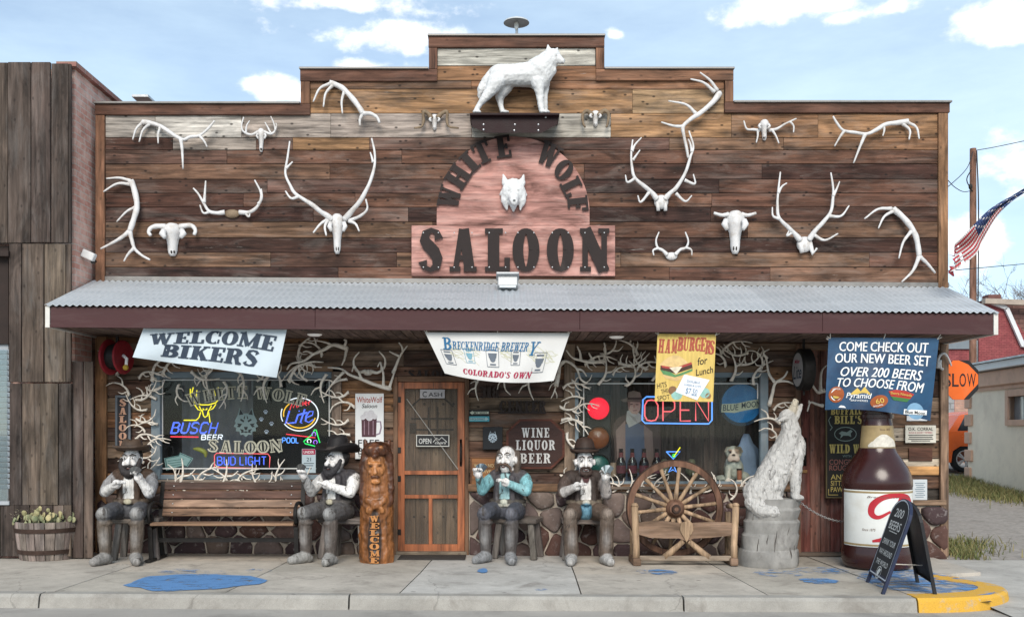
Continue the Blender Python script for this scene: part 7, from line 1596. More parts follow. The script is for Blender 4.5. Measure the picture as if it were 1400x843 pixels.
mb.add(vs_+[(.1, 0, .79)], [(j*n+k, j*n+(k+1) % n, (j+1)*n+(k+1) % n, (j+1)*n+k) for j in range(len(prof)-1) for k in range(n)]+[((len(prof)-1)*n+k, (len(prof)-1)*n+(k+1) % n, len(prof)*n) for k in range(n)])
# split lines
for k in range(9):
    a = -math.pi/2+(k-4)*.32+r.uniform(-.1, .1); z0 = r.uniform(.0, .4); z1 = z0+r.uniform(.12, .34)
    rr = lambda z: np.interp(z, [p[0] for p in prof], [p[1] for p in prof]); ox = lambda z: np.interp(z, [p[0] for p in prof], [p[2] for p in prof])
    mb.tube([((rr(z)*1.005)*math.cos(a+.02*(j % 2))+ox(z), (rr(z)*1.0)*math.sin(a)*.85, z) for j, z in enumerate(np.linspace(z0, min(.78, z1), 5))], [.001, .004, .006, .004, .001], 5, (.02, .02, .02), 1)
st = mb.build('tree_stump', [STU, SOCK], smooth=True, sharp=35); st.location = c; tag(st, 'grey cracked tree stump carrying the howling wolf carving', 'stump')
def fur_mat():
    m, nt, N, L, b, out = nodes('carved_grey_fur')
    tc = N('ShaderNodeTexCoord').outputs['Object']; at = N('ShaderNodeAttribute'); at.attribute_name = 'tint'
    w = noisen(nt, mapping(nt, tc, (24, 24, 7)), 1, 5, .65, 1.4); w2 = noisen(nt, tc, 5, 6, .6)
    c_ = scalecol(nt, at.outputs['Color'], mapr(nt, w2, .3, .7, .82, 1.12)); c_ = mixc(nt, c_, (.13, .12, .115), mapr(nt, w, .44, .33, 0, .95)); c_ = mixc(nt, c_, (.16, .145, .135), mapr(nt, w, .62, .70, 0, .75))
    L(c_, b.inputs['Base Color']); b.inputs['Roughness'].default_value = .75; bumpn(nt, b, w, .9, .03); return m
WG = (.52, .50, .475); WY_ = (.52, .46, .36); b = Blob()
b.chain([v(1045, 676), v(1054, 655), v(1066, 630), v(1078, 608)], [.20, .195, .175, .15], WG); b.ell(v(1040, 673, 0), (.21, .19, .20), WG); b.ell(v(1050, 684, -.12), (.16, .08, .10), WG); b.ell(v(1052, 676, .1), (.15, .1, .13), WG)
b.chain([v(1078, 608), v(1082, 590), v(1079, 574)], [.145, .115, .095], WG); b.ell(v(1077, 570), (.105, .095, .10), WG); b.ell(v(1090, 612, -.0), (.10, .12, .17), WG)
b.cap(v(1081, 566, -.01), v(1087, 549, -.01), .062, .038, WY_); b.cap(v(1088, 570, -.01), v(1095.5, 553.5, -.01), .042, .020, WG); b.ell(v(1087, 547, -.01), (.03, .03, .018), (.36, .32, .27))
b.cap(v(1072, 571, -.07), v(1062, 575, -.08), .042, .016, WG); b.cap(v(1072, 570, .06), v(1064, 573, .07), .04, .014, WG)
b.chain([v(1086, 622, -.07), v(1085, 645, -.09), v(1084, 676, -.10)], [.09, .07, .055], WG); b.ell(v(1087, 679, -.13), (.07, .065, .035), WG); b.chain([v(1088, 622, .07), v(1089, 648, .08), v(1089, 676, .07)], [.085, .065, .05], WG); b.ell(v(1090, 679, .05), (.07, .065, .035), WG)
b.chain([v(1028, 686, -.06), v(1036, 697, -.16), v(1050, 697, -.22), v(1063, 703, -.22)], [.10, .085, .075, .025], WG)
for k in range(26):
    a = r.uniform(0, .7); p = v(lerp(1030, 1092, a)+r.uniform(-9, 6), lerp(690, 590, a)+r.uniform(-5, 14), -.14+r.uniform(-.03, .02)); b.cap(p, p+Vector((-.02, -.02, -.08)), .035, .012, WG)
o = b.build('howling_wolf_carving', fur_mat(), None, .010, 2, None, amp=.010, ascale=18); o.location = c
tag(o, 'whitish carved wooden wolf sitting and howling upward on the grey stump', 'wood carving')

# ---- chain between the stump and the big bottle
mb = MB(); a, e = P(1094, 686, -.75), P(1160, 713, -.70); n = 26
for i in range(n):
    t_ = i/(n-1); p = a.lerp(e, t_); p.z -= .10*4*t_*(1-t_)*.6; tg = (e-a).normalized(); up = Vector((0, 0, 1)) if i % 2 else Vector((0, 1, 0)); L_ = (e-a).length/n*1.5
    mb.tube([p+tg*(L_/2*math.cos(q_))+up*(.011*math.sin(q_)) for q_ in [2*math.pi*k/10 for k in range(11)]], .0042, 5, caps=False)
o = mb.build('chain', M('zinc_chain', (.42, .41, .40), .4, .15, metal=.7), smooth=True, origin=a); tag(o, 'slack steel chain strung from the wolf stump to the brown bottle', 'chain')

# ---- giant beer bottle
c = G(1199, 775); t = thing('giant_beer_bottle', 'giant brown beer bottle statue with a white label and red swash letter', 'statue', c); s = 1350/(12.5+c.y)
BG = M('brown_gloss_gelcoat', (.034, .009, .008), .24, .25, 2, .05, 20, spec=.5, stain=(.05, .014, .012), stain_amt=.4)
Rb = .385
mb = MB(); mb.lathe([(0, 0), (.33, .0), (.375, .03), (Rb+.012, .1), (Rb+.012, .2), (Rb, .24), (Rb, .935), (Rb+.008, .96), (Rb+.006, 1.02), (.375, 1.09), (.34, 1.17), (.28, 1.26), (.225, 1.34), (.20, 1.40), (.175, 1.68), (.168, 1.71), (.168, 1.735), (.185, 1.74), (.185, 1.785), (.168, 1.79), (.168, 1.815), (.19, 1.82), (.19, 1.86), (.18, 1.88), (0, 1.885)], (0, 0, 0), 56); mb.build('bottle_body', BG, t, True, sharp=38)
def cyl(R0, z0, R1=None, z1=None):
    def f(x, y, off=0):
        k = 0 if R1 is None else max(0, min(1, (y-z0)/(z1-z0))); rr = (R0 if R1 is None else lerp(R0, R1, k))+off; a = x/rr-math.pi/2; return Vector((rr*math.cos(a), rr*math.sin(a), y))
    return f
lab = M('label_white', (.66, .66, .63), .45, .07, 4, .03, spec=.4, stain=(.5, .46, .38), stain_amt=.4); gold = M('label_gold', (.30, .22, .11), .4, .2, 9, .03)
mb = MB(); mb.lathe([(Rb+.003, .275), (Rb+.004, .28), (Rb+.004, .915), (Rb+.003, .92)], (0, 0, 0), 48, a0=R(-178), a1=R(-2)); mb.build('label_panel', lab, t, True)
for z in (.285, .885): mb = MB(); mb.lathe([(Rb+.0055, z), (Rb+.0055, z+.022)], (0, 0, 0), 48, a0=R(-178), a1=R(-2)); mb.build('label_band', gold, t, True)
mp = cyl(Rb+.005, 0); mb = MB()
cc = lambda pts, n=6: [(v_.x, v_.y) for v_ in catmull([(x, y, 0) for x, y in pts], n)]
sF = 1350/(12.5+c.y-.385); k = lambda x, y: ((x-1199)/sF, 1.6-(y-585)/sF-c.z)
def swash(pts, ws): p = cc([k(x, y) for x, y in pts], 8); mb.strip(p, [float(np.interp(i/(len(p)-1), np.linspace(0, 1, len(ws)), ws))/s for i in range(len(p))], mp, .001, off=.001, sides=False)
swash([(1200, 699), (1184, 707), (1175, 702), (1177, 690), (1190, 680), (1210, 677), (1229, 681), (1236, 692), (1229, 705), (1213, 711)], [3, 5, 8, 9, 7, 6, 8, 9, 7, 2]); swash([(1217, 680), (1211, 698), (1203, 718), (1193, 735), (1176, 740)], [8, 10, 10, 7, 3])
mb.build('swash_letter', M('label_red', (.42, .018, .03), .4, .1, 9, 0, spec=.4), t)
mb = MB()
tm = lambda x, y, off=0: mp(x, -y, off)
mb.text('Since 1875', -.23, -(775-719)/sF-.01, .03, tm, width=.15, shear=.3, off=.002)
mb.text('Brewing Company', .03, -.845, .022, tm, width=.56, shear=.3, off=.002); mb.build('lettering', M('label_brown_ink', (.13, .08, .06), .5), t)
mb = MB(); mb.lathe([(.2035, 1.395), (.179, 1.655)], (0, 0, 0), 40, a0=R(-178), a1=R(-2)); 
mb.build('neck_label', gold, t, True)
mpn = lambda x, y, off=0: (lambda rr: Vector((rr*math.sin(x/.19), -rr*math.cos(x/.19), y)))(float(np.interp(y, [1.395, 1.40, 1.655], [.2045, .204, .1795]))+off)
mb = MB(); fx = np.linspace(-.16, .17, 24); fh = np.interp(fx, [-.16, -.12, -.09, -.05, 0, .03, .07, .11, .15, .17], [.02, .06, .075, .115, .15, .145, .12, .10, .06, .02]); mb.strip([(x, 1.405+h_/2) for x, h_ in zip(fx, fh)], list(fh), mpn, .003, off=.002, sides=False); mb.build('foam_picture', M('foam_cream', (.58, .54, .47), .6, .25, 22, .3), t)
mb = MB(); mb.text('Since 1875', .03, -1.61, .024, lambda x, y, off=0: mpn(x, -y, off), width=.13, off=.002); mb.build('lettering', M('label_brown_ink'), t)

# ---- A-frame chalkboard
a0, a1 = G(1185, 795), G(1207, 812); b0, b1 = G(1255, 796), G(1280, 813)
topc = P(1239, 682, (a0.y+a1.y)/2); O = (a0+a1+b0+b1)/4; O.z = gz(O.x)
t = thing('chalkboard_sign', 'black A-frame chalkboard with white chalk words 200 BEERS in front of the bottle', 'sign', O)
def aframe(f0, f1, top, name, face, wr=1.0):
    u = (f1-f0).normalized(); w = (f1-f0).length; m_ = (f0+f1)/2; upv = (top-m_); h = upv.length; upv.normalize(); nrm = u.cross(upv).normalized()
    if nrm.x > 0 and face: nrm = -nrm
    if nrm.x < 0 and not face: nrm = -nrm
    return u, w, m_, upv, h, nrm
uF, wF, mF, upF, hF, nF = aframe(a0, a1, topc, 'front', True)
def bp(x, y, off=0): return mF+uF*x+upF*y+nF*off
arch = [(-wF/2, .10), (wF/2, .10), (wF/2, .80*hF)]+[(wF/2*math.cos(q_)*(.99 if 0 < i < 9 else 1)-0, .80*hF+.2*hF*math.sin(q_)) for i, q_ in enumerate(np.linspace(.0, math.pi, 11))][1:-1]+[(-wF/2, .80*hF)]
WBL = M('dark_blue_frame_paint', (.018, .025, .055), .5, .2, 9, .1); CHB = M('chalkboard_black', (.03, .031, .034), .75, .3, 5, .05)
mb = MB(); mb.prism(arch, bp, .03, off=-.02); fr = mb.build('front_panel', WBL, t, origin=O)
mb = MB(); inn = [(x*.86, .16+(y-.1)*.90) for x, y in arch]; mb.prism(inn, bp, .002, off=.0105, sides=False); mb.build('slate', CHB, fr, origin=O)
mb = MB(); inn2 = [(x*.92, .13+(y-.1)*.945) for x, y in arch]
for i in range(len(inn2)): mb.strip([inn2[i], inn2[(i+1) % len(inn2)]], .014, bp, .0006, off=.011+.0001*i, sides=False)
mb.build('chalk_border', M('pale_line', (.5, .54, .6), .6), fr, origin=O)
sgn = 1 if uF.y < 0 else -1
cb = lambda x, y, off=0: bp(sgn*x, -y, off)
mb = MB()
for s_, y, w, h_, sh_ in (('200', .77, .38, .085, .1), ('BEERS', .64, .5, .085, 0), ('DRINK YOUR', .465, .56, .055, .1), ('WAY AROUND', .36, .58, .055, .1), ('THE WORLD', .255, .54, .05, .1)): mb.text(s_, 0, -y*hF/.92, h_*hF/.92, cb, width=w*wF/.82, bold=.006, shear=sh_, off=.0145)
mb.strip([(-.2*wF, .575*hF/.92), (.22*wF, .575*hF/.92)], .008, bp, .0006, off=.0135, sides=False)
for i in range(12): q0, q1 = 2*math.pi*i/12, 2*math.pi*(i+1)/12; mb.strip([(.10*math.cos(q0), .165+.062*math.sin(q0)), (.10*math.cos(q1), .165+.062*math.sin(q1))], .01, bp, .0006, off=.0135+.0001*i, sides=False)
mb.prism([(-.06, .13), (0, .12), (.03, .16), (.06, .2), (-.02, .21), (-.07, .17)], bp, .0006, off=.0135, sides=False)
mb.build('chalk_writing', M('white_chalk', (.62, .63, .62), .9, .25, 40, 0), fr, origin=O)
for f_ in (a0, a1): mb = MB(); k_ = -1 if f_ is a0 else 1; mb.bar(bp(k_*(wF/2-.02), .14, -.005), bp(k_*(wF/2-.02), .0, -.005), .045, .03, up=tuple(nF)); mb.build('leg', WBL, t, origin=O)
uB, wB, mB_, upB, hB, nB = aframe(b0, b1, topc+Vector((.035, 0, 0)), 'back', False)
def bq(x, y, off=0): return mB_+uB*x+upB*y+nB*off
mb = MB(); mb.prism([(-wB/2, .12), (wB/2, .12), (wB/2, .78*hB)]+[(wB/2*math.cos(q_), .8*hB+.17*hB*math.sin(q_)) for q_ in np.linspace(.0, math.pi, 11)][1:-1]+[(-wB/2, .78*hB)], bq, .03, off=-.02); mb.build('back_panel', BLK, t, origin=O)
for f_ in (b0, b1): mb = MB(); k_ = -1 if f_ is b0 else 1; mb.bar(bq(k_*(wB/2-.02), .16, -.005), bq(k_*(wB/2-.02), .0, -.005), .045, .03, up=tuple(nB)); mb.build('leg', BLK, t, origin=O)
mb = MB(); mb.tube([bp(-sgn*0+wF*.3*sgn, .3, -.02), bq(.0, .24, .0)], .006, 5); mb.build('stay_rope', CORD, t, origin=O)
mb = MB(); c = G(590, 764)
mb.box((c.x, -.36, gz(c.x)+.008), (.82, .36, .016), None, None, None, .005); tag(mb.build('door_mat', M('dark_mat', (.05, .045, .042), .95, .3, 40, .6, 160), origin=(c.x, -.36, gz(c.x))), 'thin dark door mat on the walk before the screen door', 'door mat')
# ================================================================== CARVED COWBOYS
def statue_mat():
    """old enamel on carved wood: grain shows through, paint chipped and grimy"""
    m, nt, N, L, b, out = nodes('weathered_painted_wood'); tc = N('ShaderNodeTexCoord').outputs['Object']; at = N('ShaderNodeAttribute'); at.attribute_name = 'tint'
    g = noisen(nt, mapping(nt, tc, (38, 38, 5)), 1, 6, .65, .6); n1 = noisen(nt, tc, 7, 9, .7); n2 = noisen(nt, mapping(nt, tc, (1, 1, .55), (4, 2, 7)), 8.5, 10, .75, .5); n3 = noisen(nt, mapping(nt, tc, (1, 1, .6), (1, 9, 3)), 14, 10, .78, .3)
    c = scalecol(nt, at.outputs['Color'], mathn(nt, 'MULTIPLY', mapr(nt, g, .3, .7, .55, 1.25), mapr(nt, n1, .3, .7, .82, 1.2)))
    c = mixc(nt, c, (.30, .27, .245), mapr(nt, n3, .58, .64, 0, .25)); c = mixc(nt, c, (.045, .036, .03), mapr(nt, n2, .56, .61, 0, .85))
    L(c, b.inputs['Base Color']); b.inputs['Roughness'].default_value = .62; b.inputs['Specular IOR Level'].default_value = .25
    bumpn(nt, b, mathn(nt, 'ADD', g, mathn(nt, 'MULTIPLY', n2, 1.2)), .7, .012); return m
STAT = statue_mat()
HATM = M('hat_paint', attr=True, rough=.6, var=.3, scale=12, bump=.35, bscale=40, stain=(.16, .13, .11), stain_amt=.4, stain_scale=7, stain_cut=.56)
FACE = (.80, .77, .75); EYEW = M('eye_white', (.70, .69, .68), .4, .05); EYED = M('eye_dark', (.02, .018, .018), .4); HAIRM = M('carved_hair_paint', attr=True, rough=.65, var=.35, scale=30, bump=.6, bscale=50)
CARDS = M('playing_card_paint', attr=True, rough=.6, var=.3, scale=22, bump=0)
STOOLW = WOOD('stool_plank', 'x', .8, .5, .4, (.2, .19, .185), 20, .5, .0)
def lighten(c, k): return tuple(lerp(a, .6, k) for a in c)
def cowboy(label, feet_px, rz, o):
    g = G(*feet_px); fwd = Vector((math.sin(rz), -math.cos(rz), 0))
    base = g-fwd*.50; base.z = gz(base.x)
    t = thing('cowboy_statue', label, 'statue', base, rz, 'carved cowboys seated along the saloon front')
    V = Vector; b = Blob()
    pants, knee, boot, toe, vest, shirt, sleeve, cuff, belt = o['pants'], o['knee'], o['boot'], o['toe'], o['vest'], o['shirt'], o['sleeve'], o['cuff'], o['belt']
    sp = o.get('spread', .20); mirror = o.get('mirror', 1)
    # hips and torso
    b.ell((0, .02, .59), (.215, .18, .13), pants); b.ell((0, .03, .80), (.195, .15, .22), vest); b.ell((0, .04, .95), (.215, .135, .15), vest)
    b.chain([V((-.16, .05, .99)), V((.16, .05, .99))], [.105, .105], vest); b.cap((0, .03, 1.05), (0, .0, 1.14), .075, .065, o.get('neck', FACE))
    b.ell((0, -.105, .86), (.085, .045, .17), shirt); b.ell((0, -.085, 1.0), (.07, .05, .07), o.get('scarf', shirt))
    for s_ in (-1, 1): b.cap((s_*.10, -.12, .74), (s_*.085, -.10, 1.0), .035, .04, vest)
    b.chain([V((.205*math.cos(R(a)), .02-.170*math.sin(R(a)), .705)) for a in range(0, 181, 20)], .03, belt); b.ell((0, -.165, .705), (.05, .028, .036), o.get('buckle', (.42, .38, .28)))
    # head
    hz = o.get('headz', 1.19); K = 1.13; tl = o.get('tilt', 0); ht = o.get('turn', 0)
    M3 = Matrix.Rotation(ht, 3, 'Z') @ Matrix.Rotation(tl, 3, 'X'); hc = V((0, -.02, hz))
    def h(x, y, z): return hc+M3 @ V((x*K, y*K, z*K))
    b.ell(h(0, 0, .015), (.098, .112, .135), FACE); b.ell(h(0, -.03, -.075), (.075, .085, .075), FACE); b.cap(h(0, -.105, .03), h(0, -.135, -.028), .014, .026, FACE)
    for s_ in (-1, 1): b.ell(h(s_*.045, -.09, -.03), (.035, .03, .035), FACE); b.ell(h(s_*.102, .0, .0), (.018, .03, .042), FACE); b.cap(h(s_*.02, -.11, .055), h(s_*.07, -.09, .055), .013, .010, FACE)
    b.ell(h(0, .065, .045), (.116, .10, .13), o['hair']); 
    if o.get('bald'): b.ell(h(0, -.02, .075), (.09, .10, .085), FACE)
    if o.get('longhair'):
        for s_ in (-1, 1): b.chain([h(s_*.10, .03, .08), h(s_*.115, .03, -.04), h(s_*.11, .04, -.14)], [.04, .045, .035], o['hair'])
        b.ell(h(0, .08, -.06), (.11, .06, .13), o['hair'])
    # legs
    for s_ in (-1, 1):
        fx = s_*sp+o.get('fx', (0, 0))[(s_+1)//2]; fy = o.get('fy', (0, 0))[(s_+1)//2]
        kn = V((s_*(sp+.015)+.5*o.get('fx', (0, 0))[(s_+1)//2], -.42+fy*.5, .575)); an = V((fx, -.42+fy, .12))
        b.chain([V((s_*.115, .0, .585)), V((s_*.16, -.22, .60)), kn], [.115, .105, .09], pants); b.ell(kn+V((0, -.035, .02)), (.072, .066, .072), pants); b.wear(kn+V((0, -.09, .03)), (.12, .13, .15), knee); b.wear(V((fx, -.46+fy, .30)), (.07, .12, .16), lighten(boot, .25))
        if o.get('tallboot', 1): b.chain([kn+V((0, .015, -.09)), V((lerp(kn.x, fx, .5), -.40+fy*.7, .32)), an+V((0, .02, 0))], [.080, .082, .064], boot); b.chain([V((fx+.068*math.cos(R(a)), -.42+fy*.85+.068*math.sin(R(a))+.02, .47)) for a in range(0, 361, 40)], .022, boot)
        else:
            b.chain([kn+V((0, .015, -.05)), V((lerp(kn.x, fx, .5), -.405+fy*.7, .32)), an+V((0, .02, .02))], [.088, .086, .092], boot)
        td = V((s_*o.get('toeout', .10)+o.get('toex', 0), -.26, 0)).normalized(); b.ell(an+V((0, .04, -.07)), (.075, .08, .06), toe); b.chain([an+V((0, 0, -.045)), an+td*.10+V((0, 0, -.062)), an+td*.19+V((0, 0, -.072))], [.072, .066, .050], toe)
    # arms and hands
    for s_ in (-1, 1):
        el, hd, curl = o['arms'][(s_+1)//2]; sh_ = V((s_*.205, .045, .98)); el = V(el); hd = V(hd); sc, cc_ = (sleeve[(s_+1)//2], cuff[(s_+1)//2]) if isinstance(sleeve, list) else (sleeve, cuff)
        b.chain([sh_, sh_.lerp(el, .5)+V((s_*.02, 0, 0)), el], [.082, .076, .066], sc); wr = el.lerp(hd, .82); b.chain([el, wr], [.066, .046], cc_)
        b.ell(wr, (.049, .049, .049), cc_); dr = (hd-el).normalized(); HC = (.76, .73, .71)
        palm = hd; side_ = V((0, 0, 1)).cross(dr); side_ = V((1, 0, 0)) if side_.length < .1 else side_.normalized(); upn = dr.cross(side_).normalized()
        b.chain([wr, palm], [.042, .05], HC); b.ell(palm, (.054, .048, .056), HC)
        for k in range(4):      # four fingers curled round what is held, the thumb across
            o_ = side_*((k-1.5)*.030); r0 = palm+dr*.040+o_; bend = curl
            p1 = r0+dr*(.038-.004*abs(k-1.5))+upn*.008; p2 = p1+(dr*(1-bend)+V((0, -.6, -.2))*bend+V((-s_*.3, 0, 0))*bend).normalized()*.032; p3 = p2+(dr*(.4-bend)+V((-s_*.6, -.1, -.5))*bend).normalized()*.024
            b.chain([r0, p1, p2, p3], [.0155, .0145, .013, .011], HC)
        th = palm-side_*.045*(-s_)+dr*.0; b.chain([th, th+dr*.035+V((-s_*.02, -.02, .012)), th+dr*.055+V((-s_*.035, -.03, .02))], [.019, .016, .013], HC)
    for c_ in o.get('extra', []): c_(b, h)
    for c_, r_, k_ in o.get('paint', []): b.paint(c_, r_, k_)
    b.build('body', STAT, t, .0085, 3, None, amp=.004, ascale=22)
    # face details
    for s_ in (-1, 1):
        mb = MB(); mb.ell(h(s_*.040, -.102, .030), (.021, .010, .012), col=FACE, mi=0); mb.ell(h(s_*.040+o.get('gaze', 0), -.1115, .030), (.008, .004, .008), mi=1, n=10, k=6); mb.build('eye', [EYEW, EYED], t, True)
        mb = MB(); mb.tube([h(s_*.012, -.121, .052), h(s_*.04, -.118, .066+o.get('brow', 0)), h(s_*.075, -.095, .054)], [.006, .009, .004], 6, (*o['hair'], 0) if not o.get('browc') else o['browc']); mb.build('eyebrow', HAIRM, t, True)
    mb = MB(); mb.ell(h(0, -.112, -.080), (.026, .012, .011), col=(.10, .035, .03)); mb.ell(h(0, -.116, -.074), (.02, .008, .004), col=(.55, .52, .5)); mb.build('mouth', M('painted_mouth', attr=True, rough=.5), t, True)
    BC = o['beardc']; st = o['beard']
    bb = Blob()
    if st == 'full':
        for s_ in (-1, 1): bb.chain([h(s_*.098, -.03, .01), h(s_*.088, -.065, -.06), h(s_*.05, -.10, -.115), h(0, -.115, -.135)], [.022, .034, .042, .05], BC); bb.chain([h(0, -.128, -.052), h(s_*.04, -.118, -.062), h(s_*.068, -.098, -.09)], [.017, .018, .02], BC)
        bb.ell(h(0, -.10, -.145), (.06, .045, .06), BC)
    elif st == 'moustache':
        for s_ in (-1, 1): bb.chain([h(0, -.130, -.050), h(s_*.04, -.120, -.058), h(s_*.07, -.10, -.085), h(s_*.078, -.09, -.125), h(s_*.095, -.09, -.135)], [.018, .020, .017, .013, .008], BC)
    else:
        for s_ in (-1, 1): bb.chain([h(0, -.129, -.050), h(s_*.035, -.120, -.056), h(s_*.056, -.105, -.085), h(s_*.045, -.11, -.115), h(0, -.118, -.125)], [.015, .017, .017, .026, .034], BC)
        bb.ell(h(0, -.105, -.14), (.038, .035, .04), BC)
    bb.build('beard' if st != 'moustache' else 'moustache', HAIRM, t, .007, 1, None, amp=.004, ascale=60)
    # hat
    hat = o.get('hat')
    if hat:
        mb = MB(); hr = Matrix.Rotation(ht, 3, 'Z') @ Matrix.Rotation(tl+R(hat.get('pitch', -4)), 3, 'X') @ Matrix.Rotation(R(hat.get('roll', 0)), 3, 'Y'); hc2 = h(0, .02, .122)
        br = hat['brim']; cr = hat['crown']; up = hat['curl']; n = 36
        prof = [(.0, cr), (.05, cr*1.01), (.085, cr*.93), (.105, cr*.6), (.118, .03), (.125, .0), (lerp(.125, br, .5), -.012), (br*.96, -.008), (br, .0), (br*.97, -.024), (lerp(.125, br, .4), -.03), (.12, -.028), (.10, -.02), (0, -.02)]
        vs_ = []
        for j, (rr, z) in enumerate(prof):
            for k in range(n):
                a = 2*math.pi*k/n; x = rr*math.cos(a); y = rr*math.sin(a)*1.08
                lift = up*max(0, (rr-.125)/(br-.125))**1.4*(abs(math.cos(a))**2.5)+hat.get('front', -.02)*max(0, (rr-.125)/(br-.125))*(-math.sin(a))
                dent = -hat.get('dent', .02)*math.exp(-(x/.045)**2)*(1 if j < 3 else 0)
                x2 = x*(1-.18*max(0, (rr-.125)/(br-.125))*hat.get('fold', 1)*abs(math.cos(a)))
                vs_.append(hc2+hr @ V((x2*1.1, y*1.1, z+lift+dent)))
        mb.add(vs_, [(j*n+k, j*n+(k+1) % n, (j+1)*n+(k+1) % n, (j+1)*n+k) for j in range(len(prof)-1) for k in range(n)], hat['col'])
        ho = mb.build('hat', HATM, t, True)
        mb = MB(); mb.add([hc2+hr @ V((.134*math.cos(2*math.pi*k/n), .134*1.08*math.sin(2*math.pi*k/n), .004+.03*j)) for j in (0, 1) for k in range(n)], [(k, (k+1) % n, n+(k+1) % n, n+k) for k in range(n)], hat['band']); mb.build('hat_band', HATM, ho, True)
    # cards in the raised hand
    cp, cs, ccol = o['cards']; mb = MB(); cp = V(cp)
    for k in range(5):
        a = R(-36+18*k)*1.0; rm_ = Matrix.Rotation(a, 3, 'Y'); c_ = cp+rm_ @ V((0, 0, .055))+V((0, -.004*k, 0)); mb.box(c_, (.052, .003, .085), rm_, jit(ccol[k % len(ccol)], random.Random(k), .1))
    mb.build('card_fan', CARDS, t)
    # stool
    sx = o.get('stool', (0, 0)); sb = base+Matrix.Rotation(rz, 3, 'Z') @ V((sx[0], .10+sx[1], 0)); sb.z = gz(sb.x)
    s2 = thing('wooden_stool', o['stool_label'], 'stool', sb, rz, 'plank stools under the carved cowboys'); r = random.Random(int(feet_px[0])); w = o.get('stoolw', .56)
    mb = MB(); mb.box((0, 0, .47), (w, .40, .065), None, jit(srgb(112, 102, 94), r), None, .012); mb.build('seat', STOOLW, s2)
    for lx in (-1, 1):
        for ly in (-1, 1): mb = MB(); mb.bar((lx*(w/2-.08), ly*.13, .44), (lx*(w/2-.03), ly*.17, .0), .075, .07, jit(srgb(108, 100, 94), r), up=(0, 1, 0), bev=.008); mb.build('leg', WOOD('stool_leg', 'z', .8, .5, .4, (.2, .19, .185), 20, .5, .0), s2)
    return t
BR = (.085, .055, .04); GRYB = (.085, .085, .095)
cowboy('bearded cowboy statue in wide brown hat and brown vest, cards held to his mouth', (161, 772), R(3), dict(pants=(.08, .08, .088), knee=(.30, .29, .28), boot=(.11, .085, .066), toe=(.27, .255, .24), vest=(.06, .036, .024), shirt=(.74, .72, .69), sleeve=[(.26, .25, .25), (.24, .24, .25)], cuff=[(.58, .56, .54), (.72, .70, .68)], belt=(.10, .075, .055), hair=(.03, .025, .022), beard='full', beardc=(.035, .03, .03),
  arms=[((-.275, -.12, .82), (-.09, -.27, .92), .8), ((.255, -.16, .80), (.16, -.27, 1.00), .8)], cards=((.145, -.33, 1.03), .1, [(.06, .06, .06), (.10, .10, .10)]), hat=dict(brim=.235, crown=.13, curl=.045, col=(.075, .05, .036), band=(.03, .02, .016), dent=.03, front=.02), stool_label='low grey plank stool under the far-left bearded cowboy', spread=.175, turn=R(2), stool=(.06, .0)))
cowboy('black-hatted cowboy statue with black beard beside the carved totem, holding cards up', (428, 771), R(-24), dict(pants=(.10, .095, .095), knee=(.30, .295, .29), boot=(.10, .082, .072), toe=(.30, .29, .275), vest=(.055, .05, .055), shirt=(.76, .74, .71), sleeve=[(.56, .55, .54), (.76, .74, .72)], cuff=[(.50, .49, .48), (.76, .74, .72)], belt=(.09, .08, .075), hair=(.02, .018, .018), beard='full', beardc=(.035, .033, .036), neck=(.10, .095, .1), scarf=(.10, .085, .09),
  arms=[((-.275, -.14, .82), (-.24, -.36, 1.03), .75), ((.26, -.12, .82), (.02, -.27, .92), .7)], cards=((-.22, -.42, 1.07), .1, [(.05, .05, .05), (.09, .085, .08)]), hat=dict(brim=.25, crown=.20, curl=.09, col=(.018, .016, .017), band=(.06, .05, .045), dent=.05, front=.0, pitch=-3), stool_label='weathered plank stool under the black-hatted cowboy, beside the totem', spread=.17, turn=R(-14), stool=(.10, .02), stoolw=.66))
TEAL = (.22, .46, .50)
cowboy('hatless balding cowboy statue with drooping moustache and turquoise sleeves, right of the screen door', (678, 770), R(-16), dict(pants=(.075, .078, .095), knee=(.13, .13, .15), boot=(.085, .074, .07), toe=(.25, .25, .255), vest=(.08, .072, .078), shirt=(.36, .56, .58), sleeve=[TEAL, TEAL], cuff=[TEAL, (.24, .45, .48)], belt=(.08, .07, .06), buckle=(.5, .5, .42), hair=(.10, .075, .06), beard='moustache', beardc=(.10, .065, .05), bald=1, longhair=1,
  arms=[((-.275, -.16, .84), (-.27, -.34, 1.05), .75), ((.265, -.12, .84), (.05, -.27, .95), .7)], cards=((-.21, -.39, 1.08), .1, [(.10, .14, .18), (.05, .07, .09), (.2, .25, .3)]), stool_label='grey plank stool under the turquoise-sleeved cowboy', spread=.155, turn=R(-4), tilt=R(-6), headz=1.21, stool=(.10, .02),
  extra=[lambda b, h: b.chain([Vector((.205*math.cos(R(a)), .02-.175*math.sin(R(a)), .665)) for a in range(0, 181, 20)], .022, (.42, .4, .34)), lambda b, h: b.cap((-.05, -.105, 1.06), (.05, -.105, 1.06), .014, .014, (.02, .02, .025)), lambda b, h: b.cap((0, -.12, 1.06), (.03, -.14, .98), .01, .008, (.02, .02, .025))], brow=.006))
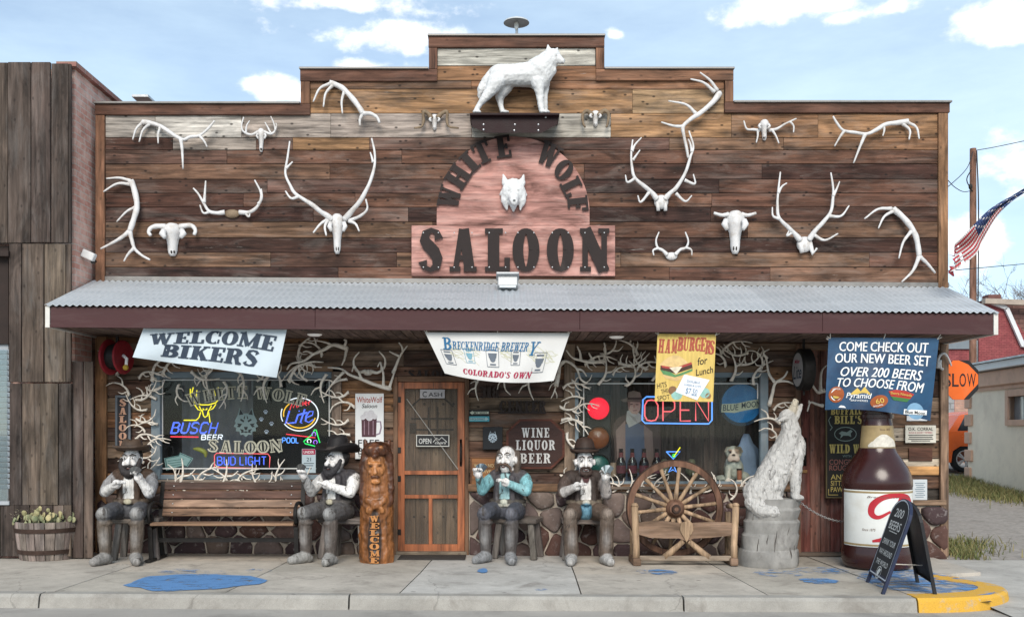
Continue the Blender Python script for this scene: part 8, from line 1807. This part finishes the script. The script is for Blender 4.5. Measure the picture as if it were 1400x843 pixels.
cowboy('cowboy statue in brown bowler hat with goatee, brown chaps and white shoes', (806, 772), R(2), dict(pants=(.115, .08, .06), knee=(.25, .20, .165), boot=(.11, .08, .062), toe=(.40, .385, .37), vest=(.05, .036, .031), shirt=(.76, .73, .70), sleeve=[(.085, .06, .05), (.24, .21, .20)], cuff=[(.46, .43, .41), (.44, .40, .38)], belt=(.15, .12, .09), buckle=(.48, .45, .38), hair=(.05, .033, .028), beard='goatee', beardc=(.05, .032, .027), scarf=(.085, .035, .035), neck=(.10, .04, .04),
  arms=[((-.28, -.10, .82), (-.12, -.25, .91), .7), ((.25, -.12, .80), (.22, -.29, 1.03), .55)], cards=((.23, -.36, 1.07), .1, [(.42, .47, .5), (.10, .13, .14), (.3, .36, .4)]), hat=dict(brim=.17, crown=.155, curl=.03, col=(.045, .028, .022), band=(.02, .014, .012), dent=-.012, front=.0, fold=.2), stool_label='dark plank stool under the bowler-hatted cowboy', spread=.205, tallboot=0, toeout=.04,
  paint=[((0, -.08, .60), (.085, .22, .12), (.12, .25, .33))], extra=[lambda b, h: b.ell((0, -.115, .975), (.045, .04, .065), (.085, .033, .033))]))
# ================================================================== NEIGHBOURS AND BACKGROUND
# ---- old timber and brick building on the left
lb = thing('timber_clad_building', 'old two-storey building with grey-brown upright boards in front and a brick side wall', 'building', P(40, 757, -.66))
O = lb.location; YL = -.66; XC = P(98.5, 0, YL).x
def brick_mat(name, c1, c2, mort_, scale=1.0, paint=None, plane_='yz'):
    m, nt, N, L, b, out = nodes(name); tc = N('ShaderNodeTexCoord').outputs['Object']
    sx = N('ShaderNodeSeparateXYZ'); L(tc, sx.inputs[0]); cx = N('ShaderNodeCombineXYZ'); L(sx.outputs[{'x': 0, 'y': 1}[plane_[0]]], cx.inputs[0]); L(sx.outputs[2], cx.inputs[1])
    br = N('ShaderNodeTexBrick'); br.inputs['Scale'].default_value = scale; br.inputs['Brick Width'].default_value = .215; br.inputs['Row Height'].default_value = .075; br.inputs['Mortar Size'].default_value = .008; br.inputs['Mortar Smooth'].default_value = .3; br.inputs['Bias'].default_value = -.1
    br.inputs['Color1'].default_value = (*c1, 1); br.inputs['Color2'].default_value = (*c2, 1); br.inputs['Mortar'].default_value = (*mort_, 1); L(cx.outputs[0], br.inputs[0])
    n = noisen(nt, tc, 3.5, 9, .68); c = scalecol(nt, br.outputs[0], mapr(nt, n, .3, .7, .7, 1.25))
    if paint: c = mixc(nt, c, paint, mapr(nt, noisen(nt, tc, 7, 8, .7), .47, .62, 0, .5))
    L(c, b.inputs['Base Color']); b.inputs['Roughness'].default_value = .88
    bumpn(nt, b, mathn(nt, 'SUBTRACT', mathn(nt, 'MULTIPLY', n, .3), br.outputs['Fac']), .6, .01); return m
BRK1 = brick_mat('weathered_red_brick', (.56, .27, .215), (.64, .39, .32), (.58, .49, .43), 1, (.66, .52, .46))
mb2 = MB(); mb2.box(((XC-.04-10)/2, 3.05, 2.96), (XC-.04+10, 7.1, 6.0)); mb2.build('brick_side', BRK1, lb, origin=O)
mb = MB()
for i in range(1): mb.box((XC-.1, 2.9, 5.99), (.24, 7.0, .06))
mb.build('brick_coping', brick_mat('coping_brick', (.28, .12, .10), (.33, .16, .13), (.3, .25, .22)), lb, origin=O)
r = random.Random(14); TB = [srgb(74, 62, 55), srgb(84, 70, 61), srgb(62, 52, 47), srgb(94, 80, 68), srgb(68, 57, 51)]
def vboards(mb, px0, px1, pt, pb, Y, wpx, th=.035, jag=0):
    x = px0
    while x < px1-1:
        w = min(px1-x, wpx*r.uniform(.75, 1.3)); a = P(x, pb+r.uniform(-1, 1)*jag*.3, Y); b_ = P(x+w, pt+r.uniform(-1.2, 1.2)*jag, Y); d = r.uniform(0, .018)
        mb.box(((a.x+b_.x)/2, Y+th/2-d, (a.z+b_.z)/2), (b_.x-a.x-.006-r.random()*.006, th, b_.z-a.z), (0, r.uniform(-.0022, .0022), 0), jit(r.choice(TB), r, .14), None, .004); x += w
mb = MB(); vboards(mb, -420, 97.5, 86, 332, YL, 29, jag=2); mb.build('upper_boarding', WALLZ, lb, origin=O)
mb = MB(); vboards(mb, 12, 98, 333.5, 522, YL, 24); vboards(mb, 12, 98, 524, 690, YL, 22); vboards(mb, 0, 98, 690, 760, YL+.004, 17); vboards(mb, -420, 0, 690, 760, YL+.004, 22); mb.build('lower_boarding', WALLZ, lb, origin=O); mb = MB(); vboards(mb, -420, -130, 333.5, 690, YL, 24); mb.build('lower_boarding', WALLZ, lb, origin=O)
mb = MB(); vboards(mb, 98.5, 128, 494, 762, -.60, 15, .03); mb.build('gap_boarding', WALLZ, lb, origin=O)
mb = MB(); a = P(97, 452, -.06); mb.box((P(114, 0, -.05).x, .02, 2.4), (.34, .05, 1.0), None, jit(srgb(92, 62, 48), r)); mb.build('dark_panel', WALLX, lb, origin=O)
# shop window with blinds at the far left, dark lintel over it
mb = MB(); px_box(mb, -130, 470, 11, 690, YL+.10, .03); wn = mb.build('window', M('pale_window_frame', (.34, .36, .38), .5, .1), lb, origin=O)
mb = MB()
for i in range(26): z = P(0, 480+i*7.4, YL+.06).z; mb.box(((P(-125, 0, YL).x+P(10, 0, YL).x)/2, YL+.085, z), (1.17, .012, .05), (R(28), 0, 0), (.42, .46, .5))
mb.build('blind', M('blue_grey_blind', (.36, .41, .46), .5, .08), wn, origin=O)
mb = MB(); px_box(mb, -125, 478, 9, 684, YL+.055, .006, bev=0); mb.build('pane', GLASS('shop_glass', .08), wn, origin=O)
mb = MB(); px_box(mb, -420, 336, 11, 470, YL+.06, .03); px_box(mb, -420, 342, 11, 350, YL-.06, .06); mb.build('transom_panel', M('dark_stained_panel', (.03, .02, .017), .7, .3), lb, origin=O)
mb = MB(); px_box(mb, -130, 685, 12, 690, YL-.02, .08); mb.build('sill', M('pale_window_frame'), wn, origin=O)

# ---- cream stucco building on the right, its side wall running back
STUC = M('cream_stucco', (.82, .72, .58), .9, .10, 1.6, .5, 90, stain=(.60, .50, .41), stain_amt=.4); PEACH = M('peach_trim_paint', (.58, .38, .28), .8, .1, 3, .15, stain=(.36, .24, .19), stain_amt=.4); FASW = M('white_metal_fascia', (.62, .63, .64), .4, .08, 4, .03)
A = Vector((10.56, 10.0, 0)); Bp = Vector((10.0, 4.2, 0)); A.z = ground_z(A.x, A.y)
d = (Bp-A); d.z = 0; Lw = d.length; d.normalize(); nrm = Vector((-d.y, d.x, 0)); nrm = -nrm if nrm.x > 0 else nrm
cb_ = thing('stucco_building', 'low cream stucco building with peach trim, small window and stepped corner blocks', 'building', A); rzb = math.atan2(d.y, d.x)
rm = Matrix((d, -nrm, Vector((0, 0, 1)))).transposed()
def W(u, w, z): return d*u-nrm*w+Vector((0, 0, z))       # local point: along, into the wall, up
def wbox(mb, u0, u1, w0, w1, z0, z1, bev=0): mb.box(W((u0+u1)/2, (w0+w1)/2, (z0+z1)/2), (u1-u0, w1-w0, z1-z0), rm, None, None, bev)
H = 2.42
mb = MB()
wu0, wu1, wz0, wz1 = 2.30, 3.30, 1.36, 1.83
for q in ((0, wu0, 0, .2, -.6, H), (wu1, Lw, 0, .2, -.6, H), (wu0, wu1, 0, .2, -.6, wz0), (wu0, wu1, 0, .2, wz1, H)): wbox(mb, *q)
wbox(mb, 0, Lw, .2, 6.0, -.6, H-.01); mb.build('wall', STUC, cb_)
mb = MB(); wbox(mb, -.05, Lw, -.10, .3, H-.34, H-.02, .02); wbox(mb, -.03, Lw, -.04, .3, H-.42, H-.342); mb.build('eaves_band', PEACH, cb_)
mb = MB(); wbox(mb, -.10, Lw, -.20, .6, H, H+.15, .01); mb.build('fascia', FASW, cb_)
mb = MB(); wbox(mb, -.14, Lw, -.26, 6.2, H+.155, H+.19); mb.build('roof_edge', galv(), cb_)
for k in range(5): mb = MB(); wbox(mb, -.10, .30 if k % 2 else .22, -.05, .2, .04+k*.40, .30+k*.40, .012); mb.build('quoin_block', PEACH, cb_)
mb = MB()
for q in ((wu0-.14, wu0, wz0-.12, wz1+.14), (wu1, wu1+.14, wz0-.12, wz1+.14), (wu0, wu1, wz1, wz1+.14), (wu0, wu1, wz0-.12, wz0)): wbox(mb, q[0], q[1], -.045, .1, q[2], q[3], .008)
wf = mb.build('window', PEACH, cb_)
mb = MB(); wbox(mb, wu0, wu1, .09, .10, wz0, wz1); mb.build('pane', M('grey_window_pane', (.16, .18, .20), .15, .1, bump=0, spec=.6), wf)
mb = MB(); wbox(mb, wu0+.48, wu0+.52, .06, .09, wz0, wz1); mb.build('mullion', FASW, wf)
# ---- red shingled building behind, pole, block wall
rb = thing('red_shingled_building', 'tall building with red shingled mansard wall and dark shingle roof behind the stucco one', 'building', P(1380, 500, 26)+Vector((0, 0, 0))); O = rb.location
def shingle(name, c1, c2, sc=1): 
    m = brick_mat(name, c1, c2, tuple(q*.6 for q in c1), sc, None, 'xz'); return m
RS = shingle('red_shingle', (.23, .05, .055), (.29, .075, .075), 1.1); DS = shingle('brown_shingle', (.14, .07, .06), (.20, .11, .085), .4)
Y = 26; q = lambda x, y, dy=0: P(x, y, Y+dy)
def solid(poly, name, mat, dep, dy=0):
    mb = MB(); mb.prism(poly, lambda x, y, off=0: P(x, y, Y+dy)+Vector((0, -off, 0)), dep, off=-dep); return mb.build(name, mat, rb, origin=O)
solid([(1288, 640), (1288, 463), (1300, 440), (1336, 418), (1346, 414), (1376, 422), (1420, 480), (1470, 520), (1470, 640)], 'shingled_wall', RS, 6)
solid([(1345, 410), (1480, 414), (1480, 560), (1398, 470)], 'roof', DS, 5, .3)
mb = MB(); mb.bar(q(1376, 421, -.1), q(1399, 473, -.1), .16, .12); mb.bar(q(1399, 472, -.1), q(1420, 480, -.1), .12, .12); mb.bar(q(1352, 412, -.1), q(1376, 421, -.1), .14, .12); mb.build('white_rake_board', FASW, rb, origin=O)
mb = MB(); mb.bar(q(1345, 411.5, -.2), q(1480, 417, -.2), .2, .3); mb.build('eave', M('tan_eave', (.36, .30, .25), .7), rb, origin=O)
mb = MB(); mb.box(q(1356, 412, 1), (.5, .5, .5)); mb.build('chimney', M('dark_chimney', (.15, .07, .06), .8), rb, origin=O)
mb = MB(); mb.bar(q(1333, 465, -.2), q(1333, 560, -.2), .14, .14); mb.build('downpipe', FASW, rb, origin=O)
mb = MB(); mb.box(q(1312, 468, -.05), (1.0, .1, .5)); mb.build('window', M('grey_window_pane'), rb, origin=O)
t = thing('block_wall', 'grey concrete block wall seen in the gap under the slow sign', 'wall', P(1305, 640, 17.5)); O2 = t.location
mb = MB(); mb.prism([(1285, 650), (1285, 528), (1305, 528), (1305, 650)], plane(17.5), .3); mb.build('blocks', brick_mat('grey_block', (.27, .27, .275), (.31, .31, .31), (.2, .2, .2), .42, None, 'xz'), t, origin=O2)
mb = MB(); mb.prism([(1305.5, 650), (1305.5, 530), (1326, 530), (1326, 650)], plane(17.6), .3); mb.build('pink_brick_pier', brick_mat('pink_brick', (.42, .24, .18), (.46, .28, .21), (.36, .26, .22), 1, None, 'xz'), t, origin=O2)
t = thing('utility_pole', 'brown wooden utility pole rising behind the right end of the saloon', 'pole', P(1331, 600, 20)); O3 = t.location
mb = MB(); mb.tube([P(1330.5, 640, 20), P(1330.5, 203, 20)], [.125, .10], 14); mb.build('pole', WOOD('brown_pole', 'z', .8, .4, .2, col=srgb(126, 92, 76)), t, True, origin=O3, sharp=40)
mb = MB(); mb.tube(catmull([P(1335.5, 206, 19.8), P(1338, 280, 19.8), P(1337.5, 400, 19.8), P(1337, 520, 19.8)], 6), .02, 6); mb.build('conduit', WIRE, t, origin=O3)
mb = MB(); mb.tube(catmull([P(1328, 232, 19.8), P(1322, 246, 19.7), P(1330, 262, 19.7)], 5), .018, 5); mb.ell(P(1327, 255, 19.8), (.06, .06, .1)); mb.build('insulator', IRON, t, True, origin=O3)
def wire(pts, Ys, label, rr=.012):
    mb = MB(); mb.tube(catmull([P(x, y, Y_) for (x, y), Y_ in zip(pts, Ys)], 8), rr, 5); o = mb.build('overhead_wire', WIRE, origin=P(*pts[0], Ys[0])); tag(o, label, 'wire')
wire([(1331, 206), (1365, 200), (1440, 184)], [20, 20, 20], 'thin overhead wire running right from the top of the utility pole')
wire([(1331, 206), (1322, 230), (1300, 252), (1290, 258)], [20, 18, 15, 13], 'slack wire dropping left from the utility pole to the saloon roof')
wire([(1330, 260), (1318, 262), (1306, 256), (1296, 246)], [20, 18, 15, 13], 'lower looped wire between the utility pole and the saloon roof')
wire([(1296, 370), (1340, 366), (1440, 357)], [14, 16, 20], 'straight overhead wire crossing below the flag')
# ---- bare tree
t = thing('bare_tree', 'leafless tree with fine grey twigs over the far roofs at the right edge', 'tree', P(1385, 640, 42)); O4 = t.location
r = random.Random(31); mbt = MB(); mbc = MB()
def twig(mb, p, d, l, rad, dep):
    q_ = p+d*l; mid = p.lerp(q_, .5)+Vector((r.gauss(0, .05), r.gauss(0, .05), r.gauss(0, .03)))*l; mb.tube([p, mid, q_], [rad, rad*.85, rad*.65], 5 if dep > 2 else 3, caps=False)
    if dep == 0: return
    for _ in range(3 if dep < 4 else 4):
        nd = (d+Vector((r.gauss(0, .5), r.gauss(0, .5), r.gauss(.12, .3)))).normalized(); twig(mbc if dep < 5 else mb, p.lerp(q_, r.uniform(.55, 1)), nd, l*r.uniform(.55, .8), max(.008, rad*.55), dep-1)
bx = P(1385, 640, 42); twig(mbt, bx, Vector((0, 0, 1)), 4.6, .18, 6) 
mbt.build('trunk', M('grey_bark', (.16, .14, .13), .9, .3), t, True, origin=O4); mbc.build('crown', M('grey_bark'), t, False, origin=O4)
t = thing('bare_tree', 'second leafless grey tree partly out of the frame behind the brown roof', 'tree', P(1425, 640, 46)); O5 = t.location
mbt = MB(); mbc = MB(); twig(mbt, P(1425, 640, 46), Vector((0, 0, 1)), 4.8, .18, 6); mbt.build('trunk', M('grey_bark'), t, True, origin=O5); mbc.build('crown', M('grey_bark'), t, False, origin=O5)

# ---- torn flag on a slanting staff
t = thing('torn_flag', 'faded torn stars-and-stripes flag streaming from a slanting staff at the right edge', 'flag', P(1440, 235, -.9)); O6 = t.location; FY = -.9
mb = MB(); mb.tube([P(1408, 252, FY), P(1478, 214, FY), P(1540, 180, FY)], .014, 8); mb.ell(P(1406, 253, FY), .022); mb.build('staff', FASW, t, True, origin=O6)
FM = M('flag_cloth', attr=True, rough=.85, var=.14, scale=9, bump=.1, bscale=120)
mb = MB(); NU, NV = 40, 13; r = random.Random(5)
top = catmull([(1402, 256, 0), (1380, 268, 0), (1356, 285, 0), (1334, 306, 0), (1316, 322, 0), (1303, 334, 0)], 8); bot = catmull([(1404, 262, 0), (1384, 276, 0), (1362, 296, 0), (1344, 326, 0), (1334, 349, 0), (1302, 374, 0)], 8); NU = len(top)-1
RED, WHT, BLU = (.44, .05, .06), (.60, .57, .56), (.05, .075, .18); vs_ = []
for i in range(NU+1):
    for j in range(NV+1):
        v_ = j/NV; p = top[i].lerp(bot[i], v_); u = i/NU; tear = 6*r.uniform(-1, 1) if i == NU else 0
        vs_.append(P(p.x+tear, p.y+tear*.6+1.5*math.sin(u*9+v_*3), FY+.10*math.sin(u*8+v_*4)*u+.06*math.sin(v_*11+u*5)))
for i in range(NU):
    for j in range(NV):
        u = i/NU; v_ = j/NV
        if u < .62 and v_ < (.55 if u > .3 else 1.0): c_ = BLU if (i*3+j*5) % 7 else WHT
        elif u < .30: c_ = BLU
        else: c_ = RED if j % 2 else WHT
        if i > NU-5 and r.random() < .16: continue
        a = i*(NV+1)+j; mb.add([vs_[a], vs_[a+1], vs_[a+NV+2], vs_[a+NV+1]], [(0, 1, 2, 3)], c_)
o = mb.build('cloth', FM, t, True, origin=O6); sm = o.modifiers.new('thick', 'SOLIDIFY'); sm.thickness = .004
mb = MB(); mb.tube([P(1303, 366, FY), P(1300, 372, FY-.02), P(1304, 377, FY)], [.02, .03, .01], 6); mb.build('loose_shred', M('red_shred', (.36, .05, .06), .85), t, True, origin=O6)

# ---- orange hatchback far back, half hidden by the saloon
car = thing('parked_car', 'bright orange hatchback parked far behind between saloon and stucco building', 'car', (0, 0, 0)); cz = .62; CY = 12.6
Xf = P(1326, 0, CY).x; car.location = (Xf-3.3, CY, ground_z(Xf-2, CY)-.02); cz = car.location.z; O7 = car.location
CP = M('orange_car_paint', (.72, .115, .012), .25, .05, 2, 0, spec=.6); Y = CY
sec = [(0, .45, .62, .95), (.15, .30, .72, 1.02), (.5, .24, .86, 1.12), (1.0, .22, .92, 1.46), (1.6, .22, .93, 1.50), (2.4, .22, .93, 1.46), (2.9, .24, .93, 1.12), (3.6, .26, .86, .96), (4.0, .30, .72, .80), (4.12, .45, .60, .70)]
prof = [(0, .34), (.02, .68), (.12, .90), (.40, 1.00), (.72, 1.40), (1.15, 1.50), (1.9, 1.51), (2.45, 1.38), (2.95, 1.02), (3.7, .92), (4.05, .74), (4.10, .42), (4.0, .24), (3.62, .24), (3.58, .52), (3.40, .64), (3.15, .64), (2.97, .52), (2.93, .22), (1.15, .22), (1.11, .52), (.93, .64), (.68, .64), (.50, .52), (.46, .24), (.1, .26)]
car.location.x = Xf-1.32-.0; 
cw = .86
mb = MB(); n = len(prof); side_y = []
def inset(z): return 0 if z < .95 else (z-.95)*.32
vs_ = [(x, -cw+inset(z), z) for x, z in prof]+[(x, cw-inset(z), z) for x, z in prof]
mb.add(vs_, [tuple(range(n))[::-1], tuple(range(n, 2*n))]+[(i, (i+1) % n, (i+1) % n+n, i+n) for i in range(n)]); mb.build('body', CP, car)
GL = M('car_glass', (.02, .022, .025), .08, .1, bump=0, spec=.7)
mb = MB()
for s_ in (-1, 1):
    for poly in ([(.62, 1.02), (.84, 1.36), (1.25, 1.43), (1.25, 1.03)], [(1.32, 1.03), (1.32, 1.43), (1.95, 1.43), (2.38, 1.32), (2.75, 1.03)]): mb.add([(x, s_*(cw-inset(z)+.006), z) for x, z in poly], [tuple(range(len(poly)))])
mb.build('side_window', GL, car)
wx = P(1302.5, 0, CY-.9).x-car.location.x
for x in (.805, 3.275):
    for s_ in (-1, 1):
        mb = MB(); mb.lathe([(.22, -.1), (.30, -.1), (.325, -.07), (.325, .07), (.30, .1), (.22, .1), (.22, -.1)], (0, 0, 0), 30); rx = Euler((R(90), 0, 0)).to_matrix(); cc_ = Vector((x, s_*(cw-.10), .325)); mb.v = [rx @ v_+cc_ for v_ in mb.v]; wh_ = mb.build('wheel', M('tyre_rubber', (.02, .02, .02), .85), car, True, sharp=40)
        mb = MB()
        for k in range(10): a = 2*math.pi*(k//2)/5+(.16 if k % 2 else -.16); mb.bar(cc_+Vector((.05*math.cos(a), s_*.085, .05*math.sin(a))), cc_+Vector((.215*math.cos(a), s_*.09, .215*math.sin(a))), .035, .02, up=(0, 1, 0))
        mb.lathe([(.20, -.01), (.235, -.01), (.235, .01), (.20, .01)], (0, 0, 0), 30); m_ = len(mb.v)-120; mb.v[m_:] = [rx @ v_+cc_+Vector((0, s_*.088, 0)) for v_ in mb.v[m_:]]; mb.ell(cc_+Vector((0, s_*.09, 0)), (.05, .02, .05)); mb.build('rim', M('alloy_rim', (.55, .56, .57), .3, .05, metal=.7), wh_)
for y in (-.55, .55): mb = MB(); mb.ell((4.02, y, .68), (.1, .2, .07)); mb.build('headlight', M('clear_lens', (.6, .62, .64), .1, bump=0, spec=.7), car, True)
for y in (-.6, .6): mb = MB(); mb.ell((.05, y, .82), (.06, .16, .1)); mb.build('tail_light', M('red_lens', (.3, .01, .015), .15, bump=0), car, True)
